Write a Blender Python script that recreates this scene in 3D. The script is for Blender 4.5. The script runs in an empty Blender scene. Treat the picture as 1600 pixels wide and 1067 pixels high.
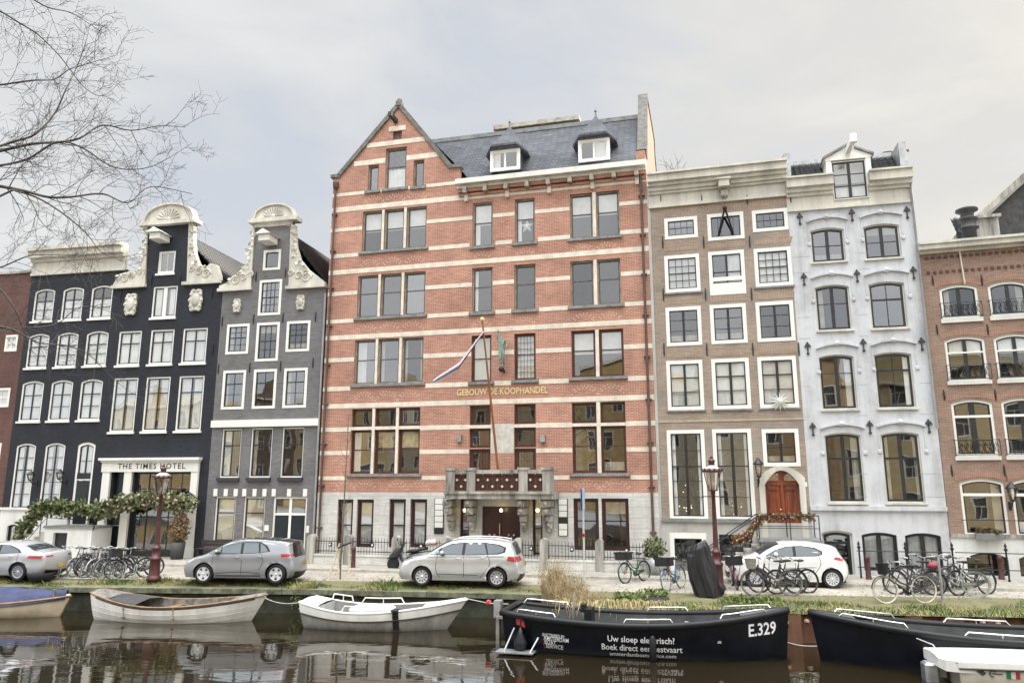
import bpy, bmesh, math, random
from mathutils import Vector, Matrix
from mathutils.geometry import delaunay_2d_cdt
R = math.radians
S = bpy.context.scene
C = S.collection
random.seed(7)

# ------------------------------------------------------------ camera, sky, sun, exposure
CAM_H, FPX, PITCH = 3.35, 1155.0, R(11.1)
cam = bpy.data.objects.new('camera', bpy.data.cameras.new('camera'))
C.objects.link(cam)
cam.location = (0, 0, CAM_H)
cam.rotation_euler = (R(90) + PITCH, 0, 0)
cam.data.sensor_width = 36.0
cam.data.lens = FPX / 1600 * 36
cam.data.clip_end = 2000
S.camera = cam
S.view_settings.view_transform = 'Standard'
S.view_settings.look = 'None'
S.view_settings.gamma = 1
S.view_settings.exposure = 2.05
S.cycles.max_bounces = 6
S.cycles.transparent_max_bounces = 10
S.cycles.caustics_reflective = False
S.cycles.caustics_refractive = False

SUN_EL, SUN_AZ = R(23), R(60)          # azimuth clockwise from +Y (low on the right, grazing the facades)
sd = Vector((math.sin(SUN_AZ) * math.cos(SUN_EL), math.cos(SUN_AZ) * math.cos(SUN_EL), math.sin(SUN_EL)))
sl = bpy.data.lights.new('sun', 'SUN')
sl.energy = 1.3
sl.angle = R(10)
sl.color = (1.0, 0.93, 0.82)
sun = bpy.data.objects.new('sun', sl)
C.objects.link(sun)
sun.rotation_euler = sd.to_track_quat('Z', 'Y').to_euler()

W = bpy.data.worlds.new('World')
S.world = W
W.use_nodes = True
nt = W.node_tree
nt.nodes.clear()
N = nt.nodes.new
wo = N('ShaderNodeOutputWorld'); bg = N('ShaderNodeBackground'); sky = N('ShaderNodeTexSky')
sky.sky_type = 'NISHITA'; sky.sun_disc = False
sky.sun_elevation = SUN_EL; sky.sun_rotation = SUN_AZ
bg.inputs['Strength'].default_value = 0.1
tc = N('ShaderNodeTexCoord'); sx = N('ShaderNodeSeparateXYZ'); L = nt.links.new
L(tc.outputs['Generated'], sx.inputs[0])
mapn = N('ShaderNodeMapping'); mapn.inputs['Scale'].default_value = (1.6, 1.6, 3.6); mapn.inputs['Rotation'].default_value = (0.15, 0.2, 0.4)
L(tc.outputs['Generated'], mapn.inputs[0])
cn = N('ShaderNodeTexNoise'); cn.inputs['Scale'].default_value = 2.1; cn.inputs['Detail'].default_value = 6; cn.inputs['Roughness'].default_value = 0.5
cn.inputs['Distortion'].default_value = 0.35
L(mapn.outputs[0], cn.inputs['Vector'])
ramp = N('ShaderNodeValToRGB')
e = ramp.color_ramp.elements
e[0].position = 0.33; e[0].color = (1.52, 1.58, 1.68, 1)
e[1].position = 0.68; e[1].color = (1.97, 2.0, 2.0, 1)
L(cn.outputs['Fac'], ramp.inputs[0])
# overcast sky: unseen zenith brightened to light the facades, warmer towards the sun's side
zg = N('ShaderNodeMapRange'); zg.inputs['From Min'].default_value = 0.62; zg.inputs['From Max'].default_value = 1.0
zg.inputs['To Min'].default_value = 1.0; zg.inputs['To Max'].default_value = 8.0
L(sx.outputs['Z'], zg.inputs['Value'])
# added brightness in the unseen sky behind the camera, lighting the facades
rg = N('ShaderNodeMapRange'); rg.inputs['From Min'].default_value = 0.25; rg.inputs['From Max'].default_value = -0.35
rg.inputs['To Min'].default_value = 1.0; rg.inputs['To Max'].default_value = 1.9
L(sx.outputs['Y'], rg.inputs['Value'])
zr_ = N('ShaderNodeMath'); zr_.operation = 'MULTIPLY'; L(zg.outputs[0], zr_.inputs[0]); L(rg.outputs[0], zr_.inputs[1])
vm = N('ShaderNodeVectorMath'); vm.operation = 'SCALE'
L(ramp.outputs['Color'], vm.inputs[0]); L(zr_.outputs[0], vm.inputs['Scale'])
wr = N('ShaderNodeMapRange'); wr.inputs['From Min'].default_value = -0.15; wr.inputs['From Max'].default_value = 0.65
L(sx.outputs['X'], wr.inputs['Value'])
wm = N('ShaderNodeMix'); wm.data_type = 'RGBA'; wm.blend_type = 'MULTIPLY'
L(wr.outputs[0], wm.inputs['Factor']); L(vm.outputs[0], wm.inputs['A']); wm.inputs['B'].default_value = (1.10, 1.04, 0.96, 1)
cov = N('ShaderNodeMapRange'); cov.inputs['From Min'].default_value = 0.30; cov.inputs['From Max'].default_value = 0.5
cov.inputs['To Min'].default_value = 0.93; cov.inputs['To Max'].default_value = 1.0
L(cn.outputs['Fac'], cov.inputs['Value'])
mx = N('ShaderNodeMix'); mx.data_type = 'RGBA'
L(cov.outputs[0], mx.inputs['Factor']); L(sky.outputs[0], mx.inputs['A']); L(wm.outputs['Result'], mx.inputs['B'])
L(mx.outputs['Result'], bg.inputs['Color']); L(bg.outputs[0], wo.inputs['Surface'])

# ------------------------------------------------------------ pixel measuring (used only to take positions off the photograph)
_c, _s = math.cos(PITCH), math.sin(PITCH)
def ray(px, py):
    x = (px - 800) / FPX; v = (533.5 - py) / FPX
    return Vector((x, _c - v * _s, _s + v * _c))
def gnd(px, py, z=0.0):
    d = ray(px, py); t = (z - CAM_H) / d.z
    return Vector((0, 0, CAM_H)) + d * t
def at_y(px, py, Y):
    d = ray(px, py)
    return Vector((0, 0, CAM_H)) + d * (Y / d.y)

# ------------------------------------------------------------ materials
MATS = {}
def nodes_of(m):
    m.use_nodes = True
    return m.node_tree, m.node_tree.nodes, m.node_tree.links
def mat(name, col, rough=0.6, metal=0.0, var=0.12, scale=3.0, bump=0.0, coat=0.0, spec=0.5, streak=False, col2=None):
    """principled surface with a little noise in colour and roughness"""
    if name in MATS: return MATS[name]
    m = bpy.data.materials.new(name); t, n, l = nodes_of(m)
    b = n['Principled BSDF']
    b.inputs['Metallic'].default_value = metal
    b.inputs['Coat Weight'].default_value = coat
    b.inputs['Specular IOR Level'].default_value = spec
    tc = n.new('ShaderNodeTexCoord')
    mp = n.new('ShaderNodeMapping'); l.new(tc.outputs['Object'], mp.inputs[0])
    if streak: mp.inputs['Scale'].default_value = (1, 1, 0.12)
    nz = n.new('ShaderNodeTexNoise'); nz.inputs['Scale'].default_value = scale; nz.inputs['Detail'].default_value = 7
    nz.inputs['Roughness'].default_value = 0.65
    l.new(mp.outputs[0], nz.inputs['Vector'])
    r = n.new('ShaderNodeValToRGB'); l.new(nz.outputs['Fac'], r.inputs[0])
    c2 = col2 or tuple(c * (1 - var * 2.2) for c in col)
    r.color_ramp.elements[0].position = 0.3; r.color_ramp.elements[0].color = (*c2, 1)
    r.color_ramp.elements[1].position = 0.62; r.color_ramp.elements[1].color = (*tuple(min(1, c * (1 + var * .5)) for c in col), 1)
    l.new(r.outputs[0], b.inputs['Base Color'])
    mr = n.new('ShaderNodeMapRange'); mr.inputs['To Min'].default_value = max(0.02, rough - 0.08); mr.inputs['To Max'].default_value = min(1, rough + 0.1)
    l.new(nz.outputs['Fac'], mr.inputs['Value']); l.new(mr.outputs[0], b.inputs['Roughness'])
    if bump:
        bp = n.new('ShaderNodeBump'); bp.inputs['Strength'].default_value = bump; bp.inputs['Distance'].default_value = 0.02
        n2 = n.new('ShaderNodeTexNoise'); n2.inputs['Scale'].default_value = scale * 8; n2.inputs['Detail'].default_value = 4
        l.new(tc.outputs['Object'], n2.inputs['Vector']); l.new(n2.outputs['Fac'], bp.inputs['Height']); l.new(bp.outputs[0], b.inputs['Normal'])
    MATS[name] = m
    return m
def brick(name, c1, c2, mortar, stain=0.25, bw=0.22, bh=0.065, ms=0.008, plane='xz', rough=0.85, bump=0.5, offset=0.5, blotch=None):
    if name in MATS: return MATS[name]
    m = bpy.data.materials.new(name); t, n, l = nodes_of(m)
    b = n['Principled BSDF']; b.inputs['Roughness'].default_value = rough; b.inputs['Specular IOR Level'].default_value = 0.25
    tc = n.new('ShaderNodeTexCoord'); sp = n.new('ShaderNodeSeparateXYZ'); cb = n.new('ShaderNodeCombineXYZ')
    l.new(tc.outputs['Object'], sp.inputs[0])
    if plane == 'xz':
        ad = n.new('ShaderNodeMath'); ad.operation = 'ADD'
        l.new(sp.outputs['X'], ad.inputs[0]); l.new(sp.outputs['Y'], ad.inputs[1])
        l.new(ad.outputs[0], cb.inputs['X']); l.new(sp.outputs['Z'], cb.inputs['Y'])
    else:
        l.new(sp.outputs['X'], cb.inputs['X']); l.new(sp.outputs['Y'], cb.inputs['Y'])
    br = n.new('ShaderNodeTexBrick'); br.offset = offset
    br.inputs['Scale'].default_value = 1; br.inputs['Brick Width'].default_value = bw; br.inputs['Row Height'].default_value = bh
    br.inputs['Mortar Size'].default_value = ms; br.inputs['Mortar Smooth'].default_value = 0.2; br.inputs['Bias'].default_value = 0.0
    br.inputs['Color1'].default_value = (*c1, 1); br.inputs['Color2'].default_value = (*c2, 1); br.inputs['Mortar'].default_value = (*mortar, 1)
    l.new(cb.outputs[0], br.inputs['Vector'])
    nz = n.new('ShaderNodeTexNoise'); nz.inputs['Scale'].default_value = 0.55; nz.inputs['Detail'].default_value = 9; nz.inputs['Roughness'].default_value = 0.7
    l.new(tc.outputs['Object'], nz.inputs['Vector'])
    mr = n.new('ShaderNodeMapRange'); mr.inputs['From Min'].default_value = 0.3; mr.inputs['From Max'].default_value = 0.7
    mr.inputs['To Min'].default_value = 1 - stain; mr.inputs['To Max'].default_value = 1 + stain * 0.5
    l.new(nz.outputs['Fac'], mr.inputs['Value'])
    mu = n.new('ShaderNodeVectorMath'); mu.operation = 'SCALE'
    l.new(br.outputs['Color'], mu.inputs[0]); l.new(mr.outputs[0], mu.inputs['Scale'])
    out = mu.outputs[0]
    # course-to-course tone differences, long in the course direction
    mp = n.new('ShaderNodeMapping'); mp.inputs['Scale'].default_value = (1.2, 1.2, 9.0) if plane == 'xz' else (2, 2, 2)
    l.new(tc.outputs['Object'], mp.inputs[0])
    n3 = n.new('ShaderNodeTexNoise'); n3.inputs['Scale'].default_value = 1.5; n3.inputs['Detail'].default_value = 6; n3.inputs['Roughness'].default_value = 0.75
    l.new(mp.outputs[0], n3.inputs['Vector'])
    m3 = n.new('ShaderNodeMapRange'); m3.inputs['From Min'].default_value = 0.3; m3.inputs['From Max'].default_value = 0.7
    m3.inputs['To Min'].default_value = 0.78; m3.inputs['To Max'].default_value = 1.2
    l.new(n3.outputs['Fac'], m3.inputs['Value'])
    mu3 = n.new('ShaderNodeVectorMath'); mu3.operation = 'SCALE'; l.new(out, mu3.inputs[0]); l.new(m3.outputs[0], mu3.inputs['Scale']); out = mu3.outputs[0]
    if blotch:
        n2 = n.new('ShaderNodeTexNoise'); n2.inputs['Scale'].default_value = 0.5; n2.inputs['Detail'].default_value = 3
        l.new(tc.outputs['Object'], n2.inputs['Vector'])
        m2 = n.new('ShaderNodeMapRange'); m2.inputs['From Min'].default_value = 0.52; m2.inputs['From Max'].default_value = 0.68; m2.inputs['To Max'].default_value = 0.65
        l.new(n2.outputs['Fac'], m2.inputs['Value'])
        mm = n.new('ShaderNodeMix'); mm.data_type = 'RGBA'; l.new(m2.outputs[0], mm.inputs['Factor']); l.new(out, mm.inputs['A'])
        mm.inputs['B'].default_value = (*blotch, 1); out = mm.outputs['Result']
    l.new(out, b.inputs['Base Color'])
    if bump:
        bp = n.new('ShaderNodeBump'); bp.inputs['Strength'].default_value = bump; bp.inputs['Distance'].default_value = 0.006; bp.invert = True
        l.new(br.outputs['Fac'], bp.inputs['Height']); l.new(bp.outputs[0], b.inputs['Normal'])
    MATS[name] = m
    return m
def plaster(name, col, dirt, amount=0.5):
    """painted render with rain streaks and blotches"""
    if name in MATS: return MATS[name]
    m = bpy.data.materials.new(name); t, n, l = nodes_of(m); b = n['Principled BSDF']; b.inputs['Roughness'].default_value = 0.7
    tc = n.new('ShaderNodeTexCoord')
    def noise(sc, vec, det):
        mp = n.new('ShaderNodeMapping'); mp.inputs['Scale'].default_value = vec; l.new(tc.outputs['Object'], mp.inputs[0])
        z = n.new('ShaderNodeTexNoise'); z.inputs['Scale'].default_value = sc; z.inputs['Detail'].default_value = det; z.inputs['Roughness'].default_value = 0.7
        l.new(mp.outputs[0], z.inputs['Vector']); return z.outputs['Fac']
    a = noise(1.8, (1, 1, 0.1), 7); c = noise(0.8, (1, 1, 1), 6)
    mu = n.new('ShaderNodeMath'); mu.operation = 'MULTIPLY'; l.new(a, mu.inputs[0]); l.new(c, mu.inputs[1])
    mr = n.new('ShaderNodeMapRange'); mr.inputs['From Min'].default_value = 0.2; mr.inputs['From Max'].default_value = 0.42; mr.inputs['To Max'].default_value = amount
    l.new(mu.outputs[0], mr.inputs['Value'])
    mm = n.new('ShaderNodeMix'); mm.data_type = 'RGBA'; l.new(mr.outputs[0], mm.inputs['Factor'])
    mm.inputs['A'].default_value = (*col, 1); mm.inputs['B'].default_value = (*dirt, 1)
    l.new(mm.outputs['Result'], b.inputs['Base Color'])
    MATS[name] = m
    return m
def glass(name, tint=(0.95, 0.97, 0.98), refl=0.2, wav=0.008):
    """window glass: sees into the room and mirrors the street, slightly wavy like old panes"""
    if name in MATS: return MATS[name]
    m = bpy.data.materials.new(name); t, n, l = nodes_of(m); n.clear()
    o = n.new('ShaderNodeOutputMaterial'); mxs = n.new('ShaderNodeMixShader'); tr = n.new('ShaderNodeBsdfTransparent'); gl = n.new('ShaderNodeBsdfGlossy')
    tr.inputs['Color'].default_value = (*tint, 1); gl.inputs['Roughness'].default_value = 0.015
    lw = n.new('ShaderNodeLayerWeight'); lw.inputs['Blend'].default_value = 0.35
    mr = n.new('ShaderNodeMapRange'); mr.inputs['To Min'].default_value = refl; mr.inputs['To Max'].default_value = min(1, refl + 0.5)
    l.new(lw.outputs['Facing'], mr.inputs['Value'])
    oi = n.new('ShaderNodeObjectInfo'); orr = n.new('ShaderNodeMapRange'); orr.inputs['To Min'].default_value = 0.6; orr.inputs['To Max'].default_value = 1.45; l.new(oi.outputs['Random'], orr.inputs['Value'])
    om = n.new('ShaderNodeMath'); om.operation = 'MULTIPLY'; l.new(mr.outputs[0], om.inputs[0]); l.new(orr.outputs[0], om.inputs[1]); l.new(om.outputs[0], mxs.inputs['Fac'])
    tc = n.new('ShaderNodeNewGeometry')
    nz = n.new('ShaderNodeTexNoise'); nz.inputs['Scale'].default_value = 0.75; nz.inputs['Detail'].default_value = 0.6
    l.new(tc.outputs['Position'], nz.inputs['Vector'])
    bp = n.new('ShaderNodeBump'); bp.inputs['Strength'].default_value = 1.0; bp.inputs['Distance'].default_value = wav
    l.new(nz.outputs['Fac'], bp.inputs['Height']); l.new(bp.outputs[0], gl.inputs['Normal'])
    l.new(tr.outputs[0], mxs.inputs[1]); l.new(gl.outputs[0], mxs.inputs[2]); l.new(mxs.outputs[0], o.inputs['Surface'])
    MATS[name] = m
    return m
def lamp_mat(name, col, st):
    if name in MATS: return MATS[name]
    m = bpy.data.materials.new(name); t, n, l = nodes_of(m); b = n['Principled BSDF']
    b.inputs['Base Color'].default_value = (*col, 1); b.inputs['Emission Color'].default_value = (*col, 1); b.inputs['Emission Strength'].default_value = st
    MATS[name] = m
    return m

white = mat('white paint', (0.78, 0.77, 0.72), 0.5, var=0.05, scale=2, streak=True)
cream = mat('cream paint', (0.60, 0.575, 0.50), 0.6, var=0.16, scale=1.5, streak=True)
black_wood = mat('black window paint', (0.018, 0.02, 0.022), 0.35, var=0.2)
dark_green = mat('dark green paint', (0.012, 0.02, 0.022), 0.3, var=0.2)
taupe = mat('weathered window timber', (0.33, 0.29, 0.23), 0.6, var=0.25, scale=4)
brown_wood = mat('red brown window paint', (0.085, 0.03, 0.02), 0.4, var=0.25, scale=4)
maroon = mat('maroon door paint', (0.04, 0.007, 0.009), 0.3, var=0.2)
stone = mat('bluestone', (0.23, 0.235, 0.23), 0.7, var=0.22, scale=4, bump=0.2)
stone_dirty = mat('weathered grey stone', (0.40, 0.38, 0.34), 0.8, var=0.3, scale=3, bump=0.3, streak=True, col2=(0.08, 0.075, 0.065))
band = mat('cream sandstone band', (0.72, 0.65, 0.54), 0.8, var=0.12, scale=2.2, bump=0.15)
iron = mat('black iron', (0.012, 0.012, 0.014), 0.45, var=0.2)
dark_room = mat('dark room', (0.06, 0.055, 0.05), 0.9, var=0.5, scale=0.8)
curtain_m = mat('white curtain', (0.84, 0.83, 0.78), 0.9, var=0.08, scale=2)
blind_m = mat('cream blind', (0.72, 0.64, 0.46), 0.9, var=0.06, scale=2)
ochre_m = mat('ochre curtain', (0.5, 0.38, 0.17), 0.9, var=0.3, scale=2)
pane_m = glass('window glass')
pane_sky = glass('upper window glass', refl=0.24, wav=0.008)
pane_dark = glass('dark window glass', refl=0.22, wav=0.009)
gold = mat('gilt lettering', (0.78, 0.62, 0.30), 0.35, metal=0.0, var=0.1)
rubber = mat('rubber', (0.015, 0.015, 0.016), 0.75, var=0.2)
chrome = mat('bare metal', (0.6, 0.6, 0.6), 0.3, metal=1.0, var=0.15)
steel = mat('galvanised steel', (0.45, 0.46, 0.47), 0.45, metal=0.8, var=0.2)

# ------------------------------------------------------------ mesh helpers
class MB:
    """collects faces for ONE mesh object"""
    def __init__(self): self.v = []; self.f = []; self.mi = []; self.sm = []
    def add(self, vs, fs, mi=0, smooth=False):
        o = len(self.v); self.v += [tuple(p) for p in vs]
        for f in fs: self.f.append([i + o for i in f]); self.mi.append(mi); self.sm.append(smooth)
        return self
    def quad(self, a, b, c, d, mi=0): return self.add([a, b, c, d], [(0, 1, 2, 3)], mi)
    def box(self, x0, x1, y0, y1, z0, z1, mi=0):
        v = [(x, y, z) for x in (x0, x1) for y in (y0, y1) for z in (z0, z1)]
        return self.add(v, [(0, 1, 3, 2), (4, 6, 7, 5), (0, 4, 5, 1), (2, 3, 7, 6), (0, 2, 6, 4), (1, 5, 7, 3)], mi)
    def bevbox(self, x0, x1, y0, y1, z0, z1, r=0.02, mi=0):
        """box with chamfered vertical and top edges"""
        lo = [(x0 + r, y0), (x1 - r, y0), (x1, y0 + r), (x1, y1 - r), (x1 - r, y1), (x0 + r, y1), (x0, y1 - r), (x0, y0 + r)]
        cx, cy = (x0 + x1) / 2, (y0 + y1) / 2
        sxx = max(0.01, (x1 - x0 - 2 * r) / (x1 - x0)); syy = max(0.01, (y1 - y0 - 2 * r) / (y1 - y0))
        v = [(x, y, z0) for x, y in lo] + [(x, y, z1 - r) for x, y in lo] + [(cx + (x - cx) * sxx, cy + (y - cy) * syy, z1) for x, y in lo]
        f = [tuple(range(7, -1, -1)), tuple(range(16, 24))]
        for k in (0, 8): f += [(k + i, k + (i + 1) % 8, k + 8 + (i + 1) % 8, k + 8 + i) for i in range(8)]
        return self.add(v, f, mi)
    def tube(self, pts, r, n=6, mi=0, caps=True, smooth=True, closed=False):
        pts = [Vector(p) for p in pts]; m = len(pts)
        rs = r if isinstance(r, (list, tuple)) else [r] * m
        vs = []; up = None
        for i, p in enumerate(pts):
            if closed: t = pts[(i + 1) % m] - pts[i - 1]
            else: t = pts[min(i + 1, m - 1)] - pts[max(i - 1, 0)]
            if t.length < 1e-9: t = Vector((0, 0, 1))
            t.normalize()
            if up is None:
                up = Vector((0, 0, 1)) if abs(t.z) < 0.9 else Vector((1, 0, 0))
            s = t.cross(up)
            if s.length < 1e-6: s = t.orthogonal()
            s.normalize(); up = s.cross(t)
            for k in range(n):
                a = 2 * math.pi * k / n
                vs.append(p + s * (math.cos(a) * rs[i]) + up * (math.sin(a) * rs[i]))
        fs = []
        for i in range(m if closed else m - 1):
            j = (i + 1) % m
            fs += [(i * n + k, i * n + (k + 1) % n, j * n + (k + 1) % n, j * n + k) for k in range(n)]
        self.add(vs, fs, mi, smooth)
        if caps and not closed and n > 2:
            self.add(vs[:n], [tuple(range(n - 1, -1, -1))], mi); self.add(vs[-n:], [tuple(range(n))], mi)
        return self
    def lathe(self, prof, n=16, o=(0, 0, 0), mi=0, smooth=True, axis='z', caps=True):
        vs = []
        for r, z in prof:
            for k in range(n):
                a = 2 * math.pi * (k + 0.5) / n
                c, s = r * math.cos(a), r * math.sin(a)
                vs.append((o[0] + c, o[1] + s, o[2] + z) if axis == 'z' else (o[0] + c, o[1] + z, o[2] + s))
        fs = []
        for i in range(len(prof) - 1):
            fs += [(i * n + k, i * n + (k + 1) % n, (i + 1) * n + (k + 1) % n, (i + 1) * n + k) for k in range(n)]
        if caps: fs += [tuple(range(n - 1, -1, -1)), tuple(range((len(prof) - 1) * n, len(prof) * n))]
        return self.add(vs, fs, mi, smooth)
    def prism(self, pts, y0, y1, mi=0):
        """extrude a polygon of (x, z) points along y"""
        n = len(pts)
        tri = tri2d([pts])
        P = tri[0]
        self.add([(x, y0, z) for x, z in P], tri[1], mi)
        self.add([(x, y1, z) for x, z in P], [tuple(reversed(f)) for f in tri[1]], mi)
        for i in range(n):
            a, b = pts[i], pts[(i + 1) % n]
            self.quad((a[0], y0, a[1]), (a[0], y1, a[1]), (b[0], y1, b[1]), (b[0], y0, b[1]), mi)
        return self
    def ball(self, c, r, n=10, mi=0, sc=(1, 1, 1)):
        h = n // 2 + 1; vs = []
        for i in range(h + 1):
            t = math.pi * i / h
            for k in range(n):
                a = 2 * math.pi * k / n
                vs.append((c[0] + r * sc[0] * math.sin(t) * math.cos(a), c[1] + r * sc[1] * math.sin(t) * math.sin(a), c[2] + r * sc[2] * math.cos(t)))
        fs = [(i * n + k, (i + 1) * n + k, (i + 1) * n + (k + 1) % n, i * n + (k + 1) % n) for i in range(h) for k in range(n)]
        return self.add(vs, fs, mi, True)
    def leaf(self, p, size, mi=0, rnd=random, up=0.0):
        d = Vector((rnd.uniform(-1, 1), rnd.uniform(-1, 1), rnd.uniform(-1, 1) + up))
        if d.length < 0.05: d = Vector((0, 0, 1))
        d.normalize(); s = d.orthogonal().normalized()
        s.rotate(Matrix.Rotation(rnd.uniform(0, 6.28), 3, d))
        p = Vector(p); L_ = d * size; w = s * size * 0.32
        return self.add([p, p + L_ * .5 + w, p + L_, p + L_ * .5 - w], [(0, 1, 2, 3)], mi)
    def build(self, name, mats, parent=None, sharp=None):
        me = bpy.data.meshes.new(name)
        me.from_pydata(self.v, [], self.f)
        for m in (mats if isinstance(mats, (list, tuple)) else [mats]): me.materials.append(m)
        me.polygons.foreach_set('material_index', self.mi)
        me.polygons.foreach_set('use_smooth', self.sm)
        if sharp: me.set_sharp_from_angle(angle=R(sharp))
        me.update()
        o = bpy.data.objects.new(name, me); C.objects.link(o)
        if parent: o.parent = parent
        return o
def tri2d(loops, extra=None):
    """triangulate a polygon (first loop) with holes (other loops); points are (x, z)"""
    vs = []; es = []
    for lp in loops:
        o = len(vs); vs += [Vector((p[0], p[1])) for p in lp]; n = len(lp)
        es += [(o + i, o + (i + 1) % n) for i in range(n)]
    if extra: vs += [Vector(p) for p in extra]
    ov, oe, of, _, _, _ = delaunay_2d_cdt(vs, es, [], 0, 1e-6)
    def inside(p, lp):
        c = False; j = len(lp) - 1
        for i in range(len(lp)):
            a, b = lp[i], lp[j]
            if (a[1] > p[1]) != (b[1] > p[1]) and p[0] < (b[0] - a[0]) * (p[1] - a[1]) / (b[1] - a[1]) + a[0]: c = not c
            j = i
        return c
    bb = [(min(p[0] for p in lp), max(p[0] for p in lp), min(p[1] for p in lp), max(p[1] for p in lp)) for lp in loops]
    fs = []
    for f in of:
        cx = sum(ov[i].x for i in f) / len(f); cz = sum(ov[i].y for i in f) / len(f)
        if not inside((cx, cz), loops[0]): continue
        bad = False
        for lp, q in zip(loops[1:], bb[1:]):
            if q[0] <= cx <= q[1] and q[2] <= cz <= q[3] and inside((cx, cz), lp): bad = True; break
        if bad: continue
        # counter-clockwise in (x, z) seen from -y
        a, b, c = (ov[i] for i in f[:3])
        if (b - a).cross(c - a) < 0: f = f[::-1]
        fs.append(tuple(f))
    return [(p.x, p.y) for p in ov], fs
def tag(o, label=None, cat=None, group=None, kind=None):
    if label: o['label'] = label
    if cat: o['category'] = cat
    if group: o['group'] = group
    if kind: o['kind'] = kind
    return o
def thing(name, label, cat, loc=(0, 0, 0), rz=0.0, group=None):
    o = bpy.data.objects.new(name, None); C.objects.link(o)
    o.location = loc; o.rotation_euler = (0, 0, rz); o.empty_display_size = 0.2
    return tag(o, label, cat, group)
def copy_tree(o, parent=None):
    c = o.copy(); C.objects.link(c)
    if parent: c.parent = parent
    for ch in [k for k in o.children]: copy_tree(ch, c)
    return c
def text_mesh(mb, body, width, height, org, mi=0, bold=0.0, depth=0.004, shear=0.0, fn=None, spacing=1.0):
    """lettering as geometry: fitted to width and cap height, lying in the xz plane at org (left, baseline), facing -y"""
    cu = bpy.data.curves.new('lettering', 'FONT'); cu.body = body; cu.size = 1; cu.offset = bold; cu.shear = shear; cu.resolution_u = 2
    cu.space_character = spacing
    to = bpy.data.objects.new('lettering', cu); C.objects.link(to)
    dg = bpy.context.evaluated_depsgraph_get()
    me = bpy.data.meshes.new_from_object(to.evaluated_get(dg))
    xs = [v.co.x for v in me.vertices]; ys = [v.co.y for v in me.vertices]
    x0, x1 = min(xs), max(xs); y1 = max(ys)
    kx = width / (x1 - x0); ky = height / (0.729 if height else 1)
    vs = []
    for v in me.vertices:
        x, z = (v.co.x - x0) * kx, v.co.y * ky
        vs.append(fn(x, z) if fn else (org[0] + x, org[1] - depth, org[2] + z))
    mb.add(vs, [tuple(p.vertices) for p in me.polygons], mi)
    bpy.data.objects.remove(to); bpy.data.curves.remove(cu); bpy.data.meshes.remove(me)
    return mb
def catmull(pts, step=6):
    out = []; n = len(pts)
    for i in range(n - 1):
        p0, p1, p2, p3 = pts[max(i - 1, 0)], pts[i], pts[i + 1], pts[min(i + 2, n - 1)]
        for k in range(step):
            t = k / step
            out.append(tuple(0.5 * (2 * b + (c - a) * t + (2 * a - 5 * b + 4 * c - d) * t * t + (-a + 3 * b - 3 * c + d) * t ** 3) for a, b, c, d in zip(p0, p1, p2, p3)))
    out.append(tuple(pts[-1]))
    return out

# ------------------------------------------------------------ ground, quay, water
WATER_Z = -0.95
BASE = gnd(1483, 905)
def facade_y(x): return 28.39 + (16.09 - x) * 0.2493
QL = [(-90, 34.5), (-40, 30.0), (-17, 27.5), (-8, 26.9), (-1.2, 26.0), (1.6, 25.3)]           # old stone quay edge
QR = [(1.2, 22.9), (5.0, 22.3), (8.2, 21.85), (13.5, 21.35), (22, 20.4), (60, 14.0)]             # newer sheet piles in front of it
def interp(poly, x):
    for (a, b), (c, d) in zip(poly, poly[1:]):
        if a <= x <= c: return b + (d - b) * (x - a) / (c - a)
    return poly[0][1] if x < poly[0][0] else poly[-1][1]
def edge_y(x): return interp(QL, x) if x < 1.4 else interp(QR, x)
def street_y(x): return edge_y(x) + (1.35 if x < 1.4 else 2.6)
def ground_z(x, y):
    """gentle fall of the grass verge towards the quay edge"""
    e = edge_y(x); s = street_y(x); low = -0.17 if x < 1.4 else -0.16
    if y >= s: return 0.0
    t = max(0, (y - e) / (s - e))
    return low * (1 - t) ** 1.3
paving = brick('clinker paving', (0.44, 0.405, 0.345), (0.37, 0.34, 0.29), (0.22, 0.2, 0.17), stain=0.3, bw=0.2, bh=0.1, ms=0.01, plane='xy', rough=0.8)
slabs = brick('pavement slabs', (0.40, 0.37, 0.31), (0.34, 0.32, 0.27), (0.2, 0.18, 0.16), stain=0.25, bw=0.3, bh=0.3, ms=0.008, plane='xy', rough=0.85)
soil = mat('soil and moss', (0.13, 0.13, 0.06), 0.95, var=0.3, scale=2.2, bump=0.6, col2=(0.11, 0.085, 0.055))
mb = MB()
xs = [-90, -60, -40, -28, -20, -15, -10, -6, -3, 0, 1.39, 1.41, 3, 5, 8, 11, 14, 18, 22, 30, 60]
for a, b in zip(xs, xs[1:]):
    mb.quad((a, street_y(a), 0), (b, street_y(b), 0), (b, 80, 0), (a, 80, 0))
street = tag(mb.build('street', paving), kind='structure')
mb = MB()
for a, b in zip(xs, xs[1:]):
    f = lambda x, k: (x, edge_y(x) + (street_y(x) - edge_y(x)) * k, ground_z(x, edge_y(x) + (street_y(x) - edge_y(x)) * k))
    for k in range(5): mb.quad(f(a, k / 5), f(b, k / 5), f(b, (k + 1) / 5), f(a, (k + 1) / 5))
tag(mb.build('verge_ground', soil), kind='structure')
mb = MB()
kst = mat('kerb stone', (0.42, 0.40, 0.35), 0.8, var=0.2, scale=5)
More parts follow.
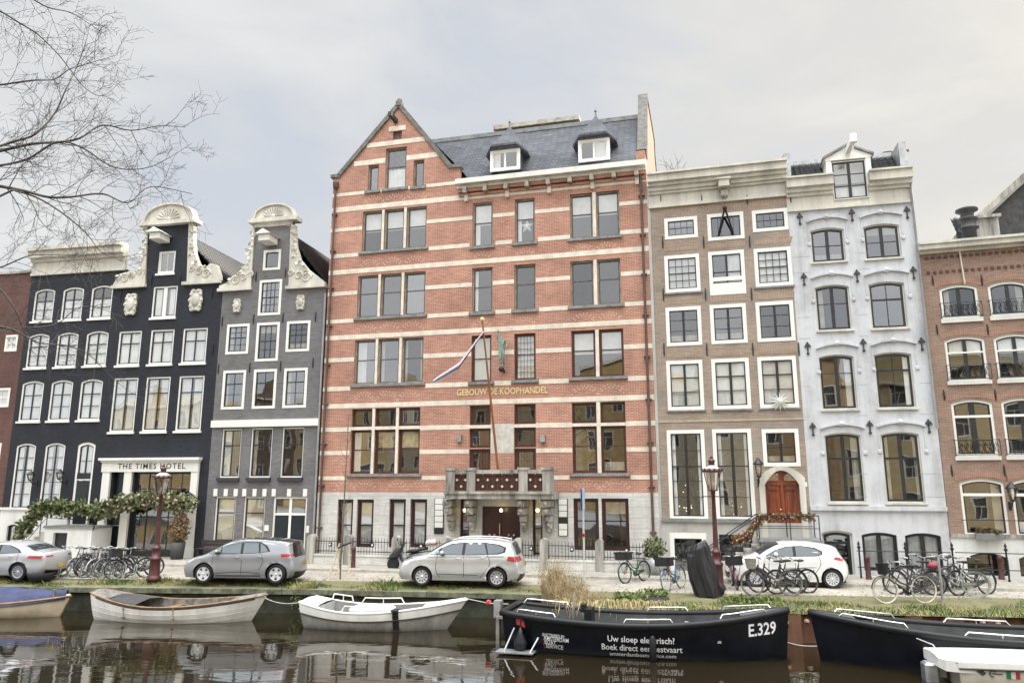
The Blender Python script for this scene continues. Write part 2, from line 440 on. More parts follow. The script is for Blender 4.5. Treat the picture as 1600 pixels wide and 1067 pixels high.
for x0 in range(-60, 40, 1):
    y0, y1 = facade_y(x0) - 3.2, facade_y(x0 + 1) - 3.2
    mb.add([(x0 + .005, y0, -.05), (x0 + .995, y1, -.05), (x0 + .995, y1 + .18, -.05), (x0 + .005, y0 + .18, -.05), (x0 + .005, y0, .1), (x0 + .995, y1, .1), (x0 + .995, y1 + .18, .1), (x0 + .005, y0 + .18, .1)],
           [(0, 1, 5, 4), (4, 5, 6, 7), (1, 2, 6, 5), (3, 0, 4, 7)])
tag(mb.build('kerb', kst), kind='structure')
mb = MB()
mb.quad((-60, facade_y(-60) - 3.02, .094), (40, facade_y(40) - 3.02, .094), (40, facade_y(40) + 6, .094), (-60, facade_y(-60) + 6, .094))
tag(mb.build('pavement', slabs), kind='structure')

# water
wm_ = bpy.data.materials.new('canal water'); t_, n_, l_ = nodes_of(wm_)
b_ = n_['Principled BSDF']
b_.inputs['Base Color'].default_value = (0.016, 0.012, 0.006, 1); b_.inputs['Roughness'].default_value = 0.02; b_.inputs['IOR'].default_value = 1.6
b_.inputs['Specular IOR Level'].default_value = 0.75
tc_ = n_.new('ShaderNodeTexCoord')
hs = None
for sc, vec, amt in ((0.6, (0.35, 1.1, 1), 1.2), (3.0, (0.5, 1.2, 1), 0.16)):
    mp_ = n_.new('ShaderNodeMapping'); mp_.inputs['Scale'].default_value = vec; l_.new(tc_.outputs['Object'], mp_.inputs[0])
    nz_ = n_.new('ShaderNodeTexNoise'); nz_.inputs['Scale'].default_value = sc; nz_.inputs['Detail'].default_value = 3; nz_.inputs['Distortion'].default_value = 0.6
    l_.new(mp_.outputs[0], nz_.inputs['Vector'])
    ml_ = n_.new('ShaderNodeMath'); ml_.operation = 'MULTIPLY'; ml_.inputs[1].default_value = amt; l_.new(nz_.outputs['Fac'], ml_.inputs[0])
    if hs is None: hs = ml_.outputs[0]
    else:
        ad_ = n_.new('ShaderNodeMath'); l_.new(hs, ad_.inputs[0]); l_.new(ml_.outputs[0], ad_.inputs[1]); hs = ad_.outputs[0]
bp_ = n_.new('ShaderNodeBump'); bp_.inputs['Strength'].default_value = 0.26; bp_.inputs['Distance'].default_value = 0.05
l_.new(hs, bp_.inputs['Height']); l_.new(bp_.outputs[0], b_.inputs['Normal'])
mb = MB(); mb.quad((-150, -8, WATER_Z), (150, -8, WATER_Z), (150, 45, WATER_Z), (-150, 45, WATER_Z))
tag(mb.build('canal_water', wm_), kind='structure')

# quay walls
quay_m = mat('mossy quay masonry', (0.05, 0.055, 0.035), 0.9, var=0.35, scale=2, bump=0.6, col2=(0.012, 0.014, 0.008))
cope_m = mat('quay coping', (0.17, 0.18, 0.12), 0.85, var=0.35, scale=3, bump=0.3)
q = thing('quay_wall', 'dark mossy masonry quay wall with stone coping behind the moored boats', 'quay wall', (0, 0, 0))
mb = MB(); mc = MB()
for (a, b), (c, d) in zip(QL, QL[1:]):
    mb.quad((a, b + .05, -2), (c, d + .05, -2), (c, d + .05, -.29), (a, b + .05, -.29))
    n = max(1, int((c - a) / 1.6))
    for i in range(n):
        x0, x1 = a + (c - a) * i / n, a + (c - a) * (i + 1) / n
        y0, y1 = b + (d - b) * i / n, b + (d - b) * (i + 1) / n
        g = 0.008
        v = [(x0 + g, y0 - .06, -.31), (x1 - g, y1 - .06, -.31), (x1 - g, y1 + .4, -.31), (x0 + g, y0 + .4, -.31)]
        mc.add(v + [(x, y, -.14) for x, y, z in v], [(0, 1, 5, 4), (4, 5, 6, 7), (1, 2, 6, 5), (3, 0, 4, 7), (0, 3, 2, 1)])
mb.build('wall', quay_m, q); mc.build('coping', cope_m, q)
rust = mat('rusty sheet steel', (0.16, 0.075, 0.042), 0.85, var=0.4, scale=2.2, bump=0.4, streak=True, col2=(0.045, 0.022, 0.015))
q = thing('sheet_pile_wall', 'rusty brown steel sheet pile quay wall under the right hand verge', 'quay wall', (0, 0, 0))
mb = MB(); mt = MB()
x = 1.2; k = 0; pts = []
while x < 40:
    y = interp(QR, x); pts.append((x, y + (0.16 if (k // 2) % 2 else -0.02)))
    x += 0.42 if k % 2 == 0 else 0.12; k += 1
pts = [(1.2, 25.6)] + pts
for (a, b), (c, d) in zip(pts, pts[1:]):
    mb.quad((a, b, -2.2), (c, d, -2.2), (c, d, -.17), (a, b, -.17))
mb.build('sheet_piles', rust, q)
for xx in (3.9, 5.4, 7.7, 8.25, 9.3, 10.9, 11.3, 12.9, 13.3):
    yy = interp(QR, xx)
    mt.lathe([(0.0, 0), (.075, 0), (.075, -.05), (.045, -.06), (.045, -.09), (0, -.1)], 10, (xx, yy - .02, -.3 - .05 * (int(xx * 10) % 3)), axis='y')
mt.build('tie_bolts', mat('rusted bolt plates', (0.3, 0.2, 0.15), .8), q)

# ------------------------------------------------------------ houses
def lp(u0, z0, u1, z1, rise=0, n=8):
    if rise <= 0: return [(u0, z0), (u1, z0), (u1, z1), (u0, z1)]
    return [(u0, z0), (u1, z0)] + [(u1 + (u0 - u1) * i / n, z1 - rise * (2 * i / n - 1) ** 2) for i in range(n + 1)]
def ring(mb, o, i, y0, y1, mi=0):
    n = len(o)
    for k in range(n):
        j = (k + 1) % n
        mb.quad((o[k][0], y0, o[k][1]), (o[j][0], y0, o[j][1]), (i[j][0], y0, i[j][1]), (i[k][0], y0, i[k][1]), mi)
        mb.quad((i[k][0], y0, i[k][1]), (i[j][0], y0, i[j][1]), (i[j][0], y1, i[j][1]), (i[k][0], y1, i[k][1]), mi)
        mb.quad((o[j][0], y0, o[j][1]), (o[k][0], y0, o[k][1]), (o[k][0], y1, o[k][1]), (o[j][0], y1, o[j][1]), mi)
    return mb
soft_m = mat('beige curtain', (.42, .38, .31), .9, var=.2, scale=2)
class House:
    def __init__(s, name, label, px0, py0, a, line=None, prev=None):
        s.a = R(a); s.ax = Vector((math.cos(s.a), -math.sin(s.a), 0)); s.ay = Vector((math.sin(s.a), math.cos(s.a), 0))
        d = ray(px0, py0)
        if prev is None:
            t = (28.39 + 16.09 * 0.2493) / (d.y + 0.2493 * d.x); o = d * t
        else:
            p2, u = prev; o = p2.W(u, 0, 0)
        s.o = Vector((o.x, o.y, 0)); s.holes = []
        s.root = thing(name, label, 'house', s.o, -s.a)
    def W(s, u, y, z): return s.o + s.ax * u + s.ay * y + Vector((0, 0, z))
    def P(s, px, py, y=0.0):
        d = ray(px, py); o = s.o + s.ay * y - Vector((0, 0, CAM_H))
        t = s.ay.dot(o) / s.ay.dot(d); p = d * t
        return ((p - o).dot(s.ax), p.z + CAM_H)
    def U(s, px, py, y=0.0): return s.P(px, py, y)[0]
    def Z(s, px, py, y=0.0): return s.P(px, py, y)[1]
    def back_shift(s, u1):
        """set the origin so that the right end of a house of width u1 lands on the old origin"""
        s.o = s.o - s.ax * u1; s.root.location = s.o
    def wall(s, outline, m, y=0.0, depth=0.3, holes=None, name='wall', sides=True):
        hs = s.holes if holes is None else holes
        mb = MB(); P, F = tri2d([outline] + hs)
        mb.add([(u, y, z) for u, z in P], F)
        for k, lpz in enumerate([outline] + hs):
            if k == 0 and not sides: continue
            n = len(lpz)
            for i in range(n):
                p, q = lpz[i], lpz[(i + 1) % n]
                mb.quad((p[0], y, p[1]), (q[0], y, q[1]), (q[0], y + depth, q[1]), (p[0], y + depth, p[1]))
        return mb.build(name, m, s.root)
    def row(s, wins, **k):
        r = [(*s.P(*w[0]), *s.P(*w[1])) for w in wins]
        z0 = sum(q[1] for q in r) / len(r); z1 = sum(q[3] for q in r) / len(r)
        return [s.win(q[0], z0, q[2], z1, **k) for q in r]
    def win(s, u0, z0, u1, z1, fw=.1, fb=None, ft=None, fd=-.015, fm=None, sw=.045, sm=None, cols=2, rows=(.62,), mw=.028, midw=None, rise=0,
            sill=None, pane=None, cur=None, cm=None, trans=None, dt=.09, hole=True, tw=.1, name='window', bar=None):
        fm = fm or white; sm = sm or black_wood; pane = pane or pane_m
        fb = fw if fb is None else fb; ft = fw if ft is None else ft
        if hole:
            g = .02 if fd < 0 else 0.0
            s.holes.append(lp(u0 + g, z0 + g, u1 - g, z1 - g, rise))
        e = 0 if fd < 0 else .008
        o = lp(u0 - e, z0 - e, u1 + e, z1 + e, rise); i1 = lp(u0 + fw, z0 + fb, u1 - fw, z1 - ft, rise * .85)
        mb = MB(); ring(mb, o, i1, fd, fd + dt)
        if trans:
            for tz in trans:
                zt = z0 + (z1 - z0) * tz; mb.box(u0 + fw, u1 - fw, fd + .004, fd + dt, zt - tw / 2, zt + tw / 2)
        if midw: mb.box((u0 + u1) / 2 - midw / 2, (u0 + u1) / 2 + midw / 2, fd + .007, fd + dt, z0 + fb, z1 - ft - .002)
        w = mb.build(name, fm, s.root)
        a, b, c, d = u0 + fw, z0 + fb, u1 - fw, z1 - ft
        i2 = lp(a + sw, b + sw, c - sw, d - sw, rise * .75)
        mb = MB(); y = fd + .035; ring(mb, lp(a - .004, b - .004, c + .004, d + .004, rise * .85), i2, y, y + .05)
        ga, gb, gc, gd = a + sw, b + sw, c - sw, d - sw
        nc = cols if isinstance(cols, int) else len(cols) + 1
        fr = [k / nc for k in range(1, nc)] if isinstance(cols, int) else cols
        zb = gd - rise * .75
        for k, f in enumerate(fr):
            x = ga + (gc - ga) * f; ww = (bar if (bar and k == (nc - 1) // 2 and nc % 2 == 0) else mw)
            arch = rise * .75 * (1 - (2 * f - 1) ** 2)
            mb.box(x - ww / 2, x + ww / 2, y + .006, y + .04, gb, zb + arch - .002)
        for f in rows:
            z = gb + (gd - gb) * abs(f); ww = sw if f > 0 else mw
            mb.box(ga, gc, y + .003, y + .043, z - ww / 2, z + ww / 2)
        mb.build('sash', sm, w)
        mb = MB(); q = lp(ga - .004, gb - .004, gc + .004, gd + .004, rise * .75)
        rx, rz2 = random.uniform(-.012, .012), random.uniform(-.012, .012); um, zm = (ga + gc) / 2, (gb + gd) / 2
        mb.add([(p[0], y + .026 + (p[0] - um) * rx + (p[1] - zm) * rz2 * .6, p[1]) for p in q], [tuple(range(len(q)))])
        mb.build('pane', pane, w)
        if sill:
            h, pr, m = sill
            mb = MB(); mb.box(u0 - .06, u1 + .06, -pr, fd + .06, z0 - h, z0 - .003); mb.build('sill', m, w)
        if cur is None and name == 'window' and u1 - u0 > .7 and z1 - z0 > .9:
            cur = random.choice((None, None, 'T.28', 'L.22', 'R.25', 'L.16+R.14', 'B.22')); cm = cm or random.choice((soft_m, curtain_m, soft_m))
        if cur:
            s.curtain(w, a, b, c, d, y + .065, cur, cm or curtain_m)
        return w
    def curtain(s, w, a, b, c, d, y, kind, m):
        def sheet(x0, x1, zz0, zz1, flat=False):
            mb = MB(); n = max(4, int((x1 - x0) / .05)); ph = random.uniform(0, 6)
            v = []
            for k in range(n + 1):
                x = x0 + (x1 - x0) * k / n; yy = y + (0 if flat else .02 * math.sin(k * 1.7 + ph) + .01 * math.sin(k * .53 + ph))
                v += [(x, yy, zz0), (x, yy, zz1)]
            mb.add(v, [(2 * k, 2 * k + 2, 2 * k + 3, 2 * k + 1) for k in range(n)], 0, not flat)
            mb.build('blind' if flat else 'curtain', m, w)
        W_, H_ = c - a, d - b
        for ch in kind.split('+'):
            f = float(ch[1:]) if len(ch) > 1 else 1
            if ch[0] == 'F': sheet(a - .05, c + .05, b - .05, d + .05)
            if ch[0] == 'T': sheet(a - .05, c + .05, d - H_ * f, d + .05, True)
            if ch[0] == 'B': sheet(a - .05, c + .05, b - .05, b + H_ * f)
            if ch[0] == 'L': sheet(a - .05, a + W_ * f, b - .05, d + .05)
            if ch[0] == 'R': sheet(c - W_ * f, c + .05, b - .05, d + .05)
    def shell(s, W_, Hh, depth=9.0, m=None, roof=None, z0=0.0, front=.3):
        """side and back walls behind the facade, dark rooms and (when flat) the roof deck"""
        mb = MB()
        for u in (0.004, W_ - .004): mb.quad((u, front, z0), (u, depth, z0), (u, depth, Hh), (u, front, Hh))
        mb.quad((0, depth, z0), (W_, depth, z0), (W_, depth, Hh), (0, depth, Hh))
        mb.build('side_wall', m or stone_dirty, s.root)
        if roof:
            mb = MB(); mb.quad((0, .2, Hh - .02), (W_, .2, Hh - .02), (W_, depth, Hh - .02), (0, depth, Hh - .02)); mb.build('roof', roof, s.root)
        mb = MB(); mb.quad((.01, 2.0, z0), (W_ - .01, 2.0, z0), (W_ - .01, 2.0, Hh - .05), (.01, 2.0, Hh - .05))
        nfl = max(1, int(Hh / 3.1))
        for k in range(nfl + 1):
            z = z0 + (Hh - .1 - z0) * k / nfl; mb.quad((.01, .31, z), (W_ - .01, .31, z), (W_ - .01, 2.0, z), (.01, 2.0, z))
        mb.build('room', dark_room, s.root)
    def boxes(s, name, m, bs, parent=None, each=False):
        if each:
            for b in bs: MB().box(*b).build(name, m, parent or s.root)
            return
        mb = MB()
        for b in bs: mb.box(*b)
        return mb.build(name, m, parent or s.root)
    def cornice(s, u0, u1, steps, m, name='cornice', parent=None):
        mb = MB()
        for z0, z1, pr in steps: mb.box(u0, u1, -pr, .12, z0, z1)
        return mb.build(name, m, parent or s.root)
    def poly(s, pxs, y=0.0): return [s.P(x, z, y) for x, z in pxs]
    def blobs(s, name, m, pts, rad, y, parent=None, sq=.5, n=8):
        mb = MB()
        for (u, z), r in zip(pts, rad if isinstance(rad, (list, tuple)) else [rad] * len(pts)): mb.ball((u, y, z), r, n, 0, (1, sq, 1))
        return mb.build(name, m, parent or s.root)

def wall_anchor(H, pts, name='wall_anchor'):
    for u, z, h in pts:
        mb = MB(); mb.tube([(u, -.01, z), (u, -.035, z + h * .3), (u, -.035, z + h * .7), (u, -.01, z + h)], [.02, .028, .028, .02], 6); mb.build(name, iron, H.root)

# ===== the tall red office house
RH = House('red_brick_office_house', 'tall red brick house with cream bands, pointed gable and stone balcony over its door', 497, 767, 14.4)
RW = RH.U(1028, 767)
red_b = brick('salmon red brick', (0.475, 0.205, 0.14), (0.36, 0.155, 0.108), (0.54, 0.42, 0.33), stain=0.34, ms=0.009)
granite = brick('pale granite blocks', (0.60, 0.585, 0.55), (0.55, 0.54, 0.51), (0.38, 0.37, 0.34), stain=0.25, bw=1.1, bh=0.42, ms=0.008, bump=0.25)
gz = RH.Z(500, 768.7)
JU = RH.U(714, 500)
EZ = RH.Z(850, 284)         # underside of eave gutter
red_hi = dict(fw=.06, fd=.12, fm=taupe, sw=.045, sm=mat('dark taupe sash', (0.10, 0.085, 0.07), .5, var=.2), cols=1, rows=(.5,), sill=None)
red_lo = dict(fw=.06, fd=.12, fm=brown_wood, sw=.05, sm=brown_wood, cols=1)
lw = RH.holes
def red_group(lb, rt, n, mull, wins_kw, rows, z_split=None, curs=None, sillm=stone):
    u0, z0 = RH.P(*lb); u1, z1 = RH.P(*rt)
    w = (u1 - u0 - mull * (n - 1)) / n
    for k in range(n):
        a = u0 + k * (w + mull)
        kk = dict(wins_kw); kk.update(rows=rows)
        if curs: kk.update(curs[k] or {})
        if z_split:
            s0, s1 = z_split
            k2 = dict(kk); k2.update(rows=()); k2.pop('cur', None)
            RH.win(a, z0, a + w, s0, **kk); RH.win(a, s1, a + w, z1, **k2)
        else: RH.win(a, z0, a + w, z1, **kk)
    mb = MB()
    for k in range(1, n): mb.box(u0 + k * (w + mull) - mull - .0, u0 + k * (w + mull), -.016, .1, z0, z1)
    if z_split: mb.box(u0, u1, -.013, .1, z_split[0], z_split[1])
    if n > 1 or z_split: mb.build('stone_mullion', band, RH.root)
    mb = MB(); mb.box(u0 - .12, u1 + .12, -.1, .14, z0 - .13, z0 - .004); mb.build('sill', sillm, RH.root)
    return (u0, z0, u1, z1)
BZ = {}
def zpx(p): return RH.Z(*p)
G = {}
sky_ = dict(pane=pane_sky)
G['l1'] = red_group((564.6, 394), (667, 321.5), 3, .13, red_hi, (.54,), curs=[dict(cur='T.5', **sky_)] * 3)
G['l2'] = red_group((557, 497), (665, 423.5), 3, .13, red_hi, (.58,), curs=[sky_] * 3)
G['l3'] = red_group((552, 601), (662, 526), 3, .13, red_hi, (.55,), curs=[dict(cur='L.5', **sky_), sky_, {}])
G['a1'] = red_group((738, 386), (770, 315), 1, .1, red_hi, (.55,), curs=[dict(cur='T.5+L.3', **sky_)])
G['b1'] = red_group((804.6, 380), (835.5, 309), 1, .1, red_hi, (.55,), curs=[dict(cur='T.45+L.25')])
G['c1'] = red_group((891, 373.5), (966.6, 297), 2, .15, red_hi, (.55,), curs=[dict(cur='T.5', **sky_)] * 2)
G['a2'] = red_group((737, 489), (769.7, 417), 1, .1, red_hi, (.58,), curs=[sky_])
G['b2'] = red_group((803.5, 485), (836.7, 412), 1, .1, red_hi, (.58,), curs=[sky_])
G['c2'] = red_group((892, 479), (969, 403), 2, .15, red_hi, (.57,), curs=[{}, {}])
G['a3'] = red_group((736, 597), (768, 523), 1, .1, red_lo, (.5,), curs=[dict(cur='T1', cm=blind_m)])
lead = dict(cur='F', cols=1)
G['b3'] = red_group((803.5, 594), (836.7, 520), 1, .1, red_lo, (.56, -.14, -.28, -.42, -.7, -.85), curs=[dict(cur='T1', cols=5, mw=.01)])
G['c3'] = red_group((893.5, 590), (973.5, 513), 2, .15, red_lo, (.58,), curs=[dict(cur='T.5')] * 2)
tz0, tz1 = RH.Z(600, 671), RH.Z(600, 666)
G['l4'] = red_group((546, 740), (657, 636), 3, .14, red_lo, (.55,), z_split=(tz0, tz1), curs=[dict(cur='L.4', pane=pane_dark), dict(cur='T.4', cm=ochre_m), dict(cur='T.4', cm=ochre_m)])
tz2, tz3 = RH.Z(935, 665.5), RH.Z(935, 660.5)
G['c4'] = red_group((895, 739), (976.5, 627), 2, .16, red_lo, (.58,), z_split=(tz2, tz3), curs=[dict(pane=pane_dark), dict(pane=pane_dark)])
for nm, x0, x1 in (('a4', 733.8, 766.6), ('b4', 803.4, 837)):
    u0, u1 = RH.U(x0, 650), RH.U(x1, 650)
    RH.win(u0, RH.Z(785, 663), u1, RH.Z(785, 632), rows=(), **red_lo)
    RH.win(u0, RH.Z(785, 699), u1, RH.Z(785, 668.5), rows=(), **red_lo)
    w = RH.win(u0, RH.Z(785, 768), u1, RH.Z(785, 701), rows=(-.45, -.6, -.75, -.9), fw=.14, fd=.12, fm=brown_wood, sw=.03, sm=brown_wood, cols=5, mw=.015, ft=.12, name='balcony_door', pane=pane_dark)
    mb = MB(); mb.box(u0 - .03, u1 + .03, -.013, .1, RH.Z(785, 668.5) + .004, RH.Z(785, 663) - .004); mb.build('stone_mullion', band, RH.root)
    G[nm] = (u0, RH.Z(785, 768), u1, RH.Z(785, 632))
# gable windows
G['g2'] = red_group((601, 296), (635.6, 229), 1, .1, red_hi, (.55,), curs=[dict(cur='B.5', **sky_)])
G['g1'] = red_group((574, 299), (592, 257), 1, .1, red_hi, (), curs=[sky_])
G['g3'] = red_group((645, 293), (663, 249.5), 1, .1, red_hi, (), curs=[sky_])
u0, z0 = RH.P(613.5, 219); u1, z1 = RH.P(628, 204)
RH.holes.append(lp(u0, z0, u1, z1))
RH.boxes('niche_panel', mat('niche door', (0.25, 0.16, 0.13), .7, var=.3), [(u0 - .01, u1 + .01, .14, .2, z0 - .01, z1 + .01)])
RH.boxes('lintel', band, [(u0 - .2, u1 + .2, -.03, .1, z1 + .004, z1 + .26)])
# brick front
gab = RH.poly([(520.5, 279), (531, 277.5), (623.5, 168), (703, 263.5), (718, 262)])
br_holes = RH.holes; RH.holes = []
gl, gr = gab[0], gab[-1]
outline = [(0, gz), (RW, gz), (RW, EZ + .25), (JU + .02, EZ + .25), (gr[0], gr[1]), gab[3], gab[2], gab[1], (0, gl[1])]
RH.wall(outline, red_b, holes=br_holes)
# granite ground floor
gkw = dict(fw=.1, fd=.1, fm=mat('oxblood window paint', (0.045, 0.012, 0.012), .4, var=.2), sw=.05, cols=1, rows=(.45,), pane=pane_m)
gkw['sm'] = gkw['fm']
for lb, rt in (((525, 854), (552.5, 780)), ((555.5, 854.5), (584.6, 780)), ((606.5, 855), (634.6, 779.5)), ((639.7, 855), (667.8, 779.5))):
    a, b = RH.P(*lb); c, d = RH.P(*rt); RH.win(a, b, c, d, cur='T1', cm=mat('pale roller blind', (.72, .71, .66), .9, var=.1), **gkw)
for lb, rt in (((897, 859), (935, 778.5)), ((941.5, 860), (982, 778.5))):
    a, b = RH.P(*lb); c, d = RH.P(*rt); gk = dict(gkw); gk.update(pane=pane_dark, rows=(.57,)); RH.win(a, b, c, d, **gk)
# entrance opening and side lights
du0, du1 = RH.U(753, 800), RH.U(813, 800); dz1 = RH.Z(783, 791)
RH.holes.append(lp(du0, .35, du1, dz1))
for x0, x1 in ((719, 733.5), (832, 847.5)):
    a, c = RH.U(x0, 800), RH.U(x1, 800)
    RH.win(a, .55, c, RH.Z(783, 776), fw=.06, fd=.1, fm=gkw['fm'], sw=.03, sm=gkw['fm'], cols=1, rows=(.45,), cur=('F' if x0 > 800 else None), cm=blind_m)
RH.wall([(0, 0), (RW, 0), (RW, gz - .004), (0, gz - .004)], granite, y=-.02, depth=.34, name='granite_base')
for k, (a, b) in enumerate(((du0, (du0 + du1) / 2), ((du0 + du1) / 2, du1))):
    mb = MB(); mb.box(a + .01, b - .01, .14, .2, .35, dz1)
    zc = (0.35 + dz1) / 2
    for z0, z1 in ((.5, 1.25), (1.4, 2.1), (2.2, dz1 - .12)): mb.box(a + .14, b - .14, .115, .145, z0, z1)
    dd = mb.build('door', maroon, RH.root)
    mb = MB(); cx = (a + b) / 2; zc = 1.22
    for i in range(-1, 2):
        for j in range(-1, 2):
            if (i + j) % 2 == 0: mb.box(cx + i * .11 - .035, cx + i * .11 + .035, .1, .114, zc + j * .11 - .035, zc + j * .11 + .035)
    mb.build('door_grille', chrome, dd)
    if k == 0: MB().tube([(b - .08, .1, 1.35), (b - .08, .08, 1.4), (b - .08, .08, 1.75), (b - .08, .1, 1.8)], .018).build('handle', gold, dd)
RH.boxes('doorstep', stone, [(du0 - .4, du1 + .4, -.7, .2, 0, .17), (du0 - .3, du1 + .3, -.35, .2, .172, .34)])
# cream bands, cut at the windows
def cut_band(z0, z1, u0=0.0, u1=None, pr=.014):
    u1 = RW if u1 is None else u1
    segs = [(u0, u1)]
    for (a, b, c, d) in G.values():
        if b - .2 < z1 and d > z0:
            lo, hi = (a - .01, c + .01) if b < z0 else (a - .14, c + .14)
            ns = []
            for p, q_ in segs:
                if hi <= p or lo >= q_: ns.append((p, q_))
                else:
                    if lo > p: ns.append((p, lo))
                    if hi < q_: ns.append((hi, q_))
            segs = ns
    return [(p, q_, -pr, .08, z0, z1) for p, q_ in segs]
bs = []
for px, t, b in ((524, 325, 332.5), (524, 357.6, 363), (521, 398, 404), (521, 423, 430), (519, 456.8, 463), (517, 500, 506), (515.6, 525, 532), (512, 560, 566.6), (509.5, 604.7, 611.5),
                 (507, 631.7, 638.8), (507, 668, 675), (504, 704.6, 711), (501, 744, 750)):
    bs += cut_band(RH.Z(px, b), RH.Z(px, t))
bs += cut_band(RH.Z(536, 307), RH.Z(536, 302), 0, JU)
e1 = RH.U(548, 262); e2 = RH.U(690, 250)
bs += cut_band(RH.Z(556, 260), RH.Z(556, 252.5), RH.U(553, 256), RH.U(686, 249))
bs += cut_band(RH.Z(580, 231), RH.Z(580, 224), RH.U(573, 230), RH.U(664, 221))
RH.boxes('sandstone_band', band, bs, each=True)
# relieving arches picked out in pale bricks over the openings
mb = MB()
def arch_bricks(u0, u1, zb, h=.32):
    mb = MB(); n = max(9, int((u1 - u0) / .075))
    for rr in (0, .13):
        for k in range(n):
            t = (k + .5) / n; x = u0 + (u1 - u0) * t; z = zb + h * (1 - (2 * t - 1) ** 2) + rr
            if k % 2 == (rr > 0): mb.box(x - .026, x + .026, -.004, .02, z, z + .06)
    mb.build('relieving_arch', mat('pale pointing brick', (0.60, 0.42, 0.33), .85), RH.root)
for g, n in (('l1', 3), ('l2', 3), ('l3', 3), ('l4', 3), ('a1', 1), ('b1', 1), ('a2', 1), ('b2', 1), ('a3', 1), ('b3', 1), ('c1', 2), ('c2', 2), ('c3', 2), ('c4', 2)):
    u0, _, u1, z1 = G[g]; w = (u1 - u0) / n
    for k in range(n): arch_bricks(u0 + k * w, u0 + k * w + w, z1 + .28)
for a, b in (((525, 767), (552, 767)), ((556, 767), (584, 767)), ((607, 767), (634, 767)), ((640, 767), (668, 767)), ((897, 767), (935, 767)), ((942, 767), (982, 767))):
    arch_bricks(RH.U(*a) - .1, RH.U(*b) + .1, gz + .05)
# gable coping and finial
mb = MB(); ct = .2
for (a, b) in ((gab[1], gab[2]), (gab[2], gab[3])):
    d = Vector((b[0] - a[0], b[1] - a[1])).normalized(); nrm = Vector((-d.y, d.x))
    if nrm.y < 0: nrm = -nrm
    mb.prism([a, b, (b[0] + nrm.x * ct, b[1] + nrm.y * ct), (a[0] + nrm.x * ct, a[1] + nrm.y * ct)], -.1, .3)
mb.box(-.12, gab[1][0] + .06, -.1, .3, gl[1] + .002, gl[1] + .17); mb.box(gab[3][0] - .06, gr[0] + .12, -.1, .3, gr[1] + .002, gr[1] + .17)
gcop = mat('dark gable coping', (.17, .165, .15), .8, var=.25, scale=4); mb.build('gable_coping', gcop, RH.root)
gx, gz_ = gab[2]
mb = MB(); mb.bevbox(gx - .16, gx + .16, -.13, .27, gz_ + .05, gz_ + .36, .06); mb.ball((gx, .07, gz_ + .38), .15, 10)
mb.build('finial', gcop, RH.root)
hu, hz = RH.P(619, 190)
mb = MB(); mb.box(hu - .09, hu + .09, -.8, .1, hz - .1, hz + .12); mb.tube([(hu, -.7, hz - .1), (hu, -.7, hz - .3), (hu + .05, -.67, hz - .36)], .02)
mb.build('hoist_beam', mat('dark hoist timber', (.05, .045, .04), .7), RH.root)
# roofs
slate = brick('blue grey slate', (0.12, 0.128, 0.142), (0.09, 0.096, 0.108), (0.05, 0.053, 0.06), stain=0.3, bw=0.3, bh=0.2, ms=0.012, bump=0.6)
RY = 3.0
ru0, rz0 = RH.P(690, 218, RY); ru1, rz1 = RH.P(1012, 186, RY); rz = (rz0 + rz1) / 2
JL = RH.U(668, 222, RY)
mb = MB(); mb.add([(JU - .1, .3, EZ + .3), (RW - .1, .05, EZ + .3), (RW - .1, RY, rz), (JL, RY, rz), (JL, .9, EZ + .3)], [(0, 1, 2, 3, 4)])
mb.quad((JL, RY, rz), (RW - .1, RY, rz), (RW - .1, 9, EZ + 1), (JL, 9, EZ + 1))
mb.build('roof', slate, RH.root)
mb = MB()
mb.add([(0, .28, gl[1]), (gx, .28, gz_), (gr[0], .28, gr[1]), (0, 8, gl[1]), (gx, 8, gz_), (gr[0], 8, gr[1])], [(0, 3, 4, 1), (1, 4, 5, 2), (3, 5, 4)])
mb.build('gable_roof', slate, RH.root)
RH.cornice(JU - .02, RW + .02, [(EZ, EZ + .12, .22), (EZ + .121, EZ + .36, .5)], mat('white gutter paint', (.72, .7, .64), .6, var=.1, scale=2), 'gutter')
RH.boxes('lead_ridge', stone, [(JL, RW - .1, RY - .12, RY + .12, rz - .1, rz + .12)])
RH.boxes('eave_cornice', red_b, [(JU + .02, RW, -.1, .05, EZ - .36, EZ - .24), (JU + .02, RW, -.18, .05, EZ - .18, EZ - .005)])
for k in range(9):
    u = JU + .4 + k * (RW - JU - .8) / 8
    RH.boxes('eave_bracket', taupe, [(u - .09, u + .09, -.42, .02, EZ - .3, EZ - .002)])
    if k % 2 == 0: RH.boxes('corbel_stone', band, [(u - .08, u + .08, -.15, .02, EZ - .62, EZ - .303)])
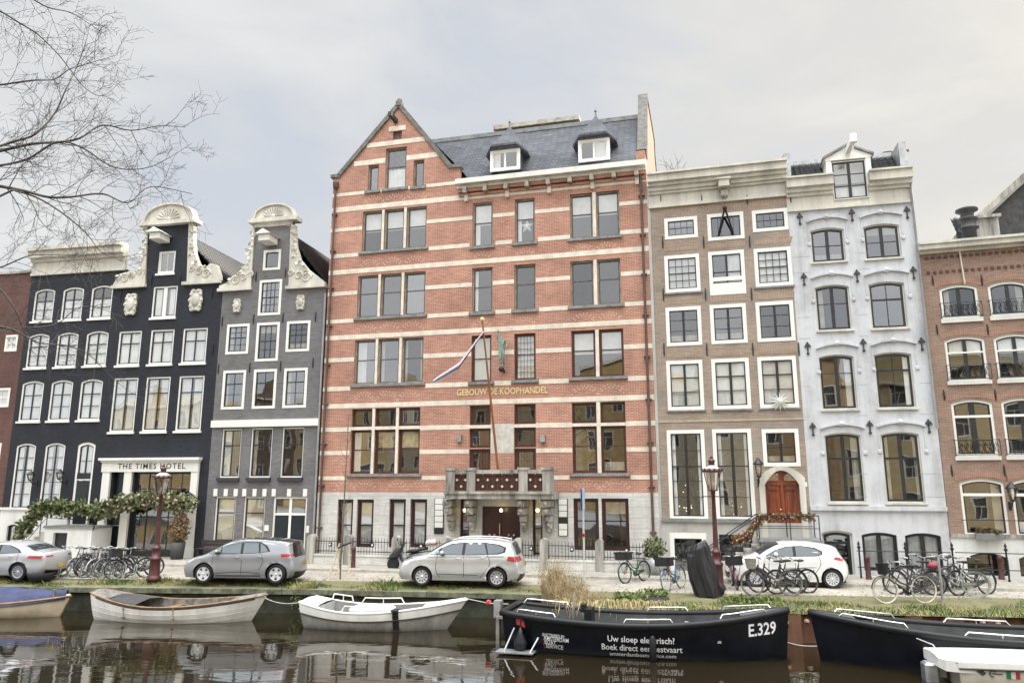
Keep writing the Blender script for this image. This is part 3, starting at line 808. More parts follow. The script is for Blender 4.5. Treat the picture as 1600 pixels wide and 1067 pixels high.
# right-hand party wall above the neighbour, ochre plaster
ochre = plaster('ochre plaster', (0.31, 0.135, 0.062), (0.25, 0.11, 0.055), .6)
mb = MB()
prof = [(.0, 0), (9.5, 0), (9.6, RH.Z(1040, 272, 9.6)), (8.3, RH.Z(1035.5, 240, 8.3)), (8.2, RH.Z(1035, 214, 8.2)), (RY + .5, rz + 1.05), (RY - .25, rz + 1.05), (.75, EZ + 1.0), (.0, EZ + 1.0)]
for u in (RW, RW - .38):
    T, F = tri2d([prof]); mb.add([(u, y, z) for y, z in T], F)
mb.build('party_wall', ochre, RH.root)
mb = MB()
for a, b in zip(prof[2:], prof[3:]):
    mb.quad((RW - .42, a[0], a[1] + .06), (RW + .05, a[0], a[1] + .06), (RW + .05, b[0], b[1] + .06), (RW - .42, b[0], b[1] + .06))
    for u in (RW - .42, RW + .05): mb.quad((u, a[0], a[1] + .06), (u, b[0], b[1] + .06), (u, b[0], b[1] - .12), (u, a[0], a[1] - .12))
    mb.quad((RW - .42, a[0], a[1] - .12), (RW + .05, a[0], a[1] - .12), (RW + .05, b[0], b[1] - .12), (RW - .42, b[0], b[1] - .12))
mb.build('parapet_coping', gcop, RH.root)
RH.boxes('corner_pier', red_b, [(RW - .42, RW + .002, -.02, .02, EZ + .26, EZ + 1.0)])
# dormers
for (x0, x1, zt, zb, ax, ay) in ((766, 812, 230, 268.5, 791, 202), (904, 952, 213, 254, 927, 185)):
    y0 = .45
    a, b = RH.P(x0, zb, y0); c, d = RH.P(x1, zt, y0)
    dm = RH.win(a, b, c, d, fw=.12, ft=.16, fd=y0, fm=white, sw=.04, sm=white, cols=1, rows=(), midw=.1, hole=False, pane=pane_sky, cur=('R.5' if x0 > 900 else 'L.3'), name='dormer')
    mb = MB(); mb.quad((a, y0, b), (a, y0, d), (a, 3, d), (a, 3, b)); mb.quad((c, y0, b), (c, y0, d), (c, 3, d), (c, 3, b))
    mb.quad((a, 1.2, b), (c, 1.2, b), (c, 1.2, d), (a, 1.2, d))
    mb.build('cheek', slate, dm)
    cx = (a + c) / 2; w = (c - a) / 2 + .3; ez = d - .02; apz = RH.Z(ax, ay, 1.4)
    rim = [(cx - w, y0 + .3, ez - .02), (cx - w * .6, y0 - .3, ez + .16), (cx + w * .6, y0 - .3, ez + .16), (cx + w, y0 + .3, ez - .02), (cx + w, 2.6, ez - .02), (cx - w, 2.6, ez - .02)]
    mid = [(cx + (x - cx) * .5, 1.35 + (y - 1.35) * .5, ez + (apz - ez) * .5 + .05) for x, y, z in rim]
    top = [(cx + (x - cx) * .06, 1.35 + (y - 1.35) * .06, apz) for x, y, z in rim]
    mb = MB()
    for q0, q1 in ((rim, mid), (mid, top)):
        for k in range(6): mb.quad(q0[k], q0[(k + 1) % 6], q1[(k + 1) % 6], q1[k])
    for k in range(6):
        p, q_ = rim[k], rim[(k + 1) % 6]; mb.quad(p, q_, (q_[0], q_[1], q_[2] - .1), (p[0], p[1], p[2] - .1))
    mb.add([(x, y, z - .1) for x, y, z in rim], [(0, 1, 2, 3), (0, 3, 4, 5)])
    mb.build('dormer_roof', slate, dm)
    mb = MB(); mb.tube([(cx, 1.35, apz - .1), (cx, 1.35, apz + .3)], [.07, .03], 8); mb.ball((cx, 1.35, apz + .33), .07, 8); mb.tube([(cx, 1.35, apz + .38), (cx, 1.35, apz + .48)], .015)
    mb.build('finial', stone, dm)
u0, z0 = RH.P(772, 206, 4.5); u1, z1 = RH.P(903, 186, 4.5)
rb = RH.boxes('roof_box', mat('weathered cream board', (.42, .39, .32), .7, var=.25, scale=3), [(u0, u1 + .1, 4.3, 8, z1 - .12, z1 + .12), (u0, u1 + .1, 4.35, 8, z1 - .5, z1 - .33)])
RH.boxes('cladding', slate, [(u0 + .1, u1, 4.5, 8, z0 - 2.2, z1 - .121)], rb)
# sign letters, tablet, balcony
a, b = RH.P(714, 617); c, d = RH.P(856, 606)
mb = MB(); text_mesh(mb, 'GEBOUW DE KOOPHANDEL', c - a, .3, (a, -.025, RH.Z(785, 616)), bold=.012); mb.build('lettering', gold, RH.root)
RH.boxes('stone_tablet', mat('pale stone tablet', (.58, .55, .49), .7, var=.15), [(RH.U(766.8, 684), RH.U(803, 684), -.02, .05, RH.Z(785, 706), RH.Z(785, 662))])
sbx = []
bz0, bz1, bz2 = RH.Z(785, 778), RH.Z(785, 769), RH.Z(785, 736)
by = -1.05
def ub(px): return RH.U(px, 760, by)
bal = RH.boxes('balcony', stone_dirty, [(ub(696), ub(866), by - .08, -.021, bz0 - .02, bz1 - .06), (ub(695), ub(866), by - .15, -.021, bz1 - .058, bz1 + .05)])
bz1 += .05
pil = [(697, 710.5), (730, 743), (811, 824.5), (848, 864.5)]
for x0, x1 in pil:
    mb = MB(); mb.bevbox(ub(x0), ub(x1), by - .12, by + .26, bz1 + .002, bz2 + .1, .03); mb.box(ub(x0) - .04, ub(x1) + .04, by - .16, by + .3, bz2 + .02, bz2 + .13)
    mb.build('pillar', stone_dirty, bal)
for (x0, x1) in ((710.5, 730), (743, 811), (824.5, 848)):
    a, c = ub(x0), ub(x1)
    mb = MB(); mb.box(a, c, by - .03, by + .13, bz2 - .12, bz2 + .04); mb.build('handrail', stone_dirty, bal)
    mb = MB(); n = max(3, round((c - a) / .2))
    mb.box(a, c, by + .02, by + .08, bz2 - .2, bz2 - .13); mb.box(a, c, by + .02, by + .08, bz1 + .01, bz1 + .07)
    for i in range(n):
        cx = a + (c - a) * (i + .5) / n
        for j in range(3):
            cz = bz1 + .2 + j * .27
            if (i + j) % 2:
                mb.box(cx - .1, cx + .1, by + .03, by + .06, cz - .025, cz + .025); mb.box(cx - .025, cx + .025, by + .027, by + .063, cz - .1, cz + .1)
            else: mb.box(cx - .02, cx + .02, by + .035, by + .055, cz - .13, cz + .13)
    for i in range(n + 1): x = a + (c - a) * i / n; mb.box(x - .012, x + .012, by + .03, by + .06, bz1 + .07, bz2 - .2)
    mb.box(a + .01, c - .01, by + .07, by + .09, bz1 + .071, bz2 - .201)
    mb.build('iron_panel', mat('rust brown ironwork', (0.09, 0.035, 0.02), .6, var=.3, scale=8), bal)
    # gilt crosses
    mb = MB()
    for i in range(n):
        cx = a + (c - a) * (i + .5) / n
        for j in (0, 1, 2):
            if (i + j) % 2:
                cz = bz1 + .2 + j * .27; mb.box(cx - .055, cx + .055, by + .012, by + .025, cz - .02, cz + .02); mb.box(cx - .02, cx + .02, by + .01, by + .027, cz - .055, cz + .055)
    mb.build('pale_crosses', band, bal)
for x0, x1 in pil:
    a, c = RH.U(x0, 800, -.4), RH.U(x1, 800, -.4)
    mb = MB(); zt = bz0 - .03
    for k, (dz, pr) in enumerate(((.0, .95), (.33, .8), (.62, .55), (.88, .42), (1.1, .28))):
        mb.bevbox(a + .02 * k, c - .02 * k, -pr, -.021, zt - dz - (.3 if k < 4 else .16), zt - dz - .02, .05)
        if k < 4: mb.lathe([(.0, a + .03), (.11, a + .04), (.11, c - .04), (.0, c - .03)], 8, (0, 0, 0)) if False else None
        mb.ball(((a + c) / 2, -pr, zt - dz - .15), .12, 8)
    mb.build('console', stone_dirty, bal)
mb = MB(); 
for x in (726, 783, 840): p = RH.P(x, 797, -.3); mb.ball((p[0], -.3, p[1]), .07, 8)
mb.build('lamp_globe', lamp_mat('warm lamp glass', (1.0, .75, .4), 3.0), bal)
for x0, x1 in ((679.5, 694), (872.5, 887.5)):
    a, c = RH.U(x0, 800), RH.U(x1, 800); z0, z1 = RH.Z(780, 835), RH.Z(780, 778.5)
    sb = RH.boxes('name_board', black_wood, [(a, c, -.07, -.021, z0, z1)])
    mb = MB(); n = 6
    for k in range(n):
        if k == (0 if x0 < 800 else 2): continue
        zz = z0 + (z1 - z0) * k / n; mb.box(a + .03, c - .03, -.08, -.071, zz + .012, zz + (z1 - z0) / n - .012)
    mb.build('board_panels', white, sb)
for x in (718.5, 849): u, z = RH.P(x, 685); RH.boxes('wall_box', steel, [(u - .1, u + .1, -.16, -.0, z - .15, z + .15)])
# downpipes
for pts in (((527.5, 295), (497, 876)), ((999.5, 262), (1021, 876))):
    u0, z0 = RH.P(*pts[0]); u1 = RH.U(509 if pts[0][0] < 600 else 1014.5, 650)
    mb = MB(); mb.tube([(u1, -.12, .2), (u1, -.12, z0)], .055, 8); mb.lathe([(.06, -.1), (.13, .0), (.15, .25), (.15, .3)], 8, (u1, -.12, z0))
    for k in range(9): mb.box(u1 - .13, u1 + .13, -.16, -.0, 1.5 + k * (z0 - 2) / 8.5, 1.56 + k * (z0 - 2) / 8.5)
    mb.build('downpipe', mat('brown downpipe', (0.10, 0.06, 0.05), .5, var=.25), RH.root)
RH.shell(RW, EZ, 9.5, red_b)

# ===== brown house to its right
BH = House('brown_brick_house', 'narrow brown brick house with white window frames, cream cornice and arched red wooden door', 0, 0, 15.0, prev=(RH, RW + .12))
brown_b = brick('brown canal brick', (0.345, 0.255, 0.19), (0.265, 0.2, 0.155), (0.40, 0.355, 0.30), stain=0.3, bw=0.19, bh=0.055, ms=0.009, blotch=(0.225, 0.215, 0.20))
BW = BH.U(1264, 767)
bk = dict(fw=.15, fd=-.02, fm=white, sm=black_wood, sw=.045, mw=.022)
BH.row([((1039, 374.5), (1089, 336.5)), ((1176.6, 364), (1230, 326))], cols=4, rows=(-.5,), pane=pane_sky, **bk)
BH.row([((1106.5, 377), (1161, 330.5))], cols=(.22, .32, .68, .78), rows=(), pane=pane_sky, **bk)
BH.row([((1040, 458), (1092, 395)), ((1181, 449), (1235, 386.5))], cols=4, rows=(-.25, .5, -.75), cur='T1', sill=(.08, .06, stone), **bk)
b2 = dict(bk); b2.update(fb=.5, trans=(.36,), tw=.17)
BH.row([((1109.7, 462), (1162, 390))], cols=2, rows=(.38,), bar=.09, cur='R.5', **b2)
BH.row([((1042, 540), (1094.5, 477)), ((1111.8, 538.5), (1164.8, 473)), ((1184, 535.6), (1238.7, 471))], cols=2, bar=.1, rows=(-.34, -.7), **bk)
BH.row([((1043.8, 640.6), (1097, 561.5)), ((1115, 639.5), (1169.4, 558.5)), ((1188, 638.3), (1243, 556.6))], cols=2, bar=.1, rows=(-.33, .68), cur='T1', sill=(.07, .06, stone), **bk)
gw = BH.row([((1047, 812), (1100, 671)), ((1119.7, 812.5), (1173, 669.5))], cols=2, bar=.12, rows=(-.22, -.42, .6, -.8), pane=pane_dark, cur='L.15+R.12', **bk)
BH.row([((1193.5, 728.6), (1247, 669.5))], cols=2, bar=.1, rows=(-.5,), pane=pane_dark, **bk)
u0, z0 = BH.P(1200.5, 841); u1, z1 = BH.P(1247, 734.5)
dzb = z0
BH.holes.append(lp(u0 - .02, z0, u1 + .02, z1, .55, 12))
# door surround
mb = MB(); ring(mb, lp(u0 - .22, z0, u1 + .22, z1 + .17, .45, 12), lp(u0, z0 - .001, u1, z1, .55, 12), -.05, .15)
dsr = mb.build('door_surround', cream, BH.root)
mb = MB(); 
q = lp(u0 - .01, z0, u1 + .01, z1 + .01, .55, 12); mb.add([(p[0], .16, p[1]) for p in q], [tuple(range(len(q)))])
m_ = (u0 + u1) / 2; zt = z0 + (z1 - z0) * .8
redwood = mat('polished red wood', (0.23, 0.055, 0.022), .35, var=.3, scale=5, streak=True)
for a, b in ((u0 + .05, m_ - .06), (m_ + .06, u1 - .05)):
    for za, zb in ((.06, .16), (.2, .3), (.34, .68), (.7, .78)):
        mb.box(a + .05, b - .05, .125, .161, z0 + (z1 - z0) * za, z0 + (z1 - z0) * zb)
        mb.box(a + .1, b - .1, .105, .126, z0 + (z1 - z0) * za + .05, z0 + (z1 - z0) * zb - .05)
mb.box(m_ - .05, m_ + .05, .1, .161, z0, zt); mb.box(u0, u1, .09, .161, zt - .05, zt + .06)
dd = mb.build('door', redwood, BH.root)
mb = MB(); 
for a, b in ((u0 + .12, m_ - .1), (m_ + .1, u1 - .12)): mb.prism([(a, zt + .12), (b, zt + .12), (b, zt + .38), ((a * .5 + b * .5), zt + .42), (a, zt + .3)], .14, .159)
mb.build('fanlight', pane_dark, dd)
MB().ball((m_ - .1, .08, z0 + 1.1), .035, 8).build('handle', gold, dd)
bpz = BH.Z(1060, 815)     # plinth moulding
# basement openings
u0b, z0b = BH.P(1047, 880); u1b, z1b = BH.P(1104, 831)
pl_holes = []
sv = BH.holes; BH.holes = []
BH.win(u0b, .05, u1b, BH.Z(1075, 831), fw=.2, ft=.25, fd=-.03, fm=white, sw=.04, sm=dark_green, cols=1, rows=(), pane=pane_dark, fb=.02, name='basement_door')
u0c, u1c = BH.U(1124, 850), BH.U(1176, 850)
BH.win(u0c, .25, u1c, BH.Z(1150, 835), fw=.06, fd=.08, fm=black_wood, sw=.03, cols=6, mw=.03, rows=(-.5,), pane=pane_dark, name='basement_window')
BH.wall([(0, 0), (BW, 0), (BW, bpz), (0, bpz)], plaster('grey plinth render', (0.46, 0.45, 0.42), (0.25, 0.24, 0.22), .7), y=-.03, depth=.34, name='plinth')
BH.holes = sv
BH.boxes('plinth_moulding', stone, [(-.02, BH.U(1191, 815), -.12, .02, bpz + .001, bpz + .14)])
ctop = BH.Z(1130, 266.5); cbot = BH.Z(1130, 316.5)
BH.wall([(0, bpz + .002), (BW, bpz + .002), (BW, cbot + .1), (0, cbot + .1)], brown_b)
hh = ctop - cbot
BH.cornice(-.05, BW + .05, [(cbot, cbot + .12, .12), (cbot + .121, cbot + hh * .42, .05), (cbot + hh * .42 + .001, cbot + hh * .5, .16), (cbot + hh * .5 + .001, cbot + hh * .62, .26), (cbot + hh * .62 + .001, cbot + hh * .72, .4), (cbot + hh * .72 + .001, ctop - .1, .56), (ctop - .099, ctop, .66)], cream)
u, z = BH.P(1131, 293, -.3)
mb = MB(); mb.bevbox(u - .22, u + .22, -.75, -.05, z - .1, z + .25, .03); mb.box(u - .3, u + .3, -.8, -.05, z + .2, z + .27); mb.bevbox(u - .14, u + .14, -.45, -.05, z - .4, z - .11, .05); mb.build('hoist_box', cream, BH.root)
mb = MB(); u, z = BH.P(1132, 328)
mb.tube([(u, -.1, z), (u, -.5, z - .1)], .06); mb.tube([(u, -.5, z - .1), (u - .3, -.08, z - 1.1)], .045); mb.tube([(u, -.5, z - .1), (u + .3, -.08, z - 1.1)], .045); mb.ball((u, -.5, z - .1), .1, 8)
mb.build('hoist_bracket', iron, BH.root)
# flat brick arches above the windows and string course
mb = MB()
arch_m = brick('soldier brick', (0.36, 0.25, 0.18), (0.29, 0.205, 0.15), (0.42, 0.36, 0.29), stain=.2, bw=.06, bh=.22, ms=.009, offset=0)
for y in (462, 385, 548, 656): pass
for (xa, xb, yy) in ((1039, 1091, 390), (1109, 1163, 386), (1180, 1236, 380), (1041, 1095, 472), (1111, 1165, 468), (1183, 1239, 465), (1043, 1098, 556), (1114, 1170, 553), (1187, 1244, 550), (1038, 1089, 331), (1106, 1161, 326), (1176, 1230, 320)):
    a, z = BH.P(xa, yy); c = BH.U(xb, yy); MB().prism([(a, z - .1), (c, z - .1), (c + .09, z + .16), (a - .09, z + .16)], -.008, .02).build('brick_arch', arch_m, BH.root)
z = BH.Z(1140, 656.5); BH.boxes('string_course', mat('pale string brick', (.42, .34, .25), .8), [(0, BW, -.02, .02, z - .04, z + .04)])
an = []
for yy, xs_ in ((320, (1033, 1097, 1168, 1236)), (388, (1036, 1100, 1172)), (470, (1037, 1103, 1175)), (556, (1038, 1105, 1177, 1249))):
    for x in xs_: u, z = BH.P(x, yy); an.append((u, z, .55))
wall_anchor(BH, an)
BH.boxes('name_plate', white, [(*[BH.U(x, 756) for x in (1252.5, 1261)], -.03, .01, BH.Z(1256, 760), BH.Z(1256, 753))])
BH.shell(BW, cbot + .6, 9, brown_b, stone)

# ===== white house
WH = House('white_plastered_house', 'pale white plastered house with stucco window hoods and a hoist dormer in its tiled roof', 0, 0, 13.5, prev=(BH, BW))
WWd = WH.U(1476, 767)
wplast = plaster('blue white plaster', (0.55, 0.562, 0.58), (0.24, 0.24, 0.235), .75)
BH.boxes('corner_strip', mat('pale cement strip', (.45, .45, .43), .8, var=.2, streak=True), [(-.119, -.001, -.03, .3, 0, BH.Z(1026, 290))])
wk = dict(fw=.05, fd=.07, fm=cream, sm=black_wood, sw=.075, cols=2, bar=.13, rise=.1, sill=(.07, .08, cream))
r1 = WH.row([((1269.4, 410.6), (1317.5, 354)), ((1353, 405.5), (1404, 348))], rows=(-.48,), pane=pane_sky, **wk)
WH.row([((1278, 517), (1325.7, 443.5))], rows=(-.6,), pane=pane_sky, **wk)
wk1 = dict(wk); wk1.pop('bar')
WH.row([((1363, 514), (1411.6, 438.5))], rows=(.64,), pane=pane_sky, cols=2, **{k: v for k, v in wk1.items() if k != 'cols'})
WH.row([((1285, 640), (1333, 553))], rows=(-.68,), cur='R.25', **wk)
WH.row([((1372.7, 638), (1423, 549))], rows=(.7,), cur='R.2', **wk1)
WH.row([((1296, 785), (1344, 676)), ((1385.7, 785), (1435, 674))], rows=(.64,), pane=pane_dark, **wk)
WH.win(*WH.P(1289, 901), *WH.P(1331, 829), fw=.07, fd=.1, fm=cream, sm=dark_green, sw=.1, cols=1, rows=(.8,), rise=.1, fb=.02, pane=pane_dark, name='basement_door')
for lb, rt in (((1351, 891), (1400.6, 832)), ((1419, 889), (1469.5, 833))):
    WH.win(*WH.P(*lb), *WH.P(*rt), fw=.06, fd=.08, fm=black_wood, sm=black_wood, sw=.05, cols=2, bar=.16, rows=(), rise=.1, cur='F', cm=mat('grey net curtain', (.45, .45, .43), .9), name='basement_window', pane=pane_dark)
wct, wcb = WH.Z(1335, 274), WH.Z(1335, 324)
WH.wall([(0, 0), (WWd, 0), (WWd, wcb + .1), (0, wcb + .1)], wplast)
def whood(x0, x1, y):
    a, z = WH.P(x0, y); c = WH.U(x1, y); n = 12; mb = MB()
    pts = [(a + (c - a) * k / n, z + .16 * (1 - (2 * k / n - 1) ** 2)) for k in range(n + 1)]
    for p, q_ in zip(pts, pts[1:]): mb.prism([p, q_, (q_[0], q_[1] + .075), (p[0], p[1] + .075)], -.09, .01)
    m = (a + c) / 2; mb.ball((m, -.05, z + .2), .12, 8, 0, (1, .6, 1)); mb.ball((m, -.09, z + .2), .06, 8)
    for u in (a + .05, c - .05):
        mb.box(u - .025, u + .025, -.02, .01, z - .75, z - .02); mb.bevbox(u - .07, u + .07, -.05, .0, z - .98, z - .86, .02)
    mb.build('window_hood', wplast, WH.root)
for x0, x1, y in ((1260, 1324, 349), (1343, 1410, 342), (1266, 1333, 437), (1350, 1421, 432), (1275, 1342, 546), (1360, 1432, 541), (1281, 1351, 671), (1369, 1446, 668)): whood(x0, x1, y)
for x, y in ((1249.5, 343), (1331, 337), (1417, 333), (1256, 437), (1339, 432), (1427, 427), (1262, 545), (1349, 540), (1440, 538), (1270, 671), (1359, 668), (1451, 666)):
    u, z = WH.P(x, y); mb = MB()
    mb.box(u - .025, u + .025, -.04, .01, z - .18, z + .18); mb.prism([(u - .13, z + .08), (u + .13, z + .08), (u + .06, z + .2), (u - .06, z + .2)], -.06, .01); mb.ball((u, -.04, z - .2), .06, 6); mb.ball((u, -.04, z + .24), .04, 6); mb.build('wall_anchor', mat('grey iron', (.04, .04, .045), .5), WH.root)
mb = MB()
for y in (378, 404, 468, 505, 595, 600, 640, 735):
    z = WH.Z(1335, y); mb.box(0, .03, -.002, .01, z, z + .01) ; 
for y in (395, 420, 490, 523, 598, 645, 735, 770):
    z = WH.Z(1265, y + 6)
    for a, b in ((.05, WH.U(1266, y)), (WH.U(1330, y) + .25, WH.U(1360, y) - .1), (WH.U(1436, y) , WWd - .02)):
        if b > a: mb.box(a, b, -.0035, .004, z, z + .016)
mb.build('plaster_joints', mat('joint grey', (.3, .31, .33), .9), WH.root)  # thin grey strips marking the joints in the plaster
z = WH.Z(1300, 797); WH.boxes('ledge', wplast, [(0.0, WWd, -.1, .0, z, z + .16)])
hh = wct - wcb
du0, dzb2 = WH.P(1303, 313.5); du1, dzt = WH.P(1351, 250)
wsteps = [(wcb, wcb + .1, .1), (wcb + .101, wcb + hh * .45, .04), (wcb + hh * .45 + .001, wcb + hh * .55, .15), (wcb + hh * .55 + .001, wcb + hh * .68, .28), (wcb + hh * .68 + .001, wct - .08, .45), (wct - .079, wct, .54)]
WH.cornice(-.02, du0 - .02, wsteps[1:], cream); WH.cornice(du1 + .02, WWd, wsteps[1:], cream)
WH.cornice(-.02, WWd, wsteps[:1], cream, 'architrave')
WH.boxes('cornice_infill', cream, [(du0 - .02, du1 + .02, .0, .12, wcb + .101, dzb2)])
tiles = brick('dark pantiles', (0.05, 0.055, 0.065), (0.035, 0.038, 0.045), (0.012, 0.012, 0.014), stain=.3, bw=.25, bh=.3, ms=.03, bump=1.0, rough=.5, offset=0)
rz_ = WH.Z(1250, 259, 1.1); rzr = WH.Z(1420, 238, 1.1)
def pantile(H, u0, u1, y0, z0, y1, z1, name='tiled_roof', parent=None):
    """rows of S-shaped tiles as real waves with a step at each course"""
    mb = MB(); nr = max(2, int(math.hypot(y1 - y0, z1 - z0) / .3)); nc = int((u1 - u0) / .045); v = []
    for r in range(nr):
        for e in (0, 1):
            t = (r + e) / nr
            for k in range(nc + 1):
                u = u0 + (u1 - u0) * k / nc; h = .05 * math.sin(u / .24 * 6.283) + (.05 if e == 0 else -.0)
                L_ = math.hypot(y1 - y0, z1 - z0)
                v.append((u, y0 + (y1 - y0) * t - h * (z1 - z0) / L_, z0 + (z1 - z0) * t + h * (y1 - y0) / L_))
    fs = []
    for r in range(2 * nr - 1):
        for k in range(nc): fs.append((r * (nc + 1) + k, r * (nc + 1) + k + 1, (r + 1) * (nc + 1) + k + 1, (r + 1) * (nc + 1) + k))
    mb.add(v, fs, 0, True); return mb.build(name, tile_m, parent or H.root)
tile_m = mat('glazed dark tile', (0.05, 0.053, 0.06), .4, var=.3, scale=6)
zr = WH.Z(1335, 249, 1.1)
pantile(WH, .25, du0 - .1, .1, wct - .1, 1.1, zr); pantile(WH, du1 + .1, WWd - .3, .1, wct - .1, 1.1, zr)
WH.boxes('roof_edge', steel, [(0, .25, .0, 1.2, wct - .02, zr + .1), (WWd - .3, WWd - .02, .0, 1.2, wct - .02, zr + .1), (.25, WWd - .3, 1.05, 1.25, zr - .05, zr + .14)])
dm = WH.win(du0, dzb2, du1, dzt, fw=.03, fd=-.06, fm=white, sm=black_wood, sw=.06, cols=2, bar=.12, rows=(-.33, -.67), hole=False, pane=pane_sky, cur='B.3', name='hoist_dormer')
mb = MB(); ap = WH.P(1325, 230.5)
mb.box(du0 - .2, du0 - .003, -.1, 1.5, wct - .5, dzt + .05); mb.box(du1 + .003, du1 + .2, -.1, 1.5, wct - .5, dzt + .05)
mb.box(du0 - .22, du1 + .22, -.12, 1.5, dzt + .051, dzt + .14)
mb.prism([(du0 - .28, dzt + .141), (du1 + .28, dzt + .141), ((du0 + du1) / 2, ap[1])], -.12, 1.5)
mb.box(du0, du1, .35, .4, dzb2, dzt); mb.build('dormer_surround', white, dm)
mb = MB(); cx = (du0 + du1) / 2; a_ = Vector((cx - .55, 0, dzt + .2))
for sgn in (-1, 1):
    p0 = (cx + sgn * ((du1 - du0) / 2 + .33), -.16, dzt + .13); p1 = (cx, -.16, ap[1] + .02)
    mb.prism([(p0[0], p0[2]), (p1[0], p1[2]), (p1[0], p1[2] + .09), (p0[0], p0[2] + .09)], -.2, 1.5)
mb.build('dormer_roof', stone, dm)
mb = MB(); mb.box(cx - .09, cx + .09, -1.3, .2, ap[1] - .35, ap[1] - .12); mb.bevbox(cx - .13, cx + .13, -1.38, -1.2, ap[1] - .38, ap[1] - .02, .03); mb.tube([(cx, -1.1, ap[1] - .35), (cx, -1.1, ap[1] - .6)], .025); mb.build('hoist_beam', white, dm)
mb = MB()
for x, y in ((1386, 241), (1412, 238)):
    u, z = WH.P(x, y, 2.0)
    mb.lathe([(.11, -.9), (.11, .0), (.24, .02), (.24, .07), (.1, .12), (.0, .13)], 10, (u, 2.0, z))
mb.build('chimney_pot', stone_dirty, WH.root)
mb = MB(); u = WWd - .05; mb.tube([(u, -.12, 5.5), (u, -.12, wct - .3), (u - .05, -.3, wct)], .05, 8); mb.build('downpipe', mat('grey downpipe', (.3, .31, .32), .5), WH.root)
WH.shell(WWd, wct - .25, 9, wplast, stone)

# ===== right-hand brick house
KH = House('balconied_brick_house', 'reddish brown brick house at the right end with iron balconettes under arched windows', 0, 0, 17.5, prev=(WH, WWd + .02))
KWd = 9.5
rb2 = brick('warm brown brick', (0.32, 0.21, 0.155), (0.25, 0.165, 0.125), (0.36, 0.28, 0.225), stain=.25, ms=.008)
kk = dict(fw=.09, fd=.04, fm=white, rise=.14, sw=.05)
kdx = KH.U(1549, 496) - KH.U(1472.7, 500)
kws = []
def krow(lb, rt, n=3, **k):
    u0, z0 = KH.P(*lb); u1, z1 = KH.P(*rt)
    for i in range(n):
        k2 = dict(kk); k2.update(k); kws.append((u0 + i * kdx, z0, u1 + i * kdx, z1)); KH.win(u0 + i * kdx, z0, u1 + i * kdx, z1, **k2)
krow((1472.7, 499), (1526, 443), cols=2, bar=.13, rows=(), sill=(.16, .08, white))
krow((1482.5, 596), (1537.6, 524), cols=2, bar=.13, rows=(), sill=(.14, .08, white), trans=(.64,), tw=.06, cur='T.4')
krow((1495, 713), (1549.5, 623), cols=2, bar=.2, rows=(), sill=(.14, .08, white), trans=(.7,), tw=.09, pane=pane_dark)
krow((1508, 836), (1567.7, 748), cols=1, rows=(), trans=(.72,), tw=.1, pane=pane_dark)
kpz = KH.Z(1500, 839)
sv = KH.holes; KH.holes = []
a, b = KH.P(1513, 898); c, d = KH.P(1574, 864)
for i in range(3): KH.win(a + i * kdx, b, c + i * kdx, d, fw=.05, fd=.12, fm=black_wood, sw=.03, cols=1, rows=(), rise=.18, pane=pane_dark, name='basement_window')
KH.wall([(0, 0), (KWd, 0), (KWd, kpz), (0, kpz)], plaster('white plinth render', (0.66, 0.66, 0.64), (0.4, 0.4, 0.38), .6), y=-.03, depth=.34, name='plinth')
KH.holes = sv
KH.boxes('plinth_moulding', stone_dirty, [(0, KWd, -.09, .02, kpz + .001, kpz + .13)])
kct, kcb = KH.Z(1520, 380), KH.Z(1520, 392)
KH.wall([(0, kpz + .002), (KWd, kpz + .002), (KWd, kcb + .05), (0, kcb + .05)], rb2)
KH.cornice(-.05, KWd, [(kcb, kcb + .12, .12), (kcb + .121, kct, .36), (kct + .001, kct + .1, .44)], cream)
mb = MB()
for zz in (KH.Z(1520, 400), KH.Z(1520, 423)):
    u = .2
    while u < KWd: mb.box(u, u + .11, -.05, .01, zz, zz + .1); u += .22
mb.build('dentil_course', mat('dark dentil brick', (.12, .06, .045), .8), KH.root)
for (a, b, c, d) in kws:
    n = 10; mb = MB(); pts = [(a - .14 + (c - a + .28) * k / n, d - .14 + .05 + .16 * (1 - (2 * k / n - 1) ** 2)) for k in range(n + 1)]
    for p, q_ in zip(pts, pts[1:]): mb.prism([p, q_, (q_[0], q_[1] + .24), (p[0], p[1] + .24)], -.012, .01)
    mb.build('brick_arch', brick('red soldier brick', (0.36, 0.2, 0.15), (0.3, 0.165, 0.12), (.36, .27, .21), stain=.2, bw=.065, bh=.24, ms=.008, offset=0), KH.root)
for i, (a, b, c, d) in enumerate(kws):
    mb = MB(); hgt = .55 if i < 9 else .5; y = -.16; z0 = b + .05
    mb.tube([(a - .05, .02, z0 + hgt), (a - .05, y, z0 + hgt), (c + .05, y, z0 + hgt), (c + .05, .02, z0 + hgt)], .014, 5, smooth=False)
    if i < 9:
        mb.tube([(a - .05, .02, z0), (a - .05, y, z0), (c + .05, y, z0), (c + .05, .02, z0)], .014, 5, smooth=False)
        mb.tube([(a - .05, y, z0), (a - .05, y, z0 + hgt)], .014, 5); mb.tube([(c + .05, y, z0), (c + .05, y, z0 + hgt)], .014, 5)
        n = 7
        for k in range(n):
            x0 = a + (c - a) * k / n; w = (c - a) / n
            sp = [(x0 + w * (.5 + .45 * math.cos(t * .7) * (1 - t / 11)), y, z0 + hgt * (.1 + .8 * t / 8)) for t in range(9)]
            mb.tube(sp, .011, 4); mb.tube([(x0, y, z0), (x0 + w * .7, y, z0 + hgt * .75), (x0 + w, y, z0 + hgt * .6)], .01, 4)
    mb.build('balconette', iron, KH.root)
an = []
for y, xs_ in ((438, (1457, 1534)), (515, (1464, 1543)), (617, (1475, 1555)), (735, (1487, 1569))):
    for x in xs_: u, z = KH.P(x, y); an.append((u, z - .2, .4))
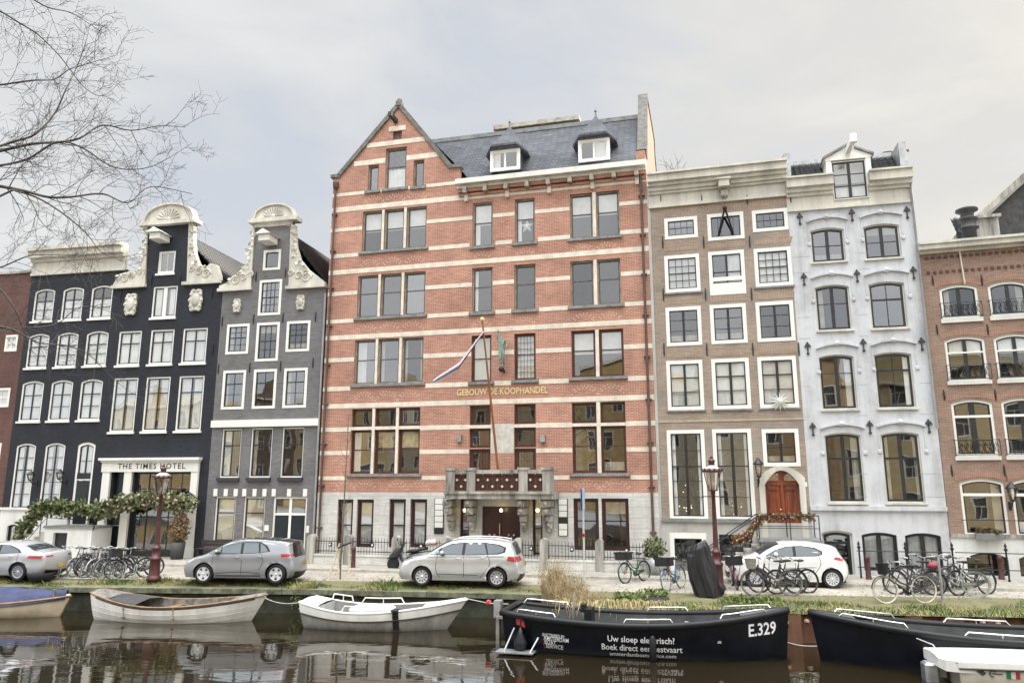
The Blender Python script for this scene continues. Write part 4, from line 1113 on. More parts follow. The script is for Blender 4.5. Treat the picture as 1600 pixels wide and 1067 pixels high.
wall_anchor(KH, an)
for i in range(2):
    u = (kws[9][0] + kws[9][2]) / 2 + i * kdx; z0 = kws[9][1]
    mb = MB(); mb.bevbox(u - .45, u + .45, -.3, -.1, z0 - .12, z0 + .1, .03); pb = mb.build('window_box', mat('grey zinc planter', (.2, .2, .2), .6), KH.root)
    mb = MB(); [mb.leaf((u + random.uniform(-.4, .4), random.uniform(-.3, -.12), z0 + .1), random.uniform(.1, .22), up=1) for k in range(90)]
    mb.build('window_box_plant', mat('mixed winter plants', (.12, .1, .05), .8, var=.4, scale=10), pb)
u, z = KH.P(1498, 393); MB().tube([(u, -.1, z), (u + .05, -.1, z - 1.35)], .03, 6).build('flag_socket', cream, KH.root)
# roofs behind the cornice
a = KH.P(1500, 377, 1.5)
mb = MB(); cu, cz = KH.P(1516, 376, 2.0)
mb.lathe([(.27, -.6), (.26, .45), (.38, .5), (.38, .56), (.26, .62), (.26, .85), (.36, .9), (.36, .96), (.25, 1.0), (.25, 1.2), (.42, 1.28), (.42, 1.36), (.2, 1.45)], 14, (cu, 2.0, cz)); mb.build('flue_pipe', mat('black zinc flue', (.05, .05, .055), .5), KH.root)
p0 = KH.P(1503, 376, 5); p1 = KH.P(1600, 286, 5)
sl_ = (p1[1] - p0[1]) / (p1[0] - p0[0])
mb = MB(); far = p0[0] + 6.5
mb.add([(p0[0], 5, p0[1]), (far, 5, p0[1] + sl_ * (far - p0[0])), (far, 5, kct - .3), (p0[0], 5, kct - .3)], [(0, 3, 2, 1)]); mb.build('roof_gable', mat('dark tarred gable', (.06, .06, .058), .8, var=.3), KH.root)
mb = MB(); mb.prism([(p0[0] - .3, p0[1] - .1), (far, p0[1] + sl_ * (far - p0[0])), (far, p0[1] + sl_ * (far - p0[0]) + .35), (p0[0] - .3, p0[1] + .22)], 4.7, 9); mb.build('roof', stone_dirty, KH.root)
mb = MB(); a1 = KH.P(1530, 377, 3); pantile(KH, KH.U(1503, 376, 3.4), KH.U(1566, 376, 3.4), 2.6, kct - .3, 4.9, KH.Z(1550, 335, 4.9), 'tiled_roof')
u, z = KH.P(1545, 362, 3.2); KH.boxes('roof_hatch', stone_dirty, [(u - .4, u + .35, 3.0, 4.2, z - .8, z + .55), (u - .48, u + .45, 2.9, 4.2, z + .551, z + .68)])
KH.shell(KWd, kct - .2, 9, rb2, stone)

# ===== houses to the left of the red one
def side_tiles(H, u0, z0, u1, z1, y0, y1, name='tiled_roof'):
    mb = MB(); L_ = math.hypot(u1 - u0, z1 - z0); nr = int(L_ / .32); nc = int((y1 - y0) / .05); v = []; fs = []
    sg = 1 if u1 < u0 else -1
    for r in range(nr):
        for e in (0, 1):
            t = (r + e) / nr
            for k in range(nc + 1):
                y = y0 + (y1 - y0) * k / nc; h = .055 * math.sin(y / .25 * 6.283) + (.06 if e == 0 else 0)
                v.append((u0 + (u1 - u0) * t + sg * h * (z1 - z0) / L_, y, z0 + (z1 - z0) * t + h * abs(u1 - u0) / L_))
    for r in range(2 * nr - 1):
        for k in range(nc): fs.append((r * (nc + 1) + k, r * (nc + 1) + k + 1, (r + 1) * (nc + 1) + k + 1, (r + 1) * (nc + 1) + k))
    mb.add(v, fs, 0, True); return mb.build(name, tile_m, H.root)
def neck_gable(H, W_, sh, nb, nt, uc, rz, m, lo, left, right, ped):
    """shoulders at sh, neck between nb (left, right) at the bottom and nt at the top, white scroll pieces and a curved pediment"""
    (a, za), (b, zb) = nb; (c, zc), (d, zd) = nt
    ztop = (zc + zd) / 2; zs = sh
    H.wall([(0, lo), (W_, lo), (W_, zs), (b, zs), (d, ztop), (c, ztop), (a, zs), (0, zs)], m)
    rnd = random.Random(3)
    for pts, sg in ((left, -1), (right, 1)):
        P_ = H.poly(pts); g = MB().prism(P_, -.09, .22).build('scroll_ornament', cream, H.root)
        # carved leaves and volutes along the outer curve
        mb = MB(); out = [p for p in P_[2:-1]]
        for p, q_ in zip(out, out[1:]):
            n = max(1, int(math.hypot(q_[0] - p[0], q_[1] - p[1]) / .22))
            for k in range(n):
                t = (k + .5) / n; x, z = p[0] + (q_[0] - p[0]) * t, p[1] + (q_[1] - p[1]) * t
                for _ in range(3): mb.leaf((x - sg * rnd.uniform(-.03, .2), -.1, z - rnd.uniform(-.05, .2)), rnd.uniform(.12, .3), 0, rnd)
                mb.ball((x - sg * rnd.uniform(0, .08), -.08, z - rnd.uniform(0, .08)), rnd.uniform(.05, .09), 6, 0, (1, .6, 1))
        zz = min(p[1] for p in P_)
        for k in range(3):
            x = P_[-2][0] - sg * (.5 + .42 * k); zc = zz + .42 + .14 * k; rr = .26 - .05 * k
            mb.tube([(x + sg * rr * (1 - q / 26) * math.cos(q * .5), -.1, zc + rr * (1 - q / 26) * math.sin(q * .5)) for q in range(25)], [.05 * (1 - q / 34) for q in range(25)], 6)
        mb.build('carving', cream, g)
        x0, x1 = min(p[0] for p in P_), max(p[0] for p in P_); H.boxes('ledge', cream, [(x0 - .05, x1 + .05, -.17, .24, zz - .1, zz + .06)], g)
    (pl, pb), (pr_, pb2), pk = ped
    zb_ = (pb + pb2) / 2; n = 14; hgt = pk - zb_; mid = (pl + pr_) / 2
    arc = [(pl + .12 + (pr_ - pl - .24) * k / n, zb_ + hgt * math.sqrt(max(0, 1 - (2 * k / n - 1) ** 2)) ** .9) for k in range(n + 1)]
    pd = MB().prism(arc, -.12, .3).build('pediment', cream, H.root)
    mb = MB()
    for p, q_ in zip(arc, arc[1:]):
        def o(t): s_ = 1 + .1; return (mid + (t[0] - mid) * 1.06, zb_ + (t[1] - zb_) * s_ + .02)
        mb.prism([p, q_, o(q_), o(p)], -.22, .3)
    mb.box(pl - .12, pr_ + .12, -.3, .35, zb_ - .2, zb_ - .002)
    mb.build('pediment_moulding', cream, pd)
    mb = MB(); 
    for k in range(9):
        an_ = math.pi * (k + .5) / 9; rr = min(hgt, (pr_ - pl) / 2) * .55
        mb.tube([(mid + .1 * math.cos(an_), -.14, zb_ + .12), (mid + rr * 1.35 * math.cos(an_), -.14, zb_ + .12 + rr * 1.15 * math.sin(an_))], [.02, .075], 6)
    mb.ball((mid, -.14, zb_ + .12), .12, 8, 0, (1, .6, 1)); mb.build('carving', cream, pd)
    side_tiles(H, W_, sh - .05, uc, rz, .3, 8.5); side_tiles(H, 0, sh - .05, uc, rz, .3, 8.5)
def hoist_hood(H, px, py):
    u, z = H.P(px, py, -.3); mb = MB()
    mb.bevbox(u - .3, u + .3, -.85, .0, z - .16, z + .16, .04); mb.prism([(u - .42, z + .161), (u + .42, z + .161), (u, z + .42)], -.98, .0)
    mb.build('hoist_hood', white, H.root)
def cartouche(H, x0, y0, x1, y1):
    a, b = H.P(x0, y1); c, d = H.P(x1, y0); m, zc = (a + c) / 2, (b + d) / 2; w, h = (c - a) / 2, (d - b) / 2
    pts = []
    for k in range(28):
        t = 2 * math.pi * k / 28; r = 1 + .1 * math.cos(6 * t)
        pts.append((m + w * .95 * r * max(-.85, min(.85, math.cos(t) * 1.15)), zc + h * .93 * r * math.sin(t)))
    g = MB().prism(pts, -.1, .01).build('cartouche', cream, H.root)
    mb = MB(); mb.ball((m, -.1, zc), w * .55, 10, 0, (1, .35, 1.5))
    for k in range(10):
        t = 2 * math.pi * k / 10; mb.ball((m + w * .82 * math.cos(t), -.1, zc + h * .82 * math.sin(t)), w * .2, 7, 0, (1, .6, 1))
    mb.build('carving', cream, g)

# ----- grey-purple gabled house
GH = House('grey_gabled_house', 'narrow grey brick house with white scroll gable, next to the red brick house', 0, 0, 12.5, prev=(RH, -.12))
GW = -GH.U(324, 767); GH.back_shift(GW)
grey_b = brick('grey painted brick', (0.185, 0.178, 0.182), (0.145, 0.14, 0.143), (0.2, 0.195, 0.195), stain=.25, ms=.008)
gk = dict(fw=.13, fd=-.02, fm=white, sm=black_wood, sw=.05, mw=.022)
GH.row([((410.5, 423), (439.7, 389.5))], cols=1, rows=(), **gk)
GH.row([((402.6, 493.5), (441.4, 436))], cols=4, rows=(-.25, .5, -.75), pane=pane_sky, **gk)
GH.row([((352, 554), (390.8, 505)), ((446, 550), (485.6, 501))], cols=3, rows=(-.25, .55, -.78), pane=pane_sky, **gk)
GH.row([((398, 565), (437.8, 503))], cols=3, rows=(-.25, .52, -.76), **gk)
GH.row([((345, 640), (385, 578)), ((393.3, 638.8), (433.3, 576)), ((441, 637.5), (481.3, 574.5))], cols=2, rows=(-.35, .68), **gk)
g2 = dict(fw=.06, fd=.06, fm=white, sm=black_wood, sw=.05, sill=(.16, .14, mat('slate blue sill', (.035, .04, .05), .5)))
GH.row([((342, 746), (378, 669.5))], cols=2, rows=(.67,), cur='L.4', pane=pane_dark, **g2)
GH.row([((388, 746), (426.5, 668)), ((437, 745.5), (475.7, 667.5))], cols=2, rows=(.67,), pane=pane_dark, **g2)
g3 = dict(g2); g3['sill'] = None
GH.row([((332, 846.5), (369, 776)), ((377, 846.5), (414.7, 776))], cols=1, rows=(.66,), cur='T1', cm=blind_m, **g3)
a, c = GH.U(425, 820), GH.U(478, 820); z1 = GH.Z(450, 776)
w = GH.win(a, .1, c, z1, fw=.09, fd=.05, fm=white, sm=dark_green, sw=.05, cols=1, rows=(), midw=.12, trans=(.72,), tw=.1, pane=pane_dark, name='double_door', fb=.02)
for k in range(2):
    x0 = a + .1 + k * ((c - a) / 2 - .03); x1 = x0 + (c - a) / 2 - .17
    mb = MB(); zt = .1 + (z1 - .1) * .7; mb.box(x0, x1, .07, .082, .12, zt)
    for za, zb in ((.25, .9), (1.05, zt - .12)): mb.box(x0 + .1, x1 - .1, .06, .071, za, zb)
    dl = mb.build('door_leaf', mat('teal black door paint', (.012, .02, .028), .35, var=.2), w)
gsh = GH.Z(430, 448.5)
gL = [(343.6, 452), (393, 450.5), (398.5, 357), (395, 357), (393, 385), (389, 410), (379, 421), (368, 433), (355, 443), (344, 447)]
gRt = [(508, 446), (452, 447), (455.5, 352), (461, 352), (463, 385), (469, 405), (481, 420), (495, 431), (507, 440)]
nb = (GH.P(393, 450), GH.P(452.5, 446.5)); ntp = (GH.P(398, 345), GH.P(456.5, 340))
neck_gable(GH, GW, gsh, nb, ntp, GH.U(433, 355), GH.Z(433, 352), grey_b, 0, gL, gRt, (GH.P(396, 345), GH.P(464, 340), GH.Z(433, 322)))
GH.boxes('neck_band', cream, [(*[GH.U(x, 352) for x in (397, 457)], -.06, .05, GH.Z(428, 354), GH.Z(428, 347.5))])
hoist_hood(GH, 421, 376)
for q in ((364, 466, 379, 490), (462.5, 460, 478.5, 486)): cartouche(GH, *q)
GH.boxes('white_fascia', white, [(-.03, GW + .02, -.1, .02, GH.Z(410, 666.5), GH.Z(410, 655.5))])
GH.boxes('keystone_block', white, [(GH.U(x, 770) - .1, GH.U(x, 770) + .1, -.03, .01, GH.Z(400, 775), GH.Z(400, 763.5)) for x in (337, 353, 368.5, 382, 398, 413.5, 428, 452, 477)], each=True)
an = [(GH.P(x, y)[0], GH.P(x, y)[1], .5) for x, y in ((347, 510), (396, 506), (442, 504), (493, 503), (341, 584), (390, 582), (438, 580), (489, 575), (400, 440), (446, 434))]
wall_anchor(GH, an)
GH.boxes('name_plate', white, [(*[GH.U(x, 825) for x in (413.5, 420)], -.03, .01, GH.Z(416, 829), GH.Z(416, 820)), (*[GH.U(x, 825) for x in (479, 483)], -.03, .01, GH.Z(480, 832), GH.Z(480, 821))])
GH.shell(GW, gsh - .1, 9, grey_b)
MB().tube([(GW + .02, -.06, .2), (GW + .02, -.06, gsh - .5)], .05, 8).build('downpipe', mat('grey downpipe', (.3, .31, .32), .5), GH.root)

# ----- dark hotel with neck gable
HH = House('dark_hotel_house', 'blue black painted hotel with white neck gable and white shopfront carrying black lettering', 0, 0, 11.5, prev=(GH, 0))
HW = -HH.U(158.5, 767); HH.back_shift(HW)
dark_b = brick('blue black painted brick', (0.027, 0.031, 0.039), (0.021, 0.024, 0.031), (0.016, 0.018, 0.023), stain=.3, ms=.008, rough=.6)
hk = dict(fw=.08, fd=.03, fm=white, sm=black_wood, sw=.05, sill=(.11, .07, white))
HH.row([((245.5, 428), (275, 391.5))], cols=2, rows=(), **{**hk, 'sm': white})
HH.row([((235.5, 497), (278, 446))], cols=1, rows=(), midw=.2, cur='L.3+R.3', pane=pane_sky, **hk)
HH.row([((181, 571.5), (222, 516.5)), ((231, 569.5), (273, 514.5)), ((282, 567.5), (325, 511))], cols=2, rows=(.66,), bar=.06, cur='F', **hk)
HH.row([((170, 675), (216.5, 590)), ((221, 674), (267, 588)), ((273, 673), (320, 586))], cols=2, rows=(.72,), bar=.06, cur='L.5+R.42', **hk)
hsh = HH.Z(262, 443)
fz0, fz1 = HH.Z(237, 737), HH.Z(237, 719)
hs = []
for (x0, x1) in ((174.5, 197), (208.5, 301)):
    a, c = HH.U(x0, 770), HH.U(x1, 770); hs.append((a, c)); HH.holes.append(lp(a, .02, c, fz0))
hL = [(178, 448.5), (228, 446), (232, 352), (227.5, 352), (228, 375), (224, 400), (219, 418), (212, 428), (203, 425), (192, 428), (183, 438), (179, 444)]
hR = [(345, 439), (293, 443), (296.5, 347), (304, 346), (303, 370), (305, 395), (311, 412), (322, 420), (330, 412), (339, 414), (344, 430)]
nb = (HH.P(228.5, 446), HH.P(293, 442)); ntp = (HH.P(231, 348), HH.P(298, 343))
neck_gable(HH, HW, hsh, nb, ntp, HH.U(263, 355), HH.Z(263, 352), dark_b, 0, hL, hR, (HH.P(225, 350), HH.P(307.5, 344), HH.Z(264, 322)))
hoist_hood(HH, 252, 373)
for q in ((193, 457, 218, 495), (294, 450, 320, 489)): cartouche(HH, *q)
wall_anchor(HH, [(HH.P(x, y)[0], HH.P(x, y)[1], .6) for x, y in ((188, 472), (236, 447), (281, 444), (331, 467), (332, 555))])
# shopfront
a0, a1 = HH.U(161, 727), HH.U(314.5, 727)
sf = HH.boxes('shopfront', white, [(a0 + .06, a1 - .06, -.16, -.002, fz0, fz1), (a0 - .06, a1 + .04, -.3, -.002, fz1 + .001, fz1 + .12), (a0 + .02, a1 - .02, -.22, -.002, fz1 - .09, fz1)])
for x0, x1 in ((163, 174.5), (197, 208.5), (301, 311.5)):
    a, c = HH.U(x0, 740), HH.U(x1, 740)
    HH.boxes('pilaster', white, [(a, c, -.13, .02, .5, fz0 - .004), (a - .03, c + .03, -.16, .02, .02, .5)], sf)
mb = MB(); ta, tb = HH.U(184.5, 726, -.16), HH.U(290, 726, -.16); tzb = HH.Z(237, 732, -.16); text_mesh(mb, 'THE TIMES HOTEL', tb - ta, .27, (ta, -.166, tzb), bold=.012, spacing=1.2); mb.build('lettering', black_wood, sf)
a, c = hs[0]
mb = MB(); mb.box(a, c, .18, .24, .1, 2.6)
for za, zb in ((.3, 1.1), (1.3, 2.4)): mb.box(a + .12, c - .12, .16, .181, za, zb)
d_ = mb.build('door', dark_green, HH.root); HH.boxes('transom_panel', dark_green, [(a, c, .15, .25, 2.601, 2.75), (a, c, .2, .22, 2.75, fz0)], d_)
MB().tube([(a + .12, .12, 1.5), (c - .12, .12, 1.5)], .02).build('handle', chrome, d_)
a, c = hs[1]
HH.win(a, .02, c, fz0, fw=.05, fd=.1, fm=black_wood, sm=black_wood, sw=.06, cols=(.2, .4, .6, .8), rows=(.42, -.62, -.8), mw=.05, pane=pane_dark, hole=False, name='shop_window', fb=.35)
HH.shell(HW, hsh - .1, 9, dark_b)

# ----- dark house with cornice
KB = House('dark_cornice_house', 'blue black painted house with flat cream cornice, arched windows and white stoop', 0, 0, 11.5, prev=(HH, 0))
KBW = -KB.U(6, 767); KB.back_shift(KBW)
ak = dict(fw=.08, fd=.03, fm=white, sm=black_wood, sw=.045, rise=.14, cols=2, bar=.07, sill=(.1, .07, white))
KB.row([((49, 502.5), (87, 451)), ((93.5, 500.5), (132, 448)), ((138.5, 498.5), (177.5, 444.5))], rows=(-.33, .64), cur='B.6', **ak)
KB.row([((39, 576), (78, 521)), ((84.5, 573.5), (123.5, 518.5)), ((130, 571.5), (170.5, 516))], rows=(-.33, .64), cur='F', **ak)
KB.row([((27.5, 659), (69.5, 595.5)), ((73.5, 657.5), (115, 593)), ((120, 656), (161.5, 591))], rows=(-.33, .66), cur='F', **ak)
k4 = dict(ak); k4['sill'] = None
KB.row([((13.5, 795.5), (57, 693)), ((59.5, 794.5), (103, 691))], rows=(-.2, -.4, .6, -.8), cur='L.3+R.4', **k4)
a, b = KB.P(108, 819); c, d = KB.P(150, 690.5)
w = KB.win(a, b, c, d, fw=.12, fd=.03, fm=white, sm=black_wood, sw=.05, rise=.14, cols=2, bar=.07, rows=(-.8,), trans=(.545,), tw=.1, pane=pane_dark, fb=.01, name='front_door', cur='T.35', cm=curtain_m)
mb = MB(); zt = b + (d - b) * .525; mb.box(a + .13, c - .13, .05, .075, b + .02, zt)
for za, zb in ((.15, .9), (1.05, 1.9)): mb.box(a + .26, c - .26, .038, .051, b + za, b + zb)
mb.build('door_leaf', dark_green, w)
kz = KB.Z(60, 796.5)
mb = MB(); mb.box(a + .12, c - .12, .02, .07, zt + .1, b + (d - b) * .62); mb.build('transom_panel', dark_green, w)
sv = [h for h in KB.holes]; low = []
kct, kcb = KB.Z(130, 386), KB.Z(118, 427.5)
KB.wall([(0, kz - .4), (KBW, kz - .4), (KBW, kcb + .1), (0, kcb + .1)], dark_b)
KB.holes = []
x0_, z0_ = KB.P(9, 850); x1_, z1_ = KB.P(31, 819)
KB.win(x0_, z0_, x1_, z1_, fw=.05, fd=.05, fm=black_wood, sw=.03, cols=2, rows=(), rise=.1, cur='F', name='basement_window')
wp = plaster('white plinth render', (0.66, 0.66, 0.64), (0.4, 0.4, 0.38), .6)
KB.wall([(0, 0), (KB.U(107, 800), 0), (KB.U(107, 800), kz), (0, kz)], wp, y=-.05, depth=.34, name='plinth')
KB.boxes('plinth_moulding', wp, [(-.0, KB.U(106, 800), -.12, -.0, kz + .001, kz + .12)])
hh = kct - kcb
KB.cornice(0, KBW, [(kcb, kcb + .14, .1), (kcb + .141, kcb + hh * .5, .05), (kcb + hh * .5 + .001, kcb + hh * .62, .2), (kcb + hh * .62 + .001, kcb + hh * .86, .42), (kcb + hh * .86 + .001, kct, .56)], cream)
KB.boxes('roof_box', stone_dirty, [(KB.U(100, 385, 3), KB.U(130, 385, 3), 3, 5, kct - .5, kct + .95)])
sy = -1.35
s0, s1 = KB.U(68, 845, sy), KB.U(142, 845, sy); sz = KB.Z(100, 825, sy)
oa, oc = KB.U(82, 845, sy), KB.U(104, 845, sy); oz = KB.Z(93, 832, sy)
st = KB.boxes('stoop', wp, [(s0, oa, sy, -.051, 0, sz), (oc, s1, sy, -.051, 0, sz), (oa, oc, sy, -.051, oz, sz)])
KB.boxes('stoop_cap', stone, [(s0 - .06, s1 + .06, sy - .06, -.051, sz + .001, sz + .1)], st)
KB.boxes('stoop_opening', dark_green, [(oa + .002, oc - .002, sy + .15, sy + .2, 0.01, oz - .002)], st)
n = 6
KB.boxes('step', stone_dirty, [(s0 - .28 * (k + 1), s0 - .28 * k - .001, sy, -.06, 0, sz - (k + 1) * sz / (n + 1)) for k in range(n)], st)
mb = MB(); rail = KB.poly([(30, 843), (66, 800), (76, 790), (150, 794)], sy)
mb.tube([(u, sy, z) for u, z in rail], .022); mb.tube([(u, sy, z - .55) for u, z in rail], .016)
for t in (0, 1, 2, 3): u, z = rail[t]; mb.tube([(u, sy, z), (u, sy, max(.02, z - 1.0))], .02)
mb.build('stoop_railing', iron, st)
an = [(KB.P(x, y)[0], KB.P(x, y)[1], .5) for x, y in ((185, 470),)]
KB.shell(KBW, kcb, 9, dark_b, stone)

# ----- dark red brick house cut by the picture's left edge
FL = House('dark_red_brick_house', 'dark red brown brick house at the left end with small white windows', 0, 0, 11.5, prev=(KB, 0))
FW = 7.0; FL.back_shift(FW)
fb_ = brick('dark red brown brick', (0.15, 0.075, 0.062), (0.115, 0.058, 0.05), (0.12, 0.08, 0.07), stain=.3)
fk = dict(fw=.1, fd=-.02, fm=white, sm=white, sw=.04, cols=2, rows=(.5,), cur='F')
for lb, rt in (((6.5, 549.5), (29, 523)), ((-14, 636.5), (17, 606)), ((-32, 720), (3, 692)), ((-30, 556), (-6, 528))): FL.win(*FL.P(*lb), *FL.P(*rt), **fk)
ft = FL.Z(30, 427.5)
FL.wall([(0, 0), (FW, 0), (FW, ft), (0, ft)], fb_)
FL.boxes('roof_edge', stone_dirty, [(-.05, FW, -.08, .4, ft + .001, ft + .12)])
FL.shell(FW, ft - .1, 9, fb_, stone)

# ===== the houses across the canal, behind the camera (they show only as reflections in the windows)
oy = -15.0
ox = -88
for k, (w, h, col, lab) in enumerate(((9, 15, (0.62, 0.5, 0.3), 'ochre'), (7, 17, (0.6, 0.46, 0.24), 'amber'), (10, 14, (0.66, 0.58, 0.42), 'cream'), (8, 16, (0.2, 0.15, 0.12), 'brown'), (9, 15, (0.66, 0.52, 0.28), 'yellow'), (8, 16.5, (0.6, 0.55, 0.45), 'beige'), (9, 14, (0.5, 0.32, 0.2), 'tan'), (10, 16, (0.62, 0.52, 0.34), 'sand'), (9, 17, (0.55, 0.42, 0.2), 'honey'), (10, 15, (0.64, 0.58, 0.45), 'ivory'), (9, 16, (0.5, 0.36, 0.22), 'bronze'), (9, 15, (0.6, 0.5, 0.3), 'straw'))):
    t = thing('canal_house', f'{lab} canal house on the opposite bank, mirrored in the window panes', 'house', (ox + w, oy, 0), math.pi, 'houses on the opposite bank')
    pm = mat(f'{lab} opposite plaster', col, .8, var=.1, scale=1)
    hs_ = []; mw2 = MB(); mp2 = MB()
    nw = 3
    for f in range(4):
        for j in range(nw):
            u = w * (j + .5) / nw; z0 = 1.2 + f * 3.3
            hs_.append(lp(u - .65, z0, u + .65, z0 + 2.1))
            ring(mw2, lp(u - .66, z0 - .01, u + .66, z0 + 2.11), lp(u - .53, z0 + .12, u + .53, z0 + 1.98), -.02, .1)
            mw2.box(u - .53, u + .53, .0, .06, z0 + 1.25, z0 + 1.32); mw2.box(u - .03, u + .03, .01, .05, z0 + .12, z0 + 1.25)
            mp2.quad((u - .6, .08, z0 + .05), (u + .6, .08, z0 + .05), (u + .6, .08, z0 + 2.05), (u - .6, .08, z0 + 2.05))
    gab_ = [(0, 0), (w, 0), (w, h - 1.5), (w * .7, h - 1), (w * .62, h + 1.2), (w * .38, h + 1.2), (w * .3, h - 1), (0, h - 1.5)] if k % 2 else [(0, 0), (w, 0), (w, h), (0, h)]
    mb = MB(); P_, F_ = tri2d([gab_] + hs_); mb.add([(u, 0, z) for u, z in P_], F_)
    for u in (0, w): mb.quad((u, 0, 0), (u, 8, 0), (u, 8, h - 1.5), (u, 0, h - 1.5))
    mb.build('wall', pm, t); mw2.build('window', white, t); mp2.build('window_pane', mat('grey mirror pane', (.10, .105, .11), .15, var=.1), t)
    mb = MB(); mb.box(-.05, w + .05, -.4, .1, h - 1.9 if k % 2 else h, (h - 1.7) if k % 2 else h + .5); mb.build('cornice', white, t)
    mb = MB(); mb.quad((0, .05, h - 1.52), (w, .05, h - 1.52), (w, 8, h - 1.52), (0, 8, h - 1.52)); mb.build('roof', stone, t)
    ox += w + .02
mb = MB(); mb.quad((-100, -60, -.04), (100, -60, -.04), (100, -8.0, -.04), (-100, -8.0, -.04)); tag(mb.build('opposite_street', paving), kind='structure')

# ------------------------------------------------------------ street furniture
def planeP(o, a, y, px, py):
    """pixel to (u, z) on the vertical plane that is y behind the line through o heading a degrees to the right and nearer"""
    ax = Vector((math.cos(R(a)), -math.sin(R(a)), 0)); ay = Vector((math.sin(R(a)), math.cos(R(a)), 0))
    d = ray(px, py); q = Vector((o[0], o[1], 0)) + ay * y - Vector((0, 0, CAM_H)); t = ay.dot(q) / ay.dot(d); p = d * t
    return ((p - q).dot(ax), p.z + CAM_H)
# railings before the red house
FY = -1.25
def fence(label, posts, x0, x1):
    o = RH.W(RH.U(x0, 870, FY), FY, .1); t = thing('iron_railing', label, 'railing', o, -RH.a, 'railings before the red house')
    u0 = RH.U(x0, 870, FY); L_ = RH.U(x1, 870, FY) - u0; zt = RH.Z(600, 839, FY) - .1
    pu = [RH.U(p, 870, FY) - u0 for p in posts]
    mb = MB(); mb.box(0, L_, -.14, .14, 0, .34); mb.box(-.02, L_ + .02, -.17, .17, .341, .42); mb.build('plinth', granite, t)
    for u in pu:
        mb = MB(); mb.box(u - .16, u + .16, -.2, .2, 0, zt - .1); mb.prism([(u - .16, zt - .1)] + [(u + .16, zt - .1)] + [(u + .16 * math.cos(k * math.pi / 8), zt - .1 + .18 * math.sin(k * math.pi / 8)) for k in range(1, 8)], -.2, .2); mb.build('stone_post', stone_dirty, t)
    ed = sorted([0.0] + pu + [L_])
    for a, b in zip(ed, ed[1:]):
        a += .17; b -= .17
        if b - a < .3: continue
        mb = MB(); n = max(2, round((b - a) / .13))
        for z in (.52, zt - .22): mb.box(a, b, -.012, .012, z, z + .03)
        for k in range(n + 1):
            x = a + (b - a) * k / n; mb.tube([(x, 0, .42), (x, 0, zt - .1), (x, 0, zt)], [.011, .011, .002], 5)
        c = (a + b) / 2; mb.box(c - .07, c + .07, -.05, -.013, zt - .42, zt - .25); mb.build('bars', iron, t)
        MB().ball((c, -.06, zt - .335), .045, 8).build('number_disc', white, t)
    return t
fence('black iron railing with stone posts left of the entrance', (487, 544.5, 619.5, 697), 487, 700)
fence('black iron railing with stone posts right of the entrance', (810, 851, 937.5, 1022), 806, 1024)
# bollards
bol_m = mat('red brown bollard paint', (0.075, 0.022, 0.02), .45, var=.25, scale=6)
bol = thing('bollard', 'red brown bollard', 'bollard', (0, 0, 0))
mb = MB(); mb.lathe([(.11, 0), (.11, .12), (.095, .14), (.085, .6), (.085, .78), (.1, .8), (.1, .84), (.06, .93), (.0, .95)], 12); mb.build('post', bol_m, bol)
mb = MB(); [mb.box(-.02, .02, -.1, -.083, .45 + k * .09, .5 + k * .09) for k in range(3)]; mb.build('cross_marks', mat('worn cross marks', (.16, .06, .05), .6), bol)
for i, (px, py, lab) in enumerate(((369.5 + 182, 890, 'red brown bollard beside the staked young tree before the left railing'), (1011, 898, 'red brown bollard between the crate bicycle and the grey planter'), (1358, 909, 'red brown bollard behind the white car, before the white house'), (1566, 909, 'red brown bollard at the far right before the brick house'))):
    b = bol if i == 0 else copy_tree(bol)
    b.location = gnd(px, py); b['label'] = lab; b['group'] = 'bollards along the street'
